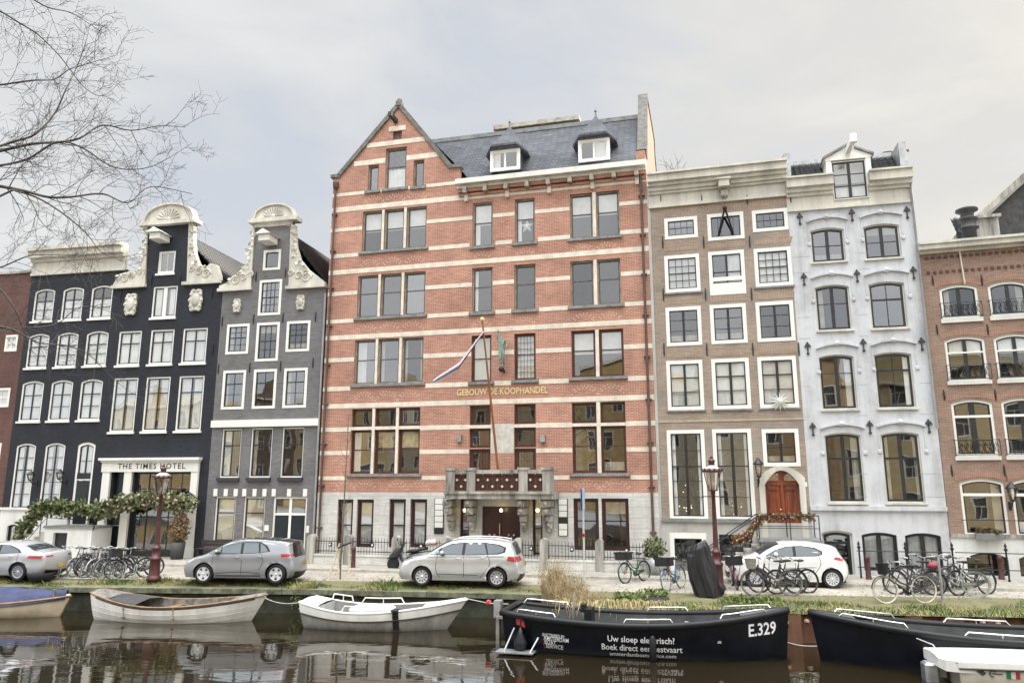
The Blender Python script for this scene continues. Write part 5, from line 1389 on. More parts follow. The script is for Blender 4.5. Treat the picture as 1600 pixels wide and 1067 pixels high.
# street lanterns
lamp_p = mat('dark red lamp post paint', (0.085, 0.024, 0.026), .4, var=.25, scale=5)
lamp_w = mat('worn lamp cap', (.5, .47, .45), .5, var=.3, scale=8)
frost = glass('lantern glass', (.9, .88, .82), .18, .002)
def street_lamp(px, pyb, pyt, lab):
    b = gnd(px, pyb); top = at_y(px, pyt, b.y).z; t = thing('street_lamp', lab, 'street lamp', b, 0, 'street lamps on the verge'); s = top / 5.0
    mb = MB(); mb.lathe([(.26, 0), (.27, .12), (.22, .2), (.2, .24), (.19, .85), (.21, .9), (.22, .98), (.15, 1.02), (.14, 1.3), (.17, 1.36), (.17, 1.42), (.1, 1.47), (.09, 1.6), (.075, 2.6), (.06, 3.55), (.08, 3.58), (.08, 3.64), (.05, 3.68)], 10)
    mb.tube([(-.35, 0, 3.48), (.35, 0, 3.48)], .022); mb.ball((-.35, 0, 3.48), .035, 6); mb.ball((.35, 0, 3.48), .035, 6); mb.build('post', lamp_p, t)
    mb = MB(); z0, z1 = 3.72, 4.42
    for k in range(6):
        a = k * math.pi / 3; mb.tube([(0, 0, 3.66), (.16 * math.cos(a), .16 * math.sin(a), z0), (.29 * math.cos(a), .29 * math.sin(a), z1)], .014, 5)
    mb.lathe([(.17, z0 - .02), (.17, z0 + .02)], 6); mb.lathe([(.33, z1 - .01), (.36, z1 + .02), (.36, z1 + .06), (.3, z1 + .08)], 12)
    for k in range(12): a = k * math.pi / 6; mb.ball((.35 * math.cos(a), .35 * math.sin(a), z1 + .1), .04, 6)
    lf = mb.build('lantern_frame', lamp_p, t)
    mb = MB(); 
    v = [(r * math.cos(k * math.pi / 3), r * math.sin(k * math.pi / 3), z) for r, z in ((.155, z0), (.28, z1 - .01)) for k in range(6)]
    mb.add(v, [(k, (k + 1) % 6, 6 + (k + 1) % 6, 6 + k) for k in range(6)]); mb.build('lantern_glass', frost, lf)
    MB().lathe([(.05, z0), (.06, z0 + .3), (.0, z0 + .36)], 8).build('bulb', white, lf)
    MB().lathe([(.3, z1 + .08), (.24, z1 + .17), (.14, z1 + .24), (.12, z1 + .26)], 12).build('lantern_cap', lamp_w, lf)
    MB().lathe([(.1, z1 + .26), (.1, z1 + .4), (.13, z1 + .42), (.13, z1 + .45), (.06, z1 + .5), (.05, z1 + .54), (.06, z1 + .56), (.0, z1 + .66)], 10).build('chimney_knob', lamp_p, lf)
    t.scale = (1.05 * s ** .5, 1.05 * s ** .5, s)
street_lamp(240, 907, 727, 'dark red lantern post standing by the parked bicycles before the hotel')
street_lamp(1122, 921, 714, 'dark red lantern post beside the tarpaulin covered scooter')
# parking sign
b = gnd(913.5, 917); t = thing('parking_sign', 'tall grey pole with blue sign seen nearly edge on, on the verge', 'sign post', b)
zt = at_y(913, 762, b.y).z; zb = at_y(913, 796, b.y).z
MB().tube([(0, 0, 0), (0, 0, zt)], .035, 8).build('pole', mat('grey pole paint', (.5, .51, .52), .45, var=.1), t)
bs_ = MB(); bs_.bevbox(-.04, -.02, -.3, .3, zb, zt - .02, .004); o = bs_.build('sign_panel', mat('blue sign enamel', (.02, .09, .33), .4, var=.05), t); o.rotation_euler = (0, 0, R(-14)); 
o2 = MB().box(-.019, -.016, -.3, .3, zb, zt - .02).build('white_face', mat('pale blue sign', (.35, .5, .7), .5), t); o2.rotation_euler = (0, 0, R(-14)); o2.location = (.03, 0, 0)
z = at_y(914, 835, b.y).z
d_ = MB(); d_.lathe([(.0, -.05), (.065, -.05), (.065, -.042)], 12, (0, 0, z), axis='y'); d_.build('small_disc', mat('red sign', (.5, .03, .03), .5), t)
# sapling with stakes
b = gnd(531, 905); t = thing('young_tree', 'thin bare young tree tied between three pale wooden stakes', 'tree', b)
bark = mat('mottled bark', (.17, .15, .1), .9, var=.4, scale=20)
ps = [at_y(x, y, b.y) - b for x, y in ((531, 905), (532, 880), (534, 850), (537, 800), (540, 740), (543, 690), (545, 645))]
MB().tube(ps, [.045, .04, .036, .03, .024, .016, .006], 7).build('trunk', bark, t)
mb = MB(); rn = random.Random(5)
for k in range(16):
    f = rn.uniform(.35, .98) * 5.99; i = int(f); p = ps[i].lerp(ps[i + 1], f - i); d = Vector((rn.uniform(-.5, .5), rn.uniform(-.5, .5), 1)) * rn.uniform(.25, .6)
    mb.tube([p, p + d * .5 + Vector((d.x * .3, 0, 0)), p + d], [.009, .007, .003], 4)
mb.build('twigs', bark, t)
pale = mat('pale stake wood', (.55, .47, .34), .8, var=.15, scale=6)
for pts in (((512, 910), (531, 848)), ((545, 909), (545.5, 850)), ((529, 906), (530, 852))):
    q = [at_y(x, y, b.y + (.15 if k else -.1)) - b for k, (x, y) in enumerate(pts)]; MB().tube(q, .035, 7).build('stake', pale, t)
MB().tube([at_y(528, 856, b.y) - b, at_y(536, 852, b.y) - b, at_y(549, 847, b.y) - b], .035, 6).build('tie_strap', rubber, t)
# flagpole and flag over the balcony
pa = RH.W(*[(lambda q: (q[0], -.95, q[1]))(RH.P(779, 742, -.95))][0]); q = RH.P(753.5, 501, -3.0); pb = RH.W(q[0], -3.0, q[1])
t = thing('flagpole', 'brown wooden flagpole with furled flag leaning out from the stone balcony', 'flagpole', pa)
mb = MB(); mb.tube([(0, 0, 0), (pb - pa) * .5, pb - pa], [.055, .05, .03], 8); mb.build('pole', mat('varnished pole', (.33, .15, .06), .4, var=.2, scale=4), t)
e_ = pb - pa; MB().ball(e_ + Vector((0, 0, .06)), .09, 8).build('knob', gold, t)
fm_r, fm_w, fm_b = mat('flag faded red', (.52, .45, .47), .8), mat('flag white', (.75, .75, .75), .8), mat('flag faded blue', (.2, .22, .3), .8)
fp = []
for (x, y, yy) in ((756, 519, -2.9), (742, 538, -2.85), (728, 558, -2.75), (717, 573, -2.6), (700, 583, -2.45), (688, 590, -2.35), (676, 597, -2.3)):
    q = RH.P(x, y, yy); fp.append(RH.W(q[0], yy, q[1]) - pa)
mb = MB(); off = [Vector((0, 0, .09)), Vector((.02, -.08, .03)), Vector((0, .02, -.03)), Vector((-.02, -.08, -.09))]
for s_ in range(3):
    o1, o2_ = off[s_] * 1.6, off[s_ + 1] * 1.6; w_ = [.5, .8, 1, 1.2, 1, .9, .5]
    mb.add([p + o1 * w for p, w in zip(fp, w_)] + [p + o2_ * w for p, w in zip(fp, w_)], [(k, k + 1, k + 8, k + 7) for k in range(6)], s_, True)
mb.build('flag', [fm_r, fm_w, fm_b], t)
# bronze statue on the facade
verd = mat('green bronze', (.22, .33, .28), .6, metal=.2, var=.35, scale=8, col2=(.07, .09, .08))
q = RH.P(783.5, 574, -.45); t = thing('bronze_statue', 'green bronze winged figure with raised arm on a bracket of the red facade', 'statue', RH.W(q[0], -.45, q[1]), -RH.a)
def skin_figure(name, joints, edges, m, parent, sub=1):
    me = bpy.data.meshes.new(name); me.from_pydata([j[0] for j in joints], edges, []); o = bpy.data.objects.new(name, me); C.objects.link(o)
    md = o.modifiers.new('skin', 'SKIN')
    for k, j in enumerate(joints): me.skin_vertices[0].data[k].radius = (j[1], j[1])
    me.skin_vertices[0].data[0].use_root = True
    s = o.modifiers.new('sub', 'SUBSURF'); s.levels = sub; s.render_levels = sub
    dg = bpy.context.evaluated_depsgraph_get(); m2 = bpy.data.meshes.new_from_object(o.evaluated_get(dg)); o.modifiers.clear(); o.data = m2
    m2.materials.clear(); m2.materials.append(m); m2.polygons.foreach_set('use_smooth', [True] * len(m2.polygons)); o.parent = parent; return o
J = [((0, 0, .78), .12), ((0, 0, .95), .1), ((0, 0, 1.15), .13), ((0, 0, 1.27), .05), ((0, -.02, 1.4), .09), ((-.12, 0, 1.2), .055), ((-.2, -.05, 1.42), .045), ((-.12, -.08, 1.68), .035), ((.13, 0, 1.18), .055), ((.22, .02, .98), .045), ((.24, -.12, .86), .035),
     ((-.06, 0, .7), .085), ((-.05, -.05, .4), .06), ((-.02, 0, .08), .04), ((-.02, -.1, .03), .03), ((.07, 0, .7), .085), ((.1, -.02, .42), .06), ((.08, .12, .2), .04), ((.08, .16, .1), .03)]
skin_figure('body', J, [(0, 1), (1, 2), (2, 3), (3, 4), (2, 5), (5, 6), (6, 7), (2, 8), (8, 9), (9, 10), (0, 11), (11, 12), (12, 13), (13, 14), (0, 15), (15, 16), (16, 17), (17, 18)], verd, t)
mb = MB(); mb.prism([(-.02, 1.1), (-.13, .95), (-.16, .6), (-.1, .3), (-.03, .6)], .08, .13); mb.prism([(.0, 1.1), (.1, 1.0), (.12, .7), (.05, .5)], .08, .12); mb.build('drapery', verd, t)
mb = MB(); mb.ball((0, 0, -.08), .13, 10); mb.box(-.05, .05, 0, .43, -.16, -.06); mb.build('bracket', iron, t)
# stars in the windows
def star(name, label, H, px, py, r, n, y, m, inner=.42):
    u, z = H.P(px, py, y); t = thing(name, label, 'star', H.W(u, y, z), -H.a); mb = MB(); k2 = 2 * n
    v = [((r if k % 2 == 0 else r * inner) * math.sin(math.pi * k / n), 0, (r if k % 2 == 0 else r * inner) * math.cos(math.pi * k / n)) for k in range(k2)]
    v += [(0, -.09, 0), (0, .05, 0)]
    mb.add(v, [(k, (k + 1) % k2, k2) for k in range(k2)] + [((k + 1) % k2, k, k2 + 1) for k in range(k2)]); mb.build('points', m, t)
    return t
t = star('paper_star', 'white five pointed paper star hanging in a top floor window of the red house', RH, 823.5, 354, .34, 5, .25, white)
MB().tube([(0, 0, .34), (0, 0, 1.0)], .006, 4).build('cord', white, t)
star('glass_star', 'white many pointed star standing in a third floor window of the brown house', BH, 1218.5, 627, .42, 12, -.1, white, .3)
# christmas trees behind the glass of the brown house
for px, lab in ((1074, 'small decorated christmas tree inside the left tall window of the brown house'), (1150, 'small decorated christmas tree inside the middle tall window of the brown house')):
    u, z = BH.P(px, 812, .5); t = thing('christmas_tree', lab, 'christmas tree', BH.W(u, .55, z), -BH.a, 'christmas trees in the brown house'); rn = random.Random(px); mb = MB(); ml = MB()
    for k in range(420):
        h = rn.random() ** 1.4; a = rn.uniform(0, 6.28); r = .5 * (1 - h) * rn.uniform(.5, 1); p = (r * math.cos(a), r * math.sin(a), .1 + 1.35 * h); mb.leaf(p, .2, rnd=rn)
        if k % 12 == 0: ml.ball(p, .028, 6)
    mb.build('branches', mat('fir needles', (.02, .05, .025), .8), t); ml.build('lights', lamp_mat('tree lights', (1, .72, .45), .5), t)
# wall lanterns
def wall_lantern(H, px, py0, py1, lab, y=-.42, sc=1.0):
    u, z1 = H.P(px, py0, y); z0 = H.Z(px, py1, y); t = thing('wall_lantern', lab, 'wall lantern', H.W(u, 0, z0), -H.a, 'wall lanterns on the houses'); h = (z1 - z0)
    mb = MB(); mb.tube([(0, -.0, .0), (0, y * .6, .02 * h), (0, y, .25 * h)], .025, 6); mb.box(-.05, .05, -.03, .0, -.12, .18); mb.lathe([(.02, .2 * h), (.1, .26 * h), (.1, .3 * h)], 6, (0, y, 0))
    for k in range(4): a = k * math.pi / 2 + .78; mb.tube([(.1 * math.cos(a), y + .1 * math.sin(a), .3 * h), (.17 * math.cos(a), y + .17 * math.sin(a), .72 * h)], .012, 4)
    mb.lathe([(.22, .72 * h), (.2, .76 * h), (.08, .9 * h), (.07, .94 * h), (.03, .96 * h), (0, h)], 8, (0, y, 0)); mb.build('bracket', iron, t)
    MB().lathe([(.09, .3 * h), (.155, .715 * h)], 4, (0, y, 0)).build('lantern_glass', frost, t)
wall_lantern(BH, 1184, 714, 755, 'black wall lantern between the windows and arched door of the brown house')
wall_lantern(KH, 1579, 752, 792, 'black wall lantern between ground floor windows of the right brick house')
wall_lantern(KB, 49, 735, 756, 'black wall lantern right of the first ground floor window of the dark cornice house')
wall_lantern(KB, 94.5, 733, 754, 'black wall lantern left of the front door of the dark cornice house')
wall_lantern(HH, 190, 768, 786, 'small black lantern over the garland by the hotel door', -.5)
wall_lantern(HH, 296, 768, 786, 'small black lantern over the garland at the right pilaster of the hotel', -.5)
# garlands
fir = mat('fir garland green', (.13, .17, .065), .8, var=.4, scale=6); fir2 = mat('olive leaf', (.24, .25, .14), .8, var=.3, scale=6); flo = mat('cream flowers', (.6, .5, .36), .8, var=.2)
def garland(H, pix, y, r, n, lab, mats, size, drop=0, name='garland', lights=None):
    p = [H.P(a, b, y) for a, b in pix]; o = H.W(p[0][0], y, 0); t = thing(name, lab, 'garland', o, -H.a); rn = random.Random(n); mb = MB(); mf = MB()
    pts = catmull([(a - p[0][0], b) for a, b in p], 8); m = len(pts)
    for k in range(n):
        f = rn.uniform(0, m - 1.001); i = int(f); q = (pts[i][0] + (pts[i + 1][0] - pts[i][0]) * (f - i), pts[i][1] + (pts[i + 1][1] - pts[i][1]) * (f - i))
        a = rn.uniform(0, 6.28); rr = r * (.75 + .35 * math.sin(f * 1.3)) * rn.random() ** .5; pos = (q[0] + rr * math.cos(a), rr * math.sin(a), q[1] + rr * math.sin(a * 1.7) - (rn.random() ** 2 * drop))
        mb.leaf(pos, size * rn.uniform(.6, 1.3), rn.randrange(len(mats)), rn)
        if lights and k % lights[0] == 0: mf.ball((pos[0], pos[1] - .05, pos[2]), lights[2], 6)
    mb.build('foliage', mats, t)
    if lights: mf.build(lights[3], lights[1], t)['kind'] = 'stuff'
    MB().tube([(a, .0, b) for a, b in pts], .03, 6).build('wire', iron, t)
    return t
garland(KB, ((30, 834), (44, 818), (58, 799), (72, 790), (90, 790), (120, 791), (150, 795)), -1.35, .33, 2600, 'thick green fir garland wound along the stoop railing of the dark cornice house', [fir, fir, fir2], .22, .25)
garland(HH, ((153, 800), (170, 792), (190, 786), (215, 781), (245, 779), (275, 782), (301, 787)), -.8, .36, 3200, 'green garland with cream flowers across the hotel shopfront', [fir, fir2, fir2], .22, .2, 'flower_garland', (14, flo, .06, 'flowers'))
rust_l = mat('rust autumn leaves', (.26, .11, .045), .8, var=.4, scale=8)
garland(BH, ((1147, 842), (1160, 841), (1172, 830), (1184, 815), (1196, 806), (1215, 808), (1240, 806), (1268, 808)), -1.5, .15, 1100, 'reddish autumn leaf garland with small lights along the stair rail of the brown house', [rust_l, rust_l, fir2], .13, .05, 'leaf_garland', (16, lamp_mat('fairy light', (1, .6, .28), .12), .018, 'fairy_lights'))
# stoop of the brown house
sy = -1.9; st = thing('stoop', 'stone front steps with black iron rails below the arched red door', 'steps', BH.W(BH.U(1200, 840), -.04, 0), -BH.a); ub_ = BH.U(1200, 840); zz = dzb - .02
mb = MB(); mb.box(-.35, 1.75, -1.6, 0, 0, zz); mb.build('landing', stone_dirty, st)
MB().box(-.42, 1.82, -1.68, 0.0, zz + .001, zz + .09).build('landing_slab', stone, st)
mb = MB(); n = 7
for k in range(n): mb.box(-.35 - .3 * (k + 1), -.352 - .3 * k, -1.6, -.02, 0, zz * (1 - (k + 1) / (n + 1)))
mb.build('steps', stone_dirty, st)
for yy in (-1.6, -.1):
    mb = MB(); e_ = -.35 - .3 * n
    mb.tube([(e_, yy, .9), (-.4, yy, zz + .95), (1.7, yy, zz + .95)], .022); mb.tube([(e_, yy, .45), (-.4, yy, zz + .5), (1.7, yy, zz + .5)], .015)
    for x, z0, z1 in ((e_, 0, .9), (-.4, zz + .09, zz + .95), (.7, zz + .09, zz + .95), (1.7, zz + .09, zz + .95)): mb.tube([(x, yy, z0), (x, yy, z1)], .02)
    mb.build('iron_rail', iron, st)
# basement railings of the white and the right brick house
def low_rail(H, x0, x1, y, lab, posts):
    u0 = H.U(x0, 880, y); t = thing('basement_railing', lab, 'railing', H.W(u0, y, .1), -H.a, 'basement railings'); L_ = H.U(x1, 880, y) - u0; mb = MB()
    for z in (.38, .95): mb.tube([(0, 0, z), (L_, 0, z)], .018, 6)
    mb.build('rails', iron, t)
    for p in posts:
        u = H.U(p, 880, y) - u0; mb = MB(); mb.lathe([(.04, 0), (.03, .1), (.03, 1.02), (.06, 1.05), (.06, 1.1), (.025, 1.14), (.05, 1.2), (.0, 1.32)], 8, (u, 0, 0)); mb.build('post', iron, t)
low_rail(WH, 1340, 1487, -1.0, 'thin black two bar railing before the basement windows of the white house', (1344, 1417, 1490))
low_rail(KH, 1494, 1640, -.9, 'thin black two bar railing before the basement of the right brick house', (1574, 1640))
# planters and pots
def plant(name, lab, px, py, potw, poth, r, h, n, mats, pot_m, size=.14, lift=0.0, cat='plant'):
    b = gnd(px, py, .1); t = thing(name, lab, cat, b); mb = MB(); mb.lathe([(potw * .8, 0), (potw, poth), (potw * .9, poth), (potw * .85, poth - .06)], 16 if potw < .4 else 4); mb.build('pot', pot_m, t)
    rn = random.Random(px); mb = MB()
    for k in range(n):
        a, zz_ = rn.uniform(0, 6.28), rn.random(); rr = r * math.sqrt(max(0, 1 - (2 * zz_ - 1) ** 2)) * rn.uniform(.35, 1); mb.leaf((rr * math.cos(a), rr * math.sin(a), poth + lift + zz_ * h), size * rn.uniform(.6, 1.2), rn.randrange(len(mats)), rn, .2)
    mb.build('foliage', mats, t); mb = MB()
    for k in range(7): a = k * .9; mb.tube([(0, 0, poth - .1), (r * .3 * math.cos(a), r * .3 * math.sin(a), poth + lift + h * .5), (r * .6 * math.cos(a), r * .6 * math.sin(a), poth + lift + h * .85)], [.02, .012, .006], 5)
    mb.build('stem', bark, t)
dg_pot = mat('dark grey pot', (.06, .06, .062), .6, var=.2); zinc = mat('zinc tub', (.4, .41, .42), .5, metal=.4, var=.2, scale=4)
plant('potted_plant', 'green leafy potted shrub beside the hotel door', 196, 866, .28, .5, .42, 1.1, 700, [fir, fir2, fir2], dg_pot)
plant('potted_plant', 'brownish leafy shrub in a dark pot at the right of the hotel window', 276, 873, .34, .75, .5, 1.25, 800, [mat('russet leaf', (.2, .12, .06), .8, var=.3, scale=6), fir2, rust_l], dg_pot)
plant('planter', 'square grey planter with green shrub at the right end of the railing', 1025, 897, .5, .62, .45, .7, 500, [fir, fir2], zinc)
plant('potted_plant', 'black tub with small plant on the landing of the brown house', 1268, 893, .38, 1.75, .25, .6, 160, [rust_l, fir], iron, .12)
# bench
b = gnd(320, 871, .1); t = thing('bench', 'dark wooden bench against the grey gabled house', 'bench', b, R(-12)); bw_ = mat('dark bench wood', (.06, .05, .045), .7, var=.25)
mb = MB(); [mb.box(-.25, 1.5, -.42 + k * .14, -.31 + k * .14, .42, .46) for k in range(3)]; mb.build('seat', bw_, t)
mb = MB(); [mb.box(-.25, 1.5, .02, .05, .55 + k * .14, .66 + k * .14) for k in range(2)]; mb.build('backrest', bw_, t)
for x in (-.2, 1.4):
    for y in (-.36, .0): MB().box(x, x + .07, y, y + .07, 0, .419 if y < 0 else .85).build('leg', bw_, t)

# ------------------------------------------------------------ cars
def car_paint(name, col, metal=.3, rough=.3):
    m = mat(name, col, rough, metal=metal, var=.03, scale=1.5, coat=1.0); return m
car_glass = bpy.data.materials.new('car glass'); t_, n_, l_ = nodes_of(car_glass); n_.clear()
o_ = n_.new('ShaderNodeOutputMaterial'); m_x = n_.new('ShaderNodeMixShader'); g_ = n_.new('ShaderNodeBsdfGlossy'); g_.inputs['Roughness'].default_value = .03; df = n_.new('ShaderNodeBsdfDiffuse'); df.inputs['Color'].default_value = (.035, .04, .045, 1)
g_.inputs['Color'].default_value = (.8, .88, .9, 1); m_x.inputs['Fac'].default_value = .27; l_.new(df.outputs[0], m_x.inputs[1]); l_.new(g_.outputs[0], m_x.inputs[2]); l_.new(m_x.outputs[0], o_.inputs['Surface'])
black_pl = mat('black plastic', (.012, .012, .013), .5, var=.2); red_l = mat('red lamp lens', (.38, .015, .02), .15, var=.1, coat=1); clear_l = mat('clear lamp lens', (.6, .62, .62), .12, var=.2, scale=12, coat=1); yellow_p = mat('yellow number plate', (.75, .5, .04), .5, var=.05)
alloy = mat('silver alloy', (.62, .63, .64), .3, metal=.6, var=.1)
def wheel(parent, x, y, r, spokes, spoke_w, sgn, spoke_m, disc_m):
    w = MB().lathe([(r * .68, -.1), (r * .9, -.115), (r * .985, -.085), (r, -.05), (r, .05), (r * .985, .085), (r * .9, .115), (r * .68, .1)], 32, (x, y, r), axis='y', caps=False).build('wheel', rubber, parent, sharp=50)
    mb = MB(); f = y + sgn * .09
    mb.lathe([(0, 0), (r * .67, 0), (r * .67, .01 * sgn)], 28, (x, f - sgn * .04, r), axis='y', smooth=False)
    mb.build('wheel_disc', disc_m, w); mb = MB()
    n = 28
    for k in range(n):
        a, b = 2 * math.pi * k / n, 2 * math.pi * (k + 1) / n
        for r0, r1, y0, y1 in ((r * .6, r * .69, f + sgn * .012, f + sgn * .02),):
            mb.quad((x + r0 * math.cos(a), y0, r + r0 * math.sin(a)), (x + r0 * math.cos(b), y0, r + r0 * math.sin(b)), (x + r1 * math.cos(b), y1, r + r1 * math.sin(b)), (x + r1 * math.cos(a), y1, r + r1 * math.sin(a)))
    for k in range(spokes):
        a = 2 * math.pi * (k + .25) / spokes; ca, sa = math.cos(a), math.sin(a); t0, t1 = spoke_w * .75 * r, spoke_w * r
        pt = lambda q, w_, d: (x + q * ca - w_ * sa, f + sgn * d, r + q * sa + w_ * ca)
        mb.quad(pt(r * .1, -t0, .0), pt(r * .62, -t1, .012), pt(r * .62, t1, .012), pt(r * .1, t0, .0))
        mb.quad(pt(r * .1, -t0, .0), pt(r * .62, -t1, .012), pt(r * .62, -t1, -.03), pt(r * .1, -t0, -.03)); mb.quad(pt(r * .1, t0, .0), pt(r * .62, t1, .012), pt(r * .62, t1, -.03), pt(r * .1, t0, -.03))
    mb.lathe([(0, 0), (r * .15, 0), (r * .13, sgn * .014), (0, sgn * .016)], 14, (x, f + sgn * .002, r), axis='y')
    mb.build('rim', spoke_m, w)
def car(name, label, org, head, prof, W_, wb, fo, rw, paint, belt, windows, ws, rwin, tail, head_l, spokes, plate=True, roof_m=None, seams=(), handles=(), mirror=None, sill=None, rails=False, disc=None, spoke_m=None, rear_dark=None, trim=None, pillars=(), edge=None, shrink=None):
    t = thing(name, label, 'car', org, R(head), 'cars parked along the canal street')
    up = catmull(prof, 5); Lc = max(p[0] for p in up); zb = .2
    ar = rw + .055; rear_x, front_x = fo + wb, fo
    low = []
    for cx in (rear_x, front_x):
        a0 = math.acos(min(1, (rw - zb) / ar)); hw = ar * math.sin(a0)
        low.append((cx + hw, zb)); n = 14
        for k in range(1, n):
            a = -(math.pi / 2 - a0) + (math.pi + 2 * (math.pi / 2 - a0)) * k / n; low.append((cx + ar * math.cos(a), rw + ar * math.sin(a)))
        low.append((cx - hw, zb))
    outline = up + low
    def dist(p):
        best = 9
        for a, b in zip(up, up[1:]):
            vx, vz = b[0] - a[0], b[1] - a[1]; tt = max(0, min(1, ((p[0] - a[0]) * vx + (p[1] - a[1]) * vz) / (vx * vx + vz * vz + 1e-9)))
            best = min(best, math.hypot(p[0] - a[0] - vx * tt, p[1] - a[1] - vz * tt))
        return best
    def yy(x, z):
        b = W_ / 2; q = 2 * x / Lc - 1; b *= 1 - .13 * abs(q) ** 5
        if z > belt: b -= (z - belt) * .34
        if z < .55: b -= .1 * ((.55 - z) / .4) ** 2
        b += .018 * math.exp(-((z - belt + .12) / .05) ** 2)
        for cx in (front_x, rear_x):
            e = math.hypot(x - cx, z - rw) - ar
            if 0 <= e < .1: b += .02 * (1 - e / .1)
        d = dist((x, z)); r_ = .13
        if d < r_: b -= (r_ - math.sqrt(max(0, r_ * r_ - (r_ - d) ** 2))) * .85
        return b
    grid = []
    nx = int(Lc / .09)
    for i in range(nx + 1):
        for j in range(18):
            p = (Lc * i / nx, .24 + j * .08)
            if p[1] < 1.7: grid.append(p)
    ins = [p for p in grid if dist(p) > .03]
    # rows close to the upper edge keep its rounding smooth
    for a, b in zip(up, up[1:]):
        d = Vector((b[0] - a[0], b[1] - a[1]))
        if d.length < 1e-6: continue
        d.normalize(); nn = Vector((d.y, -d.x))
        for k in (.02, .05, .09): ins.append((a[0] + nn.x * k, a[1] + nn.y * k))
    P_, F_ = tri2d([outline], ins)
    mb = MB(); Y = [yy(x, z) for x, z in P_]
    mb.add([(x, -y, z) for (x, z), y in zip(P_, Y)], F_, 0, True); mb.add([(x, y, z) for (x, z), y in zip(P_, Y)], [f[::-1] for f in F_], 0, True)
    na = 8
    def strip(pts, frac0=-1, frac1=1, off=0.0, n_=na):
        rows = []
        for i, p in enumerate(pts):
            k = up.index(p); a, b = up[max(0, k - 1)], up[min(len(up) - 1, k + 1)]; d = Vector((b[0] - a[0], b[1] - a[1])).normalized(); nrm = Vector((-d.y, d.x)); yo = yy(*p); rows.append([])
            for j in range(n_ + 1):
                f = frac0 + (frac1 - frac0) * j / n_; c = (.045 + .1 * abs(nrm.x) ** 2) * (1 - f * f) + off
                rows[-1].append((p[0] + nrm.x * c, f * yo, p[1] + nrm.y * c))
        return rows
    def put(mb, rows, mi=0):
        n_ = len(rows[0]); mb.add([q for r_ in rows for q in r_], [(i * n_ + j, i * n_ + j + 1, (i + 1) * n_ + j + 1, (i + 1) * n_ + j) for i in range(len(rows) - 1) for j in range(n_ - 1)], mi, True)
    put(mb, strip(up))
    lw_ = [up[-1]] + low + [up[0]]
    for a, b in zip(lw_, lw_[1:]): mb.quad((a[0], -yy(*a), a[1]), (b[0], -yy(*b), b[1]), (b[0], yy(*b), b[1]), (a[0], yy(*a), a[1]), 1)
    body = mb.build('body', [paint, black_pl], t, sharp=42)
    def side_patch(nm, poly, m, off=.006, both=True, par=None, sm=True):
        bx = [(x, z) for i in range(60) for j in range(12) for x, z in [(min(p[0] for p in poly) + i * .08, min(p[1] for p in poly) + j * .07)] if x < max(p[0] for p in poly) and z < max(p[1] for p in poly)]
        dense = []
        for a, b in zip(poly, poly[1:] + poly[:1]):
            k = max(1, int(math.hypot(b[0] - a[0], b[1] - a[1]) / .08)); dense += [(a[0] + (b[0] - a[0]) * i / k, a[1] + (b[1] - a[1]) * i / k) for i in range(k)]
        P2, F2 = tri2d([dense], bx); q = MB(); Y2 = [yy(x, z) + off for x, z in P2]
        q.add([(x, -y, z) for (x, z), y in zip(P2, Y2)], F2, 0, sm)
        if both: MB().add([(x, y, z) for (x, z), y in zip(P2, Y2)], [f[::-1] for f in F2], 0, sm).build(nm, m, par or t)
        return q.build(nm, m, par or t)
    def sel(x0, x1, z0=0, z1=9): return [p for p in up if x0 <= p[0] <= x1 and z0 <= p[1] <= z1]
    side_patch('window_trim', windows[0], black_pl, .005)
    for w in windows[1:]: side_patch('side_window', w, car_glass, .011)
    q = MB(); put(q, strip(sel(*ws), -.88, .88, .008)); q.build('windscreen', car_glass, t)
    q = MB(); put(q, strip(sel(*rwin), -.86, .86, .01)); q.build('rear_window', rear_dark or car_glass, t)
    if roof_m: q = MB(); put(q, strip(sel(ws[1] - .02, rwin[0] + .02, belt + .3), -.97, .97, .005)); q.build('roof_panel', roof_m, t)
    side_patch('tail_light', tail[0], red_l, .007)
    if tail[1]:
        for s_ in (-1, 1): q = MB(); put(q, strip(sel(Lc * .8, 9, *tail[1]), s_ * .99, s_ * .6, .008, 4)); q.build('tail_light', red_l, t)
    side_patch('headlight', head_l, clear_l, .007)
    if plate:
        z0, z1 = plate; q = MB(); put(q, strip(sel(Lc * .8, 9, z0, z1), -.3, .3, .02, 4)); pl = q.build('number_plate', yellow_p, t)
        rows = strip(sel(Lc * .8, 9, z0 + (z1 - z0) * .15, z1 - (z1 - z0) * .1), -.25, .25, .024, 14); q = MB()
        if len(rows) > 1:
            a_, b_ = rows[0], rows[-1]
            for j in (0, 2, 5, 7, 10, 12): q.quad(a_[j], a_[j + 1], b_[j + 1], b_[j])
            q.build('plate_marks', black_pl, pl)
    q = MB(); 
    zl = [p for p in sel(Lc * .8, 9, .2, .44)]
    if len(zl) > 1: put(q, strip(zl, -.95, .95, .006)); q.build('rear_bumper_trim', black_pl, t)
    zl = [p for p in sel(-1, .4, .25, .46)]
    if len(zl) > 1: q = MB(); put(q, strip(zl, -.85, .85, .008)); q.build('front_grille', black_pl, t)
    if seams:
        q = MB()
        for ln in seams:
            ln = catmull(ln, 6)
            for a, b in zip(ln, ln[1:]):
                d = Vector((b[0] - a[0], b[1] - a[1])); 
                if d.length < 1e-6: continue
                d.normalize(); nn = Vector((-d.y, d.x)) * .009
                for s_ in (-1, 1): q.add([(a[0] + nn.x, s_ * (yy(*a) + .003), a[1] + nn.y), (b[0] + nn.x, s_ * (yy(*b) + .003), b[1] + nn.y), (b[0] - nn.x, s_ * (yy(*b) + .003), b[1] - nn.y), (a[0] - nn.x, s_ * (yy(*a) + .003), a[1] - nn.y)], [(0, 1, 2, 3)])
        q.build('door_seam', black_pl, t)
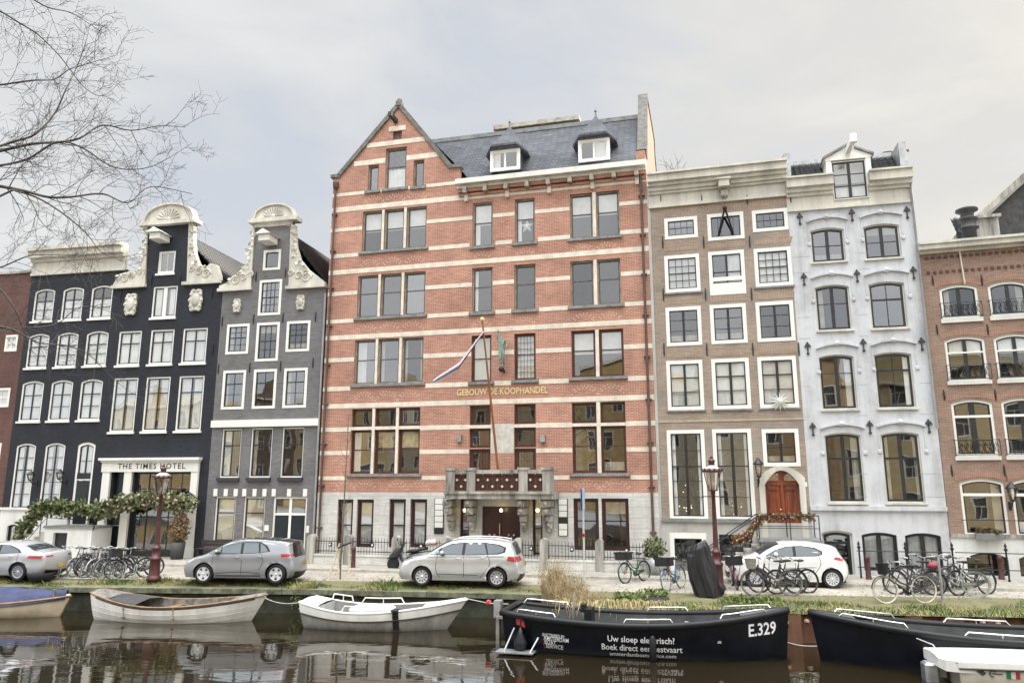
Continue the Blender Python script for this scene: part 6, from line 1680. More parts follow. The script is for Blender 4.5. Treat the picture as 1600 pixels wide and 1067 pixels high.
    for hx, hz in handles:
        for s_ in (-1, 1): q = MB(); y = yy(hx, hz); q.tube([(hx - .09, s_ * (y - .01), hz), (hx - .07, s_ * (y + .03), hz), (hx + .07, s_ * (y + .03), hz), (hx + .09, s_ * (y - .01), hz)], .014, 6); q.build('door_handle', paint, t)
    if mirror:
        for s_ in (-1, 1):
            x, z = mirror; y = yy(x, z); q = MB(); q.ball((x, s_ * (y + .12), z + .05), .11, 10, 0, (.7, 1, .7)); mo = q.build('mirror', paint, t); q = MB(); q.ball((x + .01, s_ * (y + .1), z), .1, 10, 0, (.75, .95, .5)); q.tube([(x, s_ * (y - .02), z - .04), (x, s_ * (y + .1), z)], .03, 6); q.build('mirror_foot', black_pl, mo)
    if roof_m and edge: side_patch('roof_edge', edge, roof_m, .007)
    if sill: side_patch('sill_trim', sill, black_pl, .006)
    if trim: side_patch('wing_trim', trim, black_pl, .006)
    if rails:
        for s_ in (-1, 1):
            pp = [p for p in up if ws[1] + .05 < p[0] < rwin[0] - .05]; q = MB(); q.tube([(p[0], s_ * (yy(*p) - .06), p[1] + .05) for p in pp], .017, 6); q.build('roof_rail', chrome, t)
    mb = MB(); mb.box(front_x - .5, rear_x + .5, -W_ / 2 + .28, W_ / 2 - .28, .17, .5); mb.build('underbody', black_pl, t)
    for cx in (front_x, rear_x):
        for s_ in (-1, 1): wheel(t, cx, s_ * (W_ / 2 - .13), rw, spokes[0], spokes[1], s_, spoke_m or alloy, disc or black_pl)
    if shrink:
        pv, k = shrink; t.location = pv + (t.location - pv) * k; t.scale = (k, k, k)
    return t
def car_place(pf, pr, fo, wb, W_, rear_known=True):
    """origin of the car from the ground points under its near wheels"""
    a, b = gnd(*pf), gnd(*pr); d = (b - a); d.z = 0; ang = math.atan2(d.y, d.x); d.normalize(); nrm = Vector((-d.y, d.x, 0)); mid = (a + b) / 2
    return mid - d * (fo + wb / 2) + nrm * (W_ / 2 - .12), math.degrees(ang)
silver = car_paint('silver car paint', (.60, .615, .62), .5, .3); grey_p = car_paint('pale grey car paint', (.30, .315, .34), .25, .3); white_p = car_paint('white car paint', (.8, .8, .79), .0, .3); silver2 = car_paint('cool silver car paint', (.56, .57, .585), .4, .3)
o, h = car_place((654.5, 914.5), (778, 916.5), .86, 2.69, 1.81)
car('parked_car', 'silver compact people carrier with roof rails and yellow plate, parked in front of the scooter', o, h,
    [(.03, .2), (.0, .42), (.03, .62), (.14, .78), (.42, .92), (.8, 1.02), (1.06, 1.09), (1.45, 1.33), (1.82, 1.5), (2.3, 1.58), (3.0, 1.585), (3.6, 1.55), (3.98, 1.47), (4.1, 1.28), (4.2, 1.06), (4.27, .92), (4.34, .72), (4.34, .48), (4.27, .28), (4.2, .2)], 1.81, 2.69, .86, .325, silver, 1.03,
    [[(1.12, 1.075), (1.5, 1.3), (1.9, 1.46), (2.4, 1.515), (3.1, 1.51), (3.6, 1.45), (3.88, 1.34), (3.84, 1.17), (3.6, 1.11), (2.5, 1.07)],
     [(1.17, 1.09), (1.45, 1.25), (1.5, 1.1)], [(1.54, 1.1), (1.56, 1.3), (1.92, 1.43), (2.33, 1.485), (2.3, 1.085)], [(2.4, 1.085), (2.44, 1.49), (3.08, 1.48), (3.2, 1.12)], [(3.25, 1.12), (3.16, 1.475), (3.58, 1.415), (3.8, 1.32), (3.77, 1.19), (3.57, 1.14)]],
    (1.08, 1.84), (3.98, 4.22, 1.04, 1.46), ([(3.9, .9), (4.3, .84), (4.25, 1.02), (3.95, 1.04)], (.84, 1.02)), [(.1, .68), (.34, .72), (.62, .94), (.35, .9), (.16, .8)], (10, .1), (.66, .8), None,
    [[(1.42, 1.06), (1.36, .6), (1.5, .3)], [(2.37, 1.06), (2.37, .32)], [(3.2, 1.1), (3.3, .8), (3.1, .5), (2.95, .3)], [(.4, .93), (1.3, 1.0), (2.4, 1.02), (3.8, 1.03)], [(1.45, .42), (2.9, .4)]], ((2.15, .97), (3.05, .99)), (1.6, 1.1), rails=True, shrink=(gnd(778, 916.5), .97))
o, h = car_place((316.5, 910.5), (427.5, 911.5), .84, 2.77, 1.81)
car('parked_car', 'pale grey electric hatchback with black roof and black tailgate, parked before the grey gabled house', o, h,
    [(.05, .2), (.0, .42), (.02, .62), (.12, .77), (.38, .9), (.8, 1.02), (1.25, 1.25), (1.65, 1.45), (2.1, 1.555), (2.7, 1.57), (3.4, 1.53), (3.98, 1.46), (4.02, 1.36), (4.1, 1.1), (4.17, .92), (4.24, .7), (4.25, .48), (4.18, .28), (4.1, .2)], 1.81, 2.77, .84, .35, grey_p, 1.04,
    [[(1.0, 1.06), (1.42, 1.3), (1.85, 1.44), (2.4, 1.5), (2.95, 1.485), (3.2, 1.36), (3.35, 1.16), (2.9, 1.1), (2.0, 1.06)],
     [(1.08, 1.075), (1.42, 1.27), (1.46, 1.09)], [(1.5, 1.09), (1.5, 1.3), (1.9, 1.42), (2.2, 1.46), (2.22, 1.085)], [(2.32, 1.09), (2.3, 1.465), (2.85, 1.455), (2.92, 1.12)], [(2.98, 1.12), (2.93, 1.45), (3.13, 1.33), (3.26, 1.17)]],
    (.84, 1.68), (3.98, 4.18, .9, 1.46), ([(3.78, .96), (4.14, .97), (4.1, 1.08), (3.75, 1.06)], (.95, 1.08)), [(.08, .72), (.3, .76), (.5, .9), (.25, .84)], (5, .2), (.62, .76), mat('gloss black roof', (.012, .012, .014), .12, coat=1, var=.1),
    [[(1.2, 1.05), (1.15, .6), (1.3, .32)], [(2.28, 1.06), (2.28, .34)], [(3.0, 1.1), (3.1, .8), (2.95, .5)], [(1.2, .36), (2.3, .42), (3.0, .36)]], ((2.1, .95), (3.0, .97)), (1.35, 1.1), [(1.28, .26), (1.3, .3), (3.0, .3), (3.05, .26)], shrink=(gnd(427.5, 911.5), .95), edge=[(1.75, 1.475), (2.1, 1.535), (2.7, 1.55), (3.4, 1.51), (3.93, 1.44), (3.96, 1.37), (3.75, 1.38), (3.3, 1.46), (2.9, 1.495), (2.4, 1.51), (1.95, 1.47)], disc=black_pl, spoke_m=mat('white grey wheel insert', (.6, .62, .63), .4, var=.1), rear_dark=mat('gloss black tailgate', (.012, .012, .014), .12, coat=1, var=.1))
o, h = car_place((1188, 921), (1301, 918.7), .8, 2.56, 1.74)
o, h = (lambda b, d: (b - Vector((math.cos(R(d)), math.sin(R(d)), 0)) * (.8 + 2.56) + Vector((-math.sin(R(d)), math.cos(R(d)), 0)) * .75, d))(gnd(1301, 918.7), -9.0)
car('parked_car', 'white small hatchback half hidden behind dark bicycles, parked before the white plastered house', o, h,
    [(.05, .2), (.0, .42), (.03, .6), (.14, .76), (.5, .93), (.92, 1.03), (1.3, 1.26), (1.7, 1.44), (2.1, 1.5), (2.7, 1.49), (3.25, 1.42), (3.56, 1.34), (3.66, 1.2), (3.76, 1.02), (3.86, .88), (3.93, .68), (3.92, .45), (3.85, .28), (3.78, .2)], 1.74, 2.56, .8, .32, white_p, 1.03,
    [[(1.12, 1.06), (1.5, 1.27), (1.9, 1.4), (2.4, 1.425), (2.85, 1.37), (3.1, 1.24), (3.08, 1.13), (2.9, 1.08), (2.0, 1.05)], [(1.2, 1.075), (1.52, 1.25), (1.9, 1.37), (2.1, 1.385), (2.1, 1.065)], [(2.2, 1.07), (2.2, 1.39), (2.45, 1.39), (2.82, 1.335), (3.04, 1.22), (3.03, 1.14), (2.87, 1.1)]],
    (.95, 1.72), (3.56, 3.8, 1.0, 1.34), ([(3.45, .98), (3.82, .9), (3.74, 1.03), (3.5, 1.06)], (.9, 1.0)), [(.1, .68), (.34, .74), (.6, .92), (.3, .86)], (12, .075), (.62, .76), None,
    [[(1.3, 1.05), (1.25, .6), (1.4, .3)], [(2.15, 1.06), (2.15, .32)], [(2.95, 1.1), (3.0, .8), (2.8, .5)], [(1.3, .5), (2.2, .46), (2.8, .6)]], ((2.0, .95), (2.85, 1.2)), (1.5, 1.08), rear_dark=mat('gloss black tailgate', (.012, .012, .014), .12), spoke_m=mat('pale wheel cover', (.62, .63, .64), .4), shrink=(gnd(1301, 918.7), .965))
o, h = (lambda b, d: (b - Vector((math.cos(R(d)), math.sin(R(d)), 0)) * (.95 + 2.7) + Vector((-math.sin(R(d)), math.cos(R(d)), 0)) * .78, d))(gnd(29, 906.5), -7.0)
car('parked_car', 'silver saloon car cut by the left edge, parked before the dark cornice house', o, h,
    [(.08, .22), (.02, .45), (.08, .62), (.25, .74), (.8, .88), (1.4, .97), (1.85, 1.2), (2.25, 1.37), (2.75, 1.43), (3.2, 1.4), (3.65, 1.28), (4.0, 1.13), (4.2, 1.08), (4.5, 1.05), (4.6, 1.0), (4.66, .78), (4.65, .5), (4.57, .3), (4.5, .22)], 1.83, 2.7, .95, .335, silver2, .98,
    [[(1.75, 1.0), (2.15, 1.22), (2.65, 1.36), (3.15, 1.34), (3.55, 1.2), (3.72, 1.06), (2.8, 1.01)], [(1.86, 1.02), (2.2, 1.21), (2.6, 1.325), (2.72, 1.33), (2.72, 1.02)], [(2.8, 1.025), (2.8, 1.33), (3.13, 1.31), (3.5, 1.18), (3.64, 1.07)]],
    (1.42, 2.28), (3.6, 4.15, 1.1, 1.31), ([(4.0, .86), (4.62, .84), (4.58, .94), (4.05, .94)], (.84, .95)), [(.1, .6), (.4, .66), (.6, .8), (.3, .76)], (15, .05), (.5, .62), None,
    [[(1.85, 1.0), (1.8, .6), (1.95, .3)], [(2.76, 1.0), (2.76, .32)], [(3.6, 1.03), (3.55, .7), (3.3, .45)]], ((2.5, .9), (3.3, .93)), (1.95, 1.03), shrink=(gnd(29, 906.5), .93))

# ------------------------------------------------------------ bicycles
wicker = mat('woven basket', (.3, .28, .22), .8, var=.3, scale=25)
saddle_m = mat('black saddle', (.02, .018, .017), .5, var=.2)
rim_d = mat('dull bicycle rim', (.22, .22, .22), .4, metal=.6, var=.2)
def bicycle(px, py, head, lab, frame_c, tyre_m=rubber, front=None, step=True, lean=4, group='parked bicycles', fender=True, scale=1.0, rim_m=None, steer=0, child=None, at=None):
    """front wheel forward along +x; the ground point given is the middle between the wheels"""
    g = at if at else gnd(px, py); g.z = ground_z(g.x, g.y)
    t = thing('bicycle', lab, 'bicycle', g, R(head), group); t.rotation_euler = (R(lean), 0, R(head)); t.scale = (scale,) * 3
    fm = mat('bicycle paint %.2f %.2f %.2f' % frame_c, frame_c, .35, var=.15, coat=.5)
    rw = .345; xr, xf = -.53, .55
    ca, sa = math.cos(R(steer)), math.sin(R(steer))
    def S_(p):   # turn with the steering axis
        x, y, z = p; dx = x - .42; return (.42 + dx * ca - y * sa, dx * sa + y * ca, z)
    for k, cx in enumerate((xr, xf)):
        f = S_ if k else (lambda p: p)
        mb = MB(); mb.tube([f((cx + rw * math.cos(a * math.pi / 14), 0, rw + rw * math.sin(a * math.pi / 14))) for a in range(28)], .024, 6, closed=True); w = mb.build('wheel', tyre_m, t)
        mb = MB(); r2 = rw - .03; mb.tube([f((cx + r2 * math.cos(a * math.pi / 14), 0, rw + r2 * math.sin(a * math.pi / 14))) for a in range(28)], .009, 4, closed=True)
        for a in range(16): b = a * math.pi / 8 + .1; mb.tube([f((cx + .02 * math.cos(b + 1.2), (-1) ** a * .025, rw + .02 * math.sin(b + 1.2))), f((cx + r2 * math.cos(b), 0, rw + r2 * math.sin(b)))], .0028, 3, caps=False)
        mb.tube([f((cx, -.05, rw)), f((cx, .05, rw))], .022, 8); mb.build('rim', rim_m or rim_d, w)
        if fender:
            mb = MB(); a0, a1 = (20, 190) if k == 0 else (5, 140)
            pp = [math.radians(a0 + (a1 - a0) * q / 12) for q in range(13)]; v = []
            for q in pp:
                for yy in (-.03, 0, .03): v.append(f((cx + (rw + .035 - abs(yy) * .4) * math.cos(q), yy, rw + (rw + .035 - abs(yy) * .4) * math.sin(q))))
            mb.add(v, [(i * 3 + j, i * 3 + j + 1, i * 3 + j + 4, i * 3 + j + 3) for i in range(12) for j in range(2)], 0, True); mb.build('mudguard', fm, t)
    bb = (-.08, 0, .29); st_ = (-.27, 0, .83); hd0, hd1 = (.405, 0, .62), (.34, 0, .86)
    mb = MB(); mb.tube([bb, st_], .022, 8); mb.tube([bb, hd0], .026, 8); mb.tube([hd0, hd1], .027, 8)
    if step: mb.tube([(.36, 0, .78), (.1, 0, .52), (-.15, 0, .44)], .022, 8)
    else: mb.tube([hd1, (-.26, 0, .8)], .016, 8)
    for s in (-1, 1): mb.tube([(-.09, s * .02, .29), (xr, s * .05, rw)], .009, 5); mb.tube([(-.25, s * .015, .76), (xr, s * .05, rw)], .008, 5); mb.tube([S_((.41, s * .02, .6)), S_((.45, s * .05, .5)), S_((xf, s * .05, rw))], .011, 6)
    mb.build('frame', fm, t)
    mb = MB(); mb.tube([hd1, (.31, 0, 1.02)], .014, 6); mb.tube([S_((.13, -.3, 1.02)), S_((.24, -.28, 1.08)), S_((.34, -.12, 1.07)), S_((.33, 0, 1.03)), S_((.34, .12, 1.07)), S_((.24, .28, 1.08)), S_((.13, .3, 1.02))], .013, 6); hb = mb.build('handlebar', alloy, t)
    mb = MB(); mb.tube([S_((.1, -.305, 1.01)), S_((.2, -.29, 1.06))], .018, 6); mb.tube([S_((.1, .305, 1.01)), S_((.2, .29, 1.06))], .018, 6); mb.build('grip', saddle_m, hb)
    mb = MB(); mb.tube([st_, (-.29, 0, .93)], .013, 6); mb.ball((-.34, 0, .96), .12, 10, 0, (1.05, .85, .35)); mb.ball((-.2, 0, .965), .07, 8, 0, (1.6, .5, .4)); mb.build('saddle', saddle_m, t)
    mb = MB(); mb.tube([(-.3, -.06, .74), (-.85, -.07, .74), (-.85, .07, .74), (-.3, .06, .74)], .008, 5); 
    for k in range(4): mb.tube([(-.42 - .13 * k, -.065, .74), (-.42 - .13 * k, .065, .74)], .006, 4)
    for s in (-1, 1): mb.tube([(xr, s * .06, rw), (-.75, s * .068, .74)], .006, 4)
    mb.build('rack', iron, t)
    mb = MB(); mb.tube([(-.08, -.07, .29), (-.02, -.07, .14)], .012, 5); mb.box(-.07, .04, -.15, -.07, .125, .15); mb.tube([(-.08, .07, .29), (-.14, .07, .44)], .012, 5); mb.box(-.19, -.08, .07, .15, .43, .455); mb.lathe([(0, -.045), (.09, -.045), (.09, -.04)], 16, (-.08, 0, .29), axis='y'); mb.build('crank', alloy, t)
    MB().prism([(-.58, .4), (-.5, .3), (-.1, .18), (.03, .26), (.03, .34), (-.1, .4)], -.06, -.04).build('chain_guard', fm, t)
    if front:
        kind, m = front; mb = MB()
        if kind == 'crate':
            x0, x1, w_, z0, z1 = .38, .72, .25, .82, 1.06
            for s in (-1, 1): mb.box(x0, x1, s * w_ - .012, s * w_ + .012, z0, z1)
            mb.box(x0 - .012, x0 + .012, -w_ + .013, w_ - .013, z0, z1); mb.box(x1 - .012, x1 + .012, -w_ + .013, w_ - .013, z0, z1); mb.box(x0, x1, -w_, w_, z0 - .02, z0 - .002)
            mb.box(x0 - .03, x1 + .03, -w_ - .03, -w_ - .013, z1 - .05, z1 + .01); mb.box(x0 - .03, x1 + .03, w_ + .013, w_ + .03, z1 - .05, z1 + .01)
            b = mb.build('crate', m, t); mb = MB(); mb.tube([S_((xf, -.06, rw)), (.6, -.2, z0)], .01, 5); mb.tube([S_((xf, .06, rw)), (.6, .2, z0)], .01, 5); mb.build('front_carrier', iron, t)
        else:
            prof = [(.12, .74), (.17, 1.02), (.18, 1.03), (.165, 1.03), (.115, .76)]
            mb.lathe([(r_, z - .74) for r_, z in prof], 14, S_((.56, 0, .74)), smooth=False); mb.build('basket', m, t)
    if child:
        mb = MB(); mb.ball((-.55, 0, .86), .17, 10, 0, (1.1, .9, .6)); mb.build('pannier', child, t)
    return t
K = (.02, .02, .022); Gy = (.3, .31, .32)
crate_m = mat('black plastic crate', (.014, .014, .016), .5, var=.2)
galv = mat('grey aged tyre', (.16, .16, .155), .8, var=.2); creamt = mat('cream tyre', (.62, .57, .46), .7, var=.15)
for px, py, hd, lab, fc, kw in (
    (118, 897, 245, 'dull grey bicycle nearest the silver saloon car in the rack', (.12, .12, .125), dict(tyre_m=galv)),
    (136, 899, 250, 'grey bicycle in the rack with dark mudguards, second after the silver saloon', (.2, .2, .21), dict(tyre_m=galv)),
    (152, 900, 246, 'black bicycle in the middle of the rack before the hotel', K, dict()),
    (167, 901, 248, 'light silver bicycle with pale frame and high handlebar in the rack', (.45, .46, .46), dict(tyre_m=galv)),
    (182, 901, 240, 'grey bicycle just behind the black crate bicycle', (.16, .17, .18), dict(tyre_m=galv)),
    (110, 896, 236, 'black bicycle half hidden behind the dull grey bicycle near the saloon car', K, dict()),
    (144, 897, 255, 'dark bicycle with upright stem behind the rack hoops', (.06, .06, .065), dict()),
    (175, 898, 236, 'dark grey bicycle behind the light silver bicycle', (.09, .09, .1), dict(tyre_m=galv)),
    (203, 903, 222, 'black bicycle with black front crate beside the left lantern post', K, dict(front=('crate', crate_m), rim_m=alloy)),
    (216, 901, 218, 'black bicycle with white grips between the crate bicycle and lantern post', K, dict()),
    (993, 909, 222, 'bicycle with black front crate and green mudguard beside the street sign', (.03, .1, .05), dict(front=('crate', crate_m))),
    (1054, 921, 232, 'blue bicycle with dark front basket left of the tarpaulin covered scooter', (.08, .16, .26), dict(front=('crate', crate_m), rim_m=alloy, tyre_m=galv)),
    (1148, 918, 262, 'black bicycle with plum wheel rim seen end on beside the right lantern post', (.14, .03, .06), dict(front=('crate', crate_m), tyre_m=rubber)),
    (1207, 930, 176, 'dark bicycle with woven grey front basket before the white car', K, dict(front=('basket', wicker), tyre_m=galv, scale=1.08, steer=10)),
    (1216, 926, 170, 'black bicycle behind the basket bicycle before the white car', (.035, .035, .04), dict(scale=1.05)),
    (1240, 927, 192, 'black bicycle with rear rack behind the second wheel of the basket bicycle', K, dict(scale=1.05)),
    (1445, 921, 160, 'dark bicycle with a pale handlebar behind the red bag bicycle', (.06, .06, .06), dict(scale=1.05)),
    (1416, 939, 183, 'black bicycle with cream tyres standing side on before the white house', K, dict(tyre_m=creamt, scale=1.1, front=('basket', iron), lean=3)),
    (1432, 929, 168, 'dark bicycle with red saddle bag behind the cream tyred bicycle', (.05, .04, .045), dict(child=mat('pink red bag', (.3, .05, .08), .7), scale=1.05)),
    (1464, 925, 205, 'grey bicycle with upright handlebar in the middle of the right group', (.18, .19, .2), dict(tyre_m=galv, scale=1.05)),
    (1494, 931, 155, 'grey green bicycle with pale tyres leaning low in the grass', (.2, .22, .19), dict(tyre_m=mat('grey green tyre', (.3, .31, .27), .8), lean=10, scale=1.08)),
    (1522, 929, 196, 'black bicycle with rear rack at the right end of its group', K, dict(scale=1.08)),
    (1482, 920, 215, 'black bicycle with high handlebar before the basement railing post', (.03, .03, .03), dict(scale=1.05))):
    bicycle(px, py, hd, lab, fc, **kw)
# rack hoops
b = gnd(150, 905); t = thing('bicycle_rack', 'low galvanised bicycle rack holding the left group of bicycles', 'bicycle rack', b, R(-7)); mb = MB()
mb.tube([(-2.1, 0, .03), (1.6, 0, .03)], .02, 6)
for k in range(9): x = -2 + k * .43; mb.tube([(x, 0, .03), (x, .1, .5), (x + .03, .12, .55), (x + .07, .1, .5), (x + .07, 0, .03)], .012, 5)
mb.build('hoops', steel, t)
b = gnd(63, 906); t = thing('rubber_tub', 'flat black tub lying on the grass behind the silver saloon', 'tub', b); MB().lathe([(.0, 0), (.36, 0), (.46, .26), (.43, .27), (.36, .06), (0, .05)], 16).build('tub', rubber, t)
b = gnd(1473, 938); b.z = ground_z(b.x, b.y); t = thing('rack_post', 'galvanised post standing among the right hand bicycles', 'post', b); mb = MB(); mb.tube([(0, 0, 0), (0, 0, 1.35)], .035, 8); mb.tube([(0, 0, .0), (0, 0, .03)], .08, 8); mb.build('post', steel, t)
# scooter by the railings
b = gnd(614, 891); t = thing('motor_scooter', 'black motor scooter with grey and red top box before the railing', 'scooter', b, R(-12)); sb = mat('black scooter plastic', (.02, .021, .024), .3, var=.1, coat=.6); s_ = 1.0
for x in (0.0, 1.32):
    w = MB().lathe([(.15, -.05), (.24, -.06), (.265, 0), (.24, .06), (.15, .05)], 24, (x, 0, .265), axis='y').build('wheel', rubber, t); mb = MB(); mb.lathe([(0, -.04), (.16, -.03), (.16, .03), (0, .04)], 18, (x, 0, .265), axis='y'); mb.build('rim', alloy, w)
def loft(secs, name, m, parent, n=10):
    """secs: (centre x, z), half width, half height, tilt"""
    mb = MB(); v = []
    for (x, z), hw, hh, tl in secs:
        for k in range(n):
            a = 2 * math.pi * k / n; d = hh * math.sin(a); v.append((x - d * math.sin(tl), hw * math.cos(a), z + d * math.cos(tl)))
    m_ = len(secs); mb.add(v, [(i * n + k, i * n + (k + 1) % n, (i + 1) * n + (k + 1) % n, (i + 1) * n + k) for i in range(m_ - 1) for k in range(n)] + [tuple(range(n)), tuple(range((m_ - 1) * n, m_ * n))], 0, True)
    return mb.build(name, m, parent)
loft([((-.2, .5), .03, .03, 0), ((-.05, .58), .17, .1, .3), ((.15, .68), .2, .2, .5), ((.32, .86), .19, .12, .8), ((.36, 1.0), .12, .06, .8)], 'front_shield', sb, t)
loft([((.28, .75), .18, .05, 1.2), ((.36, .45), .19, .06, 1.0), ((.48, .28), .18, .07, .3), ((.8, .28), .17, .08, 0), ((.95, .35), .17, .1, -.3)], 'leg_shield', sb, t)
loft([((.6, .52), .1, .1, 0), ((.8, .52), .17, .2, 0), ((1.15, .6), .18, .17, 0), ((1.5, .7), .12, .12, 0), ((1.68, .76), .04, .05, 0)], 'rear_body', sb, t)
loft([((.58, .74), .06, .04, 0), ((.72, .78), .15, .07, 0), ((1.0, .8), .16, .07, 0), ((1.15, .86), .15, .08, 0), ((1.45, .9), .12, .06, 0)], 'saddle', saddle_m, t)
loft([((-.28, .4), .02, .02, 0), ((-.2, .5), .07, .04, 0), ((0, .55), .08, .04, 0), ((.2, .5), .07, .04, 0)], 'front_mudguard', sb, t)
mb = MB(); mb.tube([(.0, 0, .27), (.12, 0, .6), (.33, 0, 1.02)], .03, 6); mb.tube([(.42, -.33, 1.05), (.33, 0, 1.04), (.42, .33, 1.05)], .018, 6); mb.tube([(.35, -.28, 1.05), (.3, -.34, 1.22)], .01, 4); mb.ball((.29, -.35, 1.26), .06, 8, 0, (.4, 1, .8)); mb.tube([(.35, .28, 1.05), (.3, .34, 1.22)], .01, 4); mb.ball((.29, .35, 1.26), .06, 8, 0, (.4, 1, .8)); mb.build('handlebar', iron, t)
tb = loft([((1.42, 1.1), .2, .1, 0), ((1.5, 1.12), .25, .14, 0), ((1.75, 1.13), .25, .15, 0), ((1.85, 1.11), .2, .1, 0)], 'top_box', mat('grey top box', (.45, .43, .43), .35, coat=.5, var=.1), t)
loft([((1.56, 1.1), .2, .05, 0), ((1.6, 1.1), .262, .06, 0), ((1.76, 1.1), .262, .06, 0), ((1.87, 1.1), .2, .05, 0)], 'red_reflector', red_l, tb)
# scooter under a tarpaulin
b = gnd(1101, 930); b.z = ground_z(b.x, b.y); t = thing('covered_scooter', 'upright shape under a black tarpaulin beside the right lantern post', 'covered scooter', b, R(-20))
tarp = mat('black tarpaulin', (.012, .013, .015), .32, var=.25, scale=5, bump=.3); rn = random.Random(9); mb = MB(); v = []; nr, nc = 22, 60
for i in range(nr):
    f = i / (nr - 1); z = 1.62 * f
    hw = .36 + .09 * math.sin(f * 3.14) - .17 * f ** 3; hd = .34 - .16 * f; cx = .1 - .2 * f - .06 * math.sin(f * 3.14)
    for k in range(nc):
        a = 2 * math.pi * k / nc; w_ = 1 + .10 * math.sin(a * 5 + f * 4) * (1 - f * .6) + .06 * math.sin(a * 11 - f * 5) + .04 * math.sin(a * 17 + f * 9) + 0
        v.append((cx + hw * w_ * math.cos(a), hd * w_ * math.sin(a) * (1.0 if f < .95 else .6), z + (.1 * math.cos(a) if f > .8 else 0) - (.03 * math.sin(a * 6) if i == 0 else 0)))
mb.add(v, [(i * nc + k, i * nc + (k + 1) % nc, (i + 1) * nc + (k + 1) % nc, (i + 1) * nc + k) for i in range(nr - 1) for k in range(nc)] + [tuple(range((nr - 1) * nc, nr * nc))], 0, True)
mb.build('tarpaulin', tarp, t)
mb = MB(); mb.lathe([(0, -.05), (.18, -.06), (.2, 0), (.18, .06), (0, .05)], 18, (.42, .1, .19), axis='y'); mb.build('wheel', rubber, t)

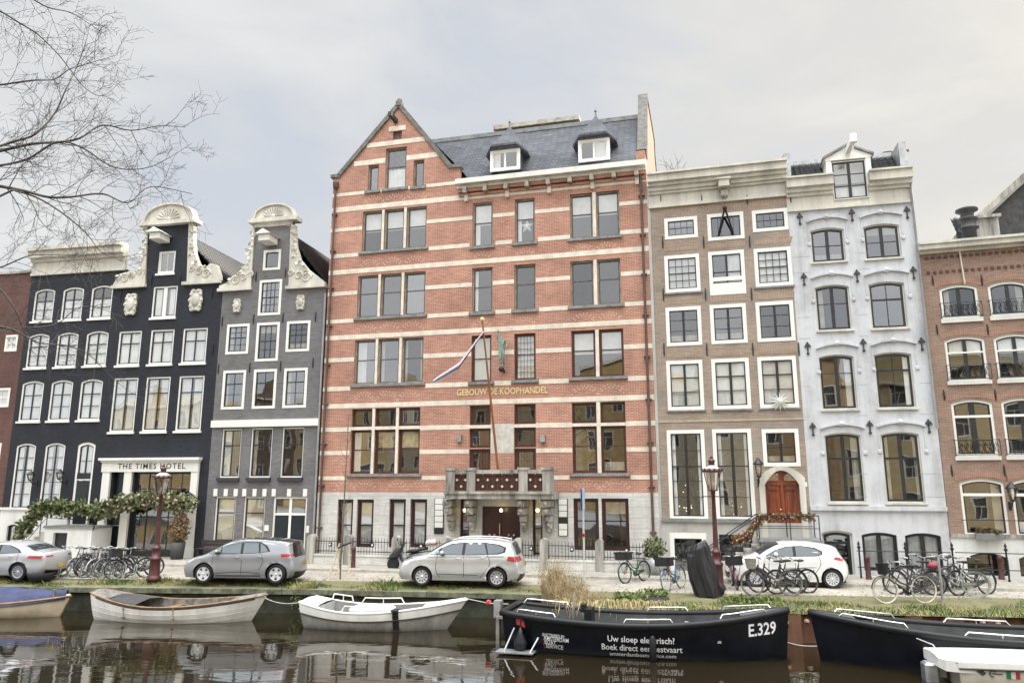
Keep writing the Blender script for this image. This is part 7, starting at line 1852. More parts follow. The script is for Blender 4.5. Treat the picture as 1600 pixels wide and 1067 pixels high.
# ------------------------------------------------------------ boats
def boat(name, lab, stern, bow, B, f_mid, f_bow, f_st, mats, stern_w=.75, rake=.3, srake=.1, rail_r=.05, mid=.42, floor=-.15, deck_f=0.0, deck_s=0.0, bow_p=2.2, flare=.5, strake=None, group='moored boats', bow_blunt=.0, cat='boat'):
    """stern and bow: ground points of the waterline ends; bow along +x"""
    d = Vector((bow[0] - stern[0], bow[1] - stern[1], 0)); L_ = d.length; ang = math.atan2(d.y, d.x)
    t = thing(name, lab, cat, (stern[0], stern[1], WATER_Z), ang, group)
    hull_m, in_m, rail_m, deck_m = mats[:4]
    def half(s):
        if s < mid: q = (mid - s) / mid; return B / 2 * (1 - (1 - stern_w) * q ** 2)
        q = (s - mid) / (1 - mid); return B / 2 * max(bow_blunt, (1 - q ** bow_p))
    def sheer(s):
        return f_mid + ((f_st - f_mid) * ((mid - s) / mid) ** 2 if s < mid else (f_bow - f_mid) * ((s - mid) / (1 - mid)) ** 2)
    def pt(s, q, sg, inset=0.0):
        zs = sheer(s); zk = -.25 + (.15 * max(0, (s - .7) / .3) ** 2)
        z = zk + (zs - zk) * q; b = max(0.0, half(s) - inset)
        y = b * (1 - (1 - q) ** 2.2) ** flare if q > 0 else 0
        rk = rake * (q - .25) * max(0, (s - .55) / .45) ** 2 - srake * (q - .25) * max(0, (.3 - s) / .3) ** 2
        return (s * L_ + rk, sg * y, z)
    ns, nq = 30, 9
    ss = [(i / ns) for i in range(ns + 1)]; qs = [j / nq for j in range(nq + 1)]
    mb = MB()
    for sg in (-1, 1):
        mb.add([pt(s, q, sg) for s in ss for q in qs], [((i * (nq + 1) + j, (i + 1) * (nq + 1) + j, (i + 1) * (nq + 1) + j + 1, i * (nq + 1) + j + 1)) for i in range(ns) for j in range(nq)], 0, True)
    a = [pt(0, q, -1) for q in qs] + [pt(0, q, 1) for q in reversed(qs)]; mb.add(a, [tuple(range(len(a)))])
    if bow_blunt: a = [pt(1, q, -1) for q in qs] + [pt(1, q, 1) for q in reversed(qs)]; mb.add(a, [tuple(range(len(a)))])
    if strake:
        q0 = strake[0]
        for i_ in range(len(mb.f)): 
            if all(mb.v[k][2] > 0 for k in mb.f[i_]) and False: pass
    hull = mb.build('hull', hull_m, t, sharp=40)
    # inside skin and floor
    mb = MB(); qi = [.45, .6, .8, 1.0]; si = [.02 + .955 * i / ns for i in range(ns + 1)]
    for sg in (-1, 1): mb.add([pt(s, q, sg, .07) for s in si for q in qi], [(i * 4 + j, i * 4 + j + 1, (i + 1) * 4 + j + 1, (i + 1) * 4 + j) for i in range(ns) for j in range(3)], 0, True)
    mb.add([pt(s, .45, sg, .07) for s in si for sg in (-1, 1)], [(i * 2, i * 2 + 1, i * 2 + 3, i * 2 + 2) for i in range(ns)])
    for s_, k in ((si[0], 0), (si[-1], -1)): a = [pt(s_, q, -1, .07) for q in qi] + [pt(s_, q, 1, .07) for q in reversed(qi)]; mb.add(a, [tuple(range(8))])
    mb.build('inner_hull', in_m, t)
    # gunwale with flat cap
    mb = MB()
    path = [pt(s, 1, -1) for s in ss] + [pt(s, 1, 1) for s in reversed(ss)]
    mb.tube(path, rail_r, 8, closed=True); mb.build('gunwale', rail_m, t)
    mb = MB()
    def deck(s0, s1, crown=.06, dz=.02):
        n = 8; v = []
        for i in range(n + 1):
            s = s0 + (s1 - s0) * i / n
            for f in (-1, -.5, 0, .5, 1): p = pt(s, 1, 1, .03); v.append((p[0], p[1] * f, p[2] + dz + crown * (1 - f * f)))
        mb.add(v, [(i * 5 + j, i * 5 + j + 1, (i + 1) * 5 + j + 1, (i + 1) * 5 + j) for i in range(n) for j in range(4)], 0, True)
        s_e = s1 if s0 < .5 and s0 < .05 else s0
        p = pt(s_e, 1, 1, .04); q_ = pt(s_e, .45, 1, .08); mb.add([(p[0], -p[1], p[2] + dz), (p[0], p[1], p[2] + dz), (p[0], q_[1], q_[2]), (p[0], -q_[1], q_[2])], [(0, 1, 2, 3)])
    if deck_f: deck(1 - deck_f, .995); mb.build('deck', deck_m, t)
    mb = MB()
    if deck_s: deck(0.005, deck_s); mb.build('deck', deck_m, t)
    def side(x, z, off=.012):
        """point on the near side of the hull"""
        s = x / L_
        for _ in range(6):
            zs = sheer(s); zk = -.25 + (.15 * max(0, (s - .7) / .3) ** 2); q = min(1, max(0, (z - zk) / (zs - zk))); p = pt(s, q, -1); s += (x - p[0]) / L_
        return (x, p[1] - off, z)
    return t, pt, side, L_, sheer, ang
def rails(t, pt, segs, m, r=.02, h=.16):
    for s0, s1, sg in segs:
        n = 8; p = [pt(s0 + (s1 - s0) * k / n, 1, sg) for k in range(n + 1)]; q = [(a, b * .97, c + h) for a, b, c in p]; q[0] = (p[0][0], p[0][1] * .97, p[0][2] + .02); q[-1] = (p[-1][0], p[-1][1] * .97, p[-1][2] + .02)
        q[1] = (q[1][0] * .6 + q[0][0] * .4, q[1][1], q[1][2]); q[-2] = (q[-2][0] * .6 + q[-1][0] * .4, q[-2][1], q[-2][2])
        mb = MB(); mb.tube(q, r, 6); c = n // 2; mb.tube([q[c], (p[c][0], p[c][1] * .97, p[c][2])], r * .8, 5); mb.build('grab_rail', m, t)
navy = mat('navy black hull paint', (.0035, .005, .010), .3, var=.35, scale=2.5, spec=.25); dkgrey = mat('dark grey inner boat', (.075, .08, .08), .7, var=.2, scale=3); fend_m = mat('black rubber fender', (.012, .013, .015), .45, var=.2, spec=.3); stain_r = mat('stainless rail', (.75, .75, .74), .25, metal=.9, var=.05)
lettering = mat('white hull lettering', (.8, .8, .8), .5, var=.03); redm = mat('red hull mark', (.5, .05, .05), .5)
ws = Vector((.05, 21.85, 0)); wb_ = Vector((7.0, 19.95, 0))
t, pt, side, L_, sh, an_ = boat('sloop_boat', 'long navy black sloop with white lettering along its hull', ws, wb_, 2.15, .8, 1.2, .96, (navy, dkgrey, fend_m, dkgrey), stern_w=.82, rake=.12, rail_r=.085, deck_f=.16, bow_p=2.4, flare=.2, srake=.12)
rails(t, pt, ((.02, .2, 1), (.05, .2, -1), (.5, .66, 1), (.44, .62, -1), (.78, .95, 1), (.77, .93, -1)), stain_r)
def bp(px, py, yo=-1.0): return planeP((ws.x, ws.y), -math.degrees(an_), yo, px, py)
def hull_text(body, x0, x1, yb, ht, m, shear=0.0, bold=.01, rot=0.0, yo=-1.0):
    a, zb = bp(x0, yb, yo); c, _ = bp(x1, yb, yo); mb = MB(); cr, sr = math.cos(rot), math.sin(rot); z0 = zb - WATER_Z
    text_mesh(mb, body, c - a, ht, (0, 0, 0), bold=bold, shear=shear, fn=lambda x, z: side(a + x * cr - z * sr, z0 + x * sr + z * cr)); mb.build('lettering', m, t)
hull_text('Uw sloep elektrisch?', 950, 1054, 1000.5, .155, lettering); hull_text('Boek direct een testvaart', 940.5, 1066, 1013.5, .155, lettering); hull_text('amsterdamboatservice.com', 952.5, 1056, 1023.5, .1, lettering)
hull_text('E.329', 1170, 1216, 994, .3, lettering, .15, .02, .09, -.5)
for k, (s_, x1, h_) in enumerate((('ELECTRIFIED BY', 883, .08), ('AMSTERDAM', 889, .11), ('BOAT', 869, .11), ('SERVICE', 880, .11))): hull_text(s_, 848 + k * 1.5, x1, 992.5 + k * 6.3, h_, lettering, 0, .008, -.05, -.95)
for x0, z0 in ((821, 966), (848.5, 1003)):
    a, z = bp(x0 - 18 if x0 < 830 else x0 - 2, z0 + 3); mb = MB(); w_ = .3 if x0 < 830 else .07
    mb.add([side(a + .02, z - WATER_Z + .14), side(a + .06, z - WATER_Z - .1), side(a + w_, z - WATER_Z - .18), side(a + w_ - .04, z - WATER_Z)], [(0, 1, 2, 3)]); mb.build('red_mark', redm, t)
mb = MB(); a, z = bp(1020, 990); zz = z - WATER_Z
mb.tube([side(a, sh(a / L_) + .02, .09), side(a, .75, .1)], .012, 5); y_ = side(a, .4, .12)[1]; mb.tube([(a, y_, .62), (a, y_, .56), (a, y_, .06), (a, y_, -.02)], [.03, .085, .085, .04], 10); mb.build('fender', fend_m, t)
mb = MB(); a, z = bp(815, 1000); y_ = side(max(.1, a), .5, .16)[1]; mb.tube([(a, y_, .95), (a, y_, .6)], .02, 6); mb.lathe([(.02, .66), (.08, .5), (.17, .3), (.18, .22), (.13, .1), (.02, .05)], 12, (a, y_ - .05, 0)); mb.build('ball_fender', fend_m, t)
mb = MB(); mb.box(2.05, 2.25, -.3, .25, .62, 1.05); mb.box(1.95, 2.06, -.2, .1, .95, 1.15); mb.build('steering_console', fend_m, t); mb = MB(); mb.tube([(1.75, -.2, .6), (1.75, -.2, 1.45)], .03, 8); mb.tube([(1.72, -.2, .6), (1.72, -.2, .68)], .1, 8); mb.build('mooring_post', stain_r, t)
for x in (1.2, 3.2, 5.2): mb = MB(); hb_ = abs(pt(x / L_, .8, 1, .1)[1]); mb.box(x, x + .4, -hb_, hb_, .44, .5); mb.build('thwart', mat('grey bench top', (.3, .31, .3), .7, var=.15), t)
mb = MB(); mb.box(-.55, -.35, -.14, .14, .7, 1.15); mb.box(-.5, -.4, -.08, .08, -.2, .7); mb.box(-.45, .0, -.2, .2, .68, .74); mb.build('outboard_bracket', steel, t)
mb = MB(); mb.box(-.1, .9, -1.5, -1.05, .06, .09); mb.tube([(.1, -1.35, .08), (.3, -1.05, .62)], .025, 6); mb.tube([(.8, -1.35, .08), (.95, -1.05, .4)], .025, 6); mb.build('swim_platform', steel, t)
mb = MB(); [mb.box(4.7 + k * .16, 4.82 + k * .16, -.6, -.2, .72, .84) for k in range(4)]; mb.build('stowed_cans', white, t)
# second dark sloop
ws2, wb2 = Vector((15.6, 18.1, 0)), Vector((7.75, 19.85, 0))
t, pt, side, L_, sh, an_ = boat('sloop_boat', 'long plain navy black sloop behind the small white motorboat', ws2, wb2, 2.15, .78, 1.15, .95, (navy, dkgrey, fend_m, dkgrey), stern_w=.82, rake=.2, rail_r=.085, deck_f=.12, bow_p=2.4, flare=.2)
rails(t, pt, ((.75, .93, 1), (.74, .93, -1), (.42, .62, 1), (.4, .6, -1), (.1, .3, -1)), stain_r)
for x in (1.2, 3.2, 5.2): mb = MB(); hb_ = abs(pt(x / L_, .8, 1, .1)[1]); mb.box(x, x + .4, -hb_, hb_, .42, .48); mb.build('thwart', mat('grey bench top', (.3, .31, .3), .7), t)
for x, z, w_ in ((6.6, .95, .42), (5.4, .8, .18), (5.1, .78, .14)):
    mb = MB(); f = lambda a, b: (a, -side(a, b)[1], b); mb.add([f(x, z), f(x + w_, z + .05), f(x + w_, z + .1), f(x, z + .06)], [(0, 1, 2, 3)]); mb.build('reflective_strip', lettering, t)
mb = MB(); mb.tube([(6.0, 1.0, .8), (5.7, 1.15, .7), (5.4, 1.35, .15), (5.3, 1.4, -.02)], .014, 5); mb.build('rope', mat('grey rope', (.5, .5, .48), .8), t)
# white clinker boat
whull = mat('white hull paint', (.8, .79, .75), .45, var=.1, scale=1.5, streak=True, coat=.2); tan = mat('varnished rail', (.28, .17, .09), .45, var=.3, scale=5); inner_g = mat('weathered boat planks', (.2, .185, .165), .8, var=.35, scale=5)
t, pt, side, L_, sh, an_ = boat('rowing_boat', 'open white clinker boat with wooden rails under the grassy quay', (-13.8, 26.05, 0), (-8.45, 25.5, 0), 1.9, .5, .82, .86, (whull, inner_g, tan, inner_g), stern_w=.42, rake=.55, srake=.2, rail_r=.03, mid=.45, deck_f=.14, deck_s=.13, flare=.34, bow_p=3.0)
mb = MB()
for qf in (.35, .52, .68, .84):
    for sg in (-1, 1): mb.tube([pt(s / 24, qf, sg) for s in range(25)], .006, 4)
mb.build('strake_edges', whull, t)
mb = MB(); [mb.tube([pt(s / 24, .93, -1) for s in range(1, 24)], .025, 5)]; mb.build('rubbing_strake', mat('dark rubbing strip', (.04, .035, .03), .6), t)
for x in (2.2, 3.6): mb = MB(); hb_ = abs(pt(x / L_, .8, 1, .08)[1]); mb.box(x, x + .28, -hb_, hb_, .3, .34); mb.build('thwart', tan, t)
mb = MB(); P1 = [pt(s, 1, 1, .05) for s in (.14, .2, .26, .32)]
mb.add([(p[0], -p[1], p[2] + .03) for p in P1] + [(p[0], 0, p[2] + .12) for p in P1] + [(p[0], p[1], p[2] + .03) for p in P1], [(i, i + 1, i + 5, i + 4) for i in range(3)] + [(i + 4, i + 5, i + 9, i + 8) for i in range(3)], 0, True); mb.build('canvas_cover', mat('charcoal canvas', (.05, .05, .05), .8, var=.2), t)
for x in (1.35, 3.1): mb = MB(); mb.tube([side(x, sh(x / L_), .03), side(x, .2, .03)], .01, 4); mb.ball(side(x, .17, .04), .045, 6); mb.ball(side(x, .45, .03), .03, 6); mb.build('rope_fender', mat('old rope', (.25, .2, .14), .9), t)
# grey and white boat
alum = mat('dull aluminium hull', (.5, .5, .485), .5, metal=.2, var=.25, scale=2, streak=True)
t, pt, side, L_, sh, an_ = boat('tender_boat', 'grey metal boat with broad white upper strake between the quay and water', (-6.4, 24.72, 0), (-1.9, 24.0, 0), 1.85, .53, .88, .78, (alum, mat('grey inner boat', (.22, .22, .215), .6), white, mat('grey white deck', (.55, .55, .53), .6, var=.15)), stern_w=.7, rake=.7, srake=.15, rail_r=.035, mid=.4, deck_f=.2, deck_s=.12, flare=.42)
mb = MB()
for sg in (-1, 1):
    v = []
    for i in range(25):
        s = i / 24; 
        for q in (.72, .86, 1.0): p = pt(s, q, sg, -.02); v.append(p)
    mb.add(v, [(i * 3 + j, (i + 1) * 3 + j, (i + 1) * 3 + j + 1, i * 3 + j + 1) for i in range(24) for j in range(2)], 0, True)
mb.build('white_strake', whull, t)
mb = MB(); mb.tube([pt(s / 24, .7, -1, -.025) for s in range(25)], .02, 5); mb.build('rubbing_strip', mat('dark rubbing strip', (.04, .035, .03), .6), t)
rails(t, pt, ((.3, .62, -1), (.3, .62, 1), (.1, .24, 1)), white, .022, .2)
mb = MB(); x = 3.05; v = [side(x + d, z, .05) for d in (-.09, .09) for z in (sh(x / L_) + .05, .5, .05)]; mb.add(v, [(0, 1, 4, 3), (1, 2, 5, 4)]); mb.box(x - .09, x + .09, -1.0, -.6, sh(x / L_) + .02, sh(x / L_) + .06); mb.build('black_strap', rubber, t)
mb = MB(); mb.bevbox(1.4, 2.7, -.4, .4, .3, .62, .06); mb.build('engine_box', whull, t)
# cream boat under a blue cover
creamh = mat('cream hull paint', (.66, .58, .43), .45, var=.12, scale=1.5, coat=.2); blue_c = mat('navy canvas cover', (.035, .045, .115), .75, var=.25, scale=3, bump=.3); 
t, pt, side, L_, sh, an_ = boat('covered_boat', 'cream boat under a navy blue canvas cover at the left edge', (-21.2, 26.85, 0), (-15.25, 26.35, 0), 2.0, .42, .66, .6, (creamh, inner_g, tan, creamh), stern_w=.7, rake=.35, rail_r=.035, deck_f=.1, flare=.45, bow_p=2.6)
mb = MB(); v = []; n = 26
for i in range(n + 1):
    s = .05 + .93 * i / n; p = pt(s, 1, 1); h = .5 * math.sin(min(1, (s - .05) / .25) * 1.57) * (1 if s < .6 else 1 - .6 * (s - .6) / .38) + .03 * math.sin(s * 40) + (.55 if .1 < s < .5 else 0) * max(0, math.sin((s - .1) / .4 * 3.14)) ** .6
    for f in (-1.03, -.8, -.4, 0, .4, .8, 1.03): v.append((p[0], p[1] * f, p[2] - (.1 if abs(f) > 1 else 0) + h * (1 - abs(f) ** 2.2 if abs(f) < 1 else 0)))
mb.add(v, [(i * 7 + j, i * 7 + j + 1, (i + 1) * 7 + j + 1, (i + 1) * 7 + j) for i in range(n) for j in range(6)], 0, True); mb.build('canvas_cover', blue_c, t)
mb = MB(); mb.tube([pt(1, q / 5, 1) for q in range(6)], .03, 6); mb.build('stem_post', tan, t); p = pt(.93, 1, 1)
for y_ in (-.2, .2): MB().tube([(p[0], y_, p[2]), (p[0], y_, p[2] + .24), (p[0], y_, p[2] + .28)], [.04, .04, .055], 8).build('mooring_bitt', steel, t)
# small white motorboat close by
a0 = at_y(1452, 1045, 17.6); t, pt, side, L_, sh, an_ = boat('motorboat', 'small white motorboat with outboard stern at the lower right corner', (9.9, 17.85, 0), (14.5, 16.95, 0), 1.8, .60, .76, .56, (mat('cream white gelcoat', (.7, .66, .56), .3, var=.12, scale=2, coat=.5), white, white, white), stern_w=.85, rake=.6, rail_r=.03, deck_f=.55, deck_s=.44, flare=.3)
mb = MB()
for sg in (-1, 1): mb.add([pt(i / 20, q, sg, -.03) for i in range(21) for q in (.86, .93, 1.0)], [(i * 3 + j, (i + 1) * 3 + j, (i + 1) * 3 + j + 1, i * 3 + j + 1) for i in range(20) for j in range(2)], 0, True)
w_ = abs(pt(0, 1, 1)[1]); v = []
for x, k in ((-.36, .62), (-.28, .86), (.0, 1.0), (.4, 1.0)):
    for f in (-1, -.6, 0, .6, 1): v.append((x, f * (w_ + .03) * k, .58 + .05 * (1 - f * f)))
mb.add(v, [(i * 5 + j, i * 5 + j + 1, i * 5 + j + 6, i * 5 + j + 5) for i in range(3) for j in range(4)], 0, True)
v2 = [(x, y, .38 if i < 5 else .35) for i, (x, y, z) in enumerate(v)]
mb.add(v[:5] + v2[:5], [(j, j + 1, j + 6, j + 5) for j in range(4)]); mb.add([v[0], v[5], v[10], v[15], v2[0], v2[5], v2[10], v2[15]], [(j, j + 1, j + 5, j + 4) for j in range(3)])
mb.build('deck_moulding', whull, t)
mb = MB(); mb.tube([pt(i / 20, .85, -1, -.035) for i in range(21)], .02, 5); mb.build('rubbing_strip', dkgrey, t)
mb = MB(); mb.bevbox(-.55, -.25, -.2, .2, -.2, .4, .05); mb.box(-.5, -.1, -.12, .12, .1, .35); mb.build('outboard_bracket', steel, t)
for k, c in enumerate(((.02, .2, .08), (.75, .74, .7), (.5, .04, .05))): mb = MB(); x = .84 + k * .085; mb.add([side(x, .28), side(x + .083, .28), side(x + .083, .43), side(x, .43)], [(0, 1, 2, 3)]); mb.build('flag_mark', mat('flag mark %d' % k, c, .5, var=.03), t)
mb = MB(); mb.add([side(.27, .40), side(.39, .31), side(.46, .37), side(.39, .43)], [(0, 1, 2, 3)]); mb.tube([side(.58 + .06 * math.cos(k * .5 + .6), .37 + .06 * math.sin(k * .5 + .6)) for k in range(10)], .012, 4); mb.tube([side(.55, .375), side(.76, .37)], .01, 4); mb.build('emblem', dkgrey, t)
mb = MB(); mb.tube([(2.0, -.6, .68), (2.0, -.6, .95), (2.6, -.6, .95), (2.6, -.6, .68)], .015, 5); mb.build('grab_rail', stain_r, t)
# mooring lines
def rope(lab, a, b, sag=.15, m=None):
    a, b = Vector(a), Vector(b); t = thing('mooring_rope', lab, 'rope', a, 0, 'mooring ropes'); mb = MB()
    mb.tube([(b - a) * (k / 10) - Vector((0, 0, sag * 4 * (k / 10) * (1 - k / 10))) for k in range(11)], .013, 5); mb.build('rope', m or mat('grey rope', (.5, .5, .48), .8), t)
rope('pale mooring rope between the white clinker boat and the grey boat', (-8.3, 25.5, -.15), (-6.7, 24.8, -.25)); rope('pale mooring rope from the lettered sloop bow to the plain sloop', (7.0, 20.15, -.55), (7.8, 19.85, -.6), .05)
t = thing('mooring_rope', 'rope with red and white float between the grey boat and the lettered sloop', 'rope', (-1.4, 24.0, -.05), 0, 'mooring ropes'); mb = MB(); mb.tube([(0, 0, 0), (.7, -.6, -.05), (1.3, -1.4, .05)], .014, 5); mb.build('rope', mat('grey rope', (.5, .5, .48), .8), t); mb = MB(); mb.lathe([(.02, -.03), (.09, -.03), (.09, .03), (.02, .03)], 12, (.7, -.62, -.03), axis='y'); mb.build('float', mat('red float', (.5, .06, .06), .5), t)

# ------------------------------------------------------------ grass, reeds, weeds
g1 = mat('bright grass', (.16, .21, .05), .8, var=.2); g2_ = mat('dark grass', (.08, .12, .03), .8, var=.2); g3_ = mat('straw grass', (.36, .32, .15), .8, var=.2)
rn = random.Random(21); mb = MB()
def blade(x, y, z, h, mi, lean=.5, w=.012):
    a = rn.uniform(0, 6.28); dx, dy = math.cos(a), math.sin(a); l = h * rn.uniform(.1, lean)
    mb.add([(x - w * dy, y + w * dx, z - .01), (x + w * dy, y - w * dx, z - .01), (x + dx * l * .45 + w * .6 * dy, y + dy * l * .45 - w * .6 * dx, z + h * .6), (x + dx * l, y + dy * l, z + h)], [(0, 1, 2), (0, 2, 3)], mi)
from mathutils import noise as mnoise
for k in range(52000):
    x = rn.uniform(-21, 17.5); e = edge_y(x); s = street_y(x); f = rn.random(); y = e + (s - e) * f
    n_ = mnoise.noise((x * .55, y * .9, 0)); 
    if x < 1.3 and y < e + .33: 
        if n_ < .15: continue
    if f > .5 + .55 * n_ + rn.uniform(-.12, .12): continue
    h = rn.uniform(.04, .13) * (.85 if x > 1 else .9) * (.75 + 1.5 * max(0, n_)) * (1.9 if rn.random() < .04 else 1); n2_ = mnoise.noise((x * 1.3 + 7, y * 1.5, 3))
    z = ground_z(x, y)
    if x < 1.3 and y < e + .4: z = -.14
    mi = 2 if n2_ > .22 or rn.random() < .12 else (1 if n2_ < -.15 or rn.random() < .2 else 0)
    blade(x, y, z, h, mi, 1.0)
mb.build('grass', [g1, g2_, g3_]); tag(bpy.data.objects['grass'], kind='stuff')
straw = mat('dry reed straw', (.50, .40, .23), .85, var=.25, scale=5); straw2 = mat('brown dry grass', (.30, .21, .11), .85, var=.25, scale=5)
def reed_tuft(lab, x, y, z, n, h, spread, mats, droop=.5, w=.012):
    t = thing('reed_tuft', lab, 'reeds', (x, y, z), 0, 'dry reeds on the quay edge'); q = MB()
    for k in range(n):
        a = rn.uniform(0, 6.28); r = spread * math.sqrt(rn.random()); bx, by_ = r * math.cos(a), r * .5 * math.sin(a); hh = h * rn.uniform(.55, 1.05) * (1 - .35 * r / spread); l = hh * rn.uniform(.1, droop); a = rn.uniform(0, 6.28); dx, dy = math.cos(a), math.sin(a)
        pr = None; mi = rn.randrange(len(mats)); vs = []
        for j in range(5):
            s = j / 4; ww = w * (1 - s * .8); c = (bx + dx * l * s * s, by_ + dy * l * s * s, hh * (s - .25 * droop * s * s)); vs += [(c[0] - ww * .8, c[1] - ww * .3, c[2]), (c[0] + ww * .8, c[1] + ww * .3, c[2])]
        q.add(vs, [(j * 2, j * 2 + 1, j * 2 + 3, j * 2 + 2) for j in range(4)], mi)
        if rn.random() < .35:
            for _ in range(3): q.leaf((c[0] + rn.uniform(-.02, .02), c[1], c[2] - rn.uniform(.0, .22)), .05, mi, rn, 2.5)
    q.build('stems', mats, t)
for px, py, n, h, sp, lab in ((866, 932, 520, 1.75, .4, 'tallest pale dry reed tuft behind the lettered sloop stern'), (890, 938, 620, 1.25, .6, 'pale dry reed tuft right of the tallest tuft'), (915, 942, 420, .75, .5, 'low dry reed tuft at the foot of the street sign')):
    p = gnd(px, py); reed_tuft(lab, p.x, p.y, ground_z(p.x, p.y) - .02, n, h, sp, [straw, straw, straw2], .42, .007)
lf = MB()
for k in range(1300):
    x = rn.uniform(-20, 17); y = street_y(x) + rn.uniform(-1.8, 3.5) * rn.random(); s = rn.uniform(.02, .05); a = rn.uniform(0, 6.28); z = ground_z(x, y) + .012
    lf.add([(x + s * math.cos(a), y + s * math.sin(a), z), (x - s * .5 * math.sin(a), y + s * .5 * math.cos(a), z + s * .4), (x - s * math.cos(a), y - s * math.sin(a), z), (x + s * .5 * math.sin(a), y - s * .5 * math.cos(a), z + s * .2)], [(0, 1, 2, 3)], rn.randrange(2))
tag(lf.build('leaf_litter', [mat('brown fallen leaf', (.16, .09, .04), .8), mat('yellow fallen leaf', (.36, .26, .1), .8)]), kind='stuff')
# dry grass hanging over the sheet piles
q = MB()
for k in range(1900):
    x = rn.uniform(1.3, 4.6) if k < 1500 else rn.uniform(4.6, 16); y = interp(QR, x) + rn.uniform(-.12, .35); h = rn.uniform(.15, .5) * (1 if x < 4.6 else .45); dy = -rn.uniform(.15, .5) * (1 if x < 4.6 else .5); dx = rn.uniform(-.25, .25); z = -.14
    c0, c1, c2 = (x, y, z), (x + dx * .5, y + dy * .6, z + h * .55), (x + dx, y + dy, z + h * .1 - rn.uniform(0, .3) * (x < 4.6)); w = .011
    q.add([(c0[0] - w, c0[1], c0[2]), (c0[0] + w, c0[1], c0[2]), (c1[0] - w, c1[1], c1[2]), (c1[0] + w, c1[1], c1[2]), c2], [(0, 1, 3, 2), (2, 3, 4)], rn.choice((0, 0, 1, 2, 3)) if x < 4.6 else rn.choice((2, 3, 3)))
o = q.build('hanging_grass', [straw, straw2, g3_, g1]); tag(o, kind='stuff')
weed = mat('weed leaf', (.12, .17, .05), .8, var=.3)
for px, py, lab in ((985, 934, 'leafy green weed clump beside the crate bicycle'), (1020, 930, 'leafy green weed clump beside the blue bicycle'), (1150, 938, 'leafy green weed clump below the right lantern post'), (1195, 940, 'leafy green weed clump under the basket bicycle')):
    p = gnd(px, py); p.z = ground_z(p.x, p.y); t = thing('weed_clump', lab, 'weeds', p, 0, 'weed clumps on the verge'); q = MB()
    for k in range(220): a = rn.uniform(0, 6.28); r = .55 * rn.random() ** .6; q.leaf((r * math.cos(a), r * .6 * math.sin(a), rn.uniform(0, .22) * (1.2 - r)), rn.uniform(.06, .15), rn.randrange(2), rn, .5)
    q.build('leaves', [weed, g1], t)
for px, py in ((465, 940), (508, 938), (1005, 0)):
    if py: p = at_y(px, py, interp(QL, (px - 800) / 1155 * 26)- .02); t = thing('wall_weed', 'tuft of weeds growing from the dark quay wall' , 'weeds', p, 0, 'weeds in the quay wall'); q = MB(); [q.leaf((rn.uniform(-.2, .2), rn.uniform(-.1, 0), rn.uniform(-.2, .2)), rn.uniform(.06, .13), 0, rn) for k in range(60)]; q.build('leaves', weed, t)
p = gnd(1024, 938, -.1); t = thing('manhole_slab', 'flat dark round slab lying in the grass at the sheet pile edge', 'slab', p); MB().lathe([(0, .0), (.42, 0), (.44, .06), (.42, .09), (0, .1)], 20).build('slab', rubber, t)

# ------------------------------------------------------------ bare tree at the left, standing on the near bank
twig_m = mat('dark bare bark', (.075, .068, .064), .85, var=.3, scale=12); rn = random.Random(4)
tree = thing('bare_tree', 'leafless tree reaching in with dark twigs from the left edge', 'tree', (-9.6, 9.0, -.9))
T0 = Vector((-9.6, 9.0, -.9)); mbt = MB(); tr = [(0, 0, 0), (.05, .1, 2.5), (-.05, .15, 5), (.1, .1, 8), (.25, .2, 11)]
mbt.tube(tr, [.3, .24, .21, .17, .1], 12); mbt.build('trunk', twig_m, tree)
crown = MB()
def limb(pts, r0, r1, n=5):
    m = len(pts); crown.tube(pts, [r0 + (r1 - r0) * k / (m - 1) for k in range(m)], n, caps=False)
def grow(p, d, length, r, lvl):
    k = 6; pts = [p]; d = d.normalized(); cur = p
    for i in range(k):
        d = (d + Vector((rn.uniform(-.22, .22), rn.uniform(-.2, .2), rn.uniform(-.2, .24)))).normalized(); cur = cur + d * (length / k); pts.append(cur)
    limb(pts, r, max(.0018, r * .3), 4 if lvl else 3)
    if lvl:
        nb = 4 if lvl > 1 else 3
        for i in range(nb):
            f = rn.uniform(.15, 1) * (k - .01); j = int(f); q = pts[j].lerp(pts[j + 1], f - j); s = rn.choice((-1, 1)); dd = (pts[j + 1] - pts[j]).normalized(); side_ = Vector((-dd.z * s, rn.uniform(-.5, .5), dd.x * s)).normalized()
            grow(q, dd * rn.uniform(.5, 1) + side_ * rn.uniform(.5, 1.0), length * rn.uniform(.35, .62), max(.0022, r * .5), lvl - 1)
def px_limb(pix, Y, r, lvl=2, nshoot=9, slen=1.0):
    root = None
    P3 = [at_y(x, y, Y + (i % 2) * .15 + i * .12) - T0 for i, (x, y) in enumerate(pix)]
    P3 = [Vector(q) for q in catmull([tuple(q) for q in P3], 5)]
    zz_ = P3[0].z; st_ = Vector((0.1, .15, max(2.0, zz_ - 1.2)))
    P3 = [st_, st_.lerp(P3[0], .5) + Vector((0, 0, -.15))] + P3
    r *= .72; limb(P3, r, r * .16, 6)
    nshoot = int(nshoot * 1.6)
    for i in range(nshoot):
        f = (2 + (len(P3) - 3.01) * (i + rn.random()) / nshoot); j = int(f); q = P3[j].lerp(P3[j + 1], f - j); dd = (P3[j + 1] - P3[j]).normalized(); s = 1 if (i % 2) else -1
        sd_ = Vector((-dd.z * s, rn.uniform(-.4, .4), dd.x * s)).normalized(); grow(q, dd * .7 + sd_ * rn.uniform(.5, 1.0), slen * rn.uniform(.5, 1.05) * (1 - .45 * j / len(P3)), r * .34 * (1 - .5 * j / len(P3)), lvl)
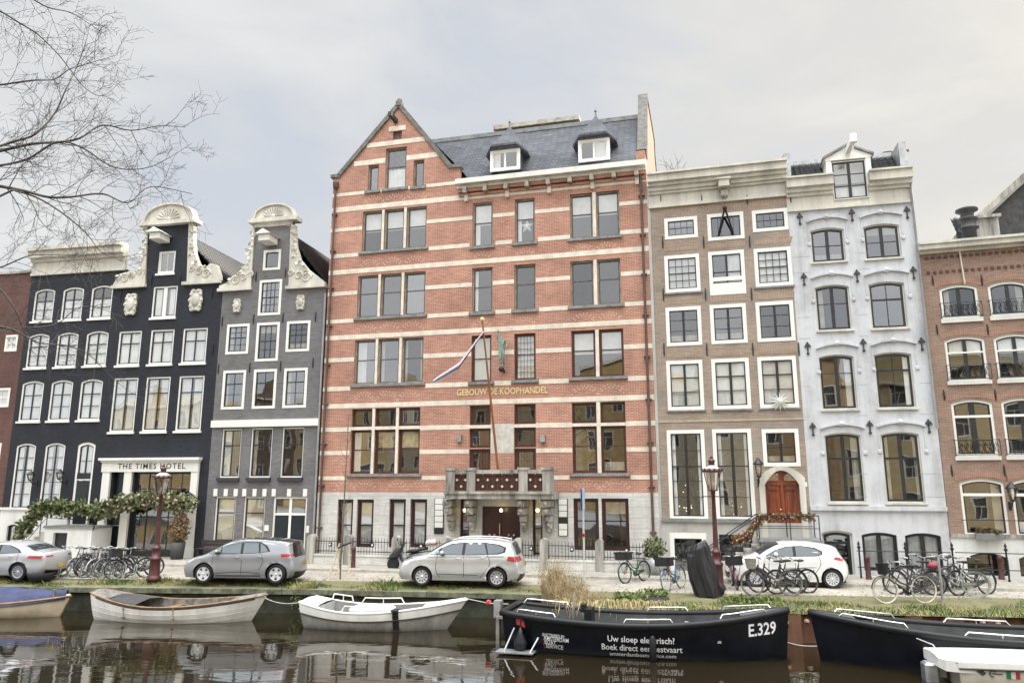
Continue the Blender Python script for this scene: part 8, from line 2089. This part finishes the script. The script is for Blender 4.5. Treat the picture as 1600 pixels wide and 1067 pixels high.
for pix, Y, r, lvl, ns, sl_ in (
    (((-30, 240), (0, 236), (50, 225), (95, 222), (125, 216), (160, 196), (205, 204), (250, 197), (290, 199)), 9.2, .035, 2, 13, 1.1),
    (((-30, 238), (20, 222), (55, 210), (85, 178), (103, 140), (120, 105), (133, 70), (140, 40)), 9.4, .028, 2, 12, .9),
    (((-30, 135), (0, 133), (50, 126), (85, 124), (110, 108), (150, 96), (184, 86)), 9.0, .022, 2, 10, .9),
    (((-30, 10), (0, 18), (30, 36), (60, 55), (95, 90), (130, 135), (160, 150), (188, 128)), 9.6, .022, 2, 11, .9),
    (((-30, 285), (0, 291), (40, 299), (75, 308), (110, 308), (160, 303), (200, 317), (235, 292), (300, 303)), 8.8, .035, 2, 12, 1.0),
    (((-20, 262), (40, 250), (90, 222), (130, 232), (170, 258), (205, 265), (245, 257), (300, 224)), 9.3, .025, 2, 11, .9),
    (((20, 297), (60, 310), (100, 335), (135, 365), (160, 395), (200, 410)), 8.9, .02, 2, 9, .8),
    (((-30, -20), (40, -5), (75, 12), (110, 20), (140, 38), (165, 55)), 9.4, .02, 2, 8, .8),
    (((-30, 420), (0, 418), (45, 400), (85, 398), (125, 396), (160, 380)), 8.6, .016, 2, 9, .8),
    (((-30, 440), (0, 452), (22, 480), (40, 520), (70, 545), (110, 560)), 8.4, .016, 1, 9, .7),
    (((-30, 510), (0, 512), (45, 512), (90, 505), (120, 482), (150, 480), (195, 497)), 8.3, .015, 1, 10, .6),
    (((-30, 505), (20, 515), (60, 535), (105, 540), (140, 555), (170, 585), (200, 610), (228, 625)), 8.2, .015, 1, 11, .6)):
    px_limb(pix, Y, r, lvl, ns, sl_)
crown.build('crown', twig_m, tree)
# bare treetop far behind the red house and the brown house
p = RH.W(RW + 1.1, 12, 0); t = thing('distant_tree', 'small bare treetop showing behind the brown house cornice', 'tree', p); mb = MB(); mb.tube([(0, 0, 0), (0, 0, 10), (.1, 0, RH.Z(1050, 275, 12))], [.25, .2, .08], 6); mb.build('trunk', twig_m, t); crown = MB(); zt = RH.Z(1050, 275, 12)
for k in range(9): grow(Vector((.1, 0, zt - .4)), Vector((rn.uniform(-.8, .8), rn.uniform(-.3, .3), 1)), rn.uniform(.8, 1.6), .025, 1)
crown.build('crown', twig_m, t)
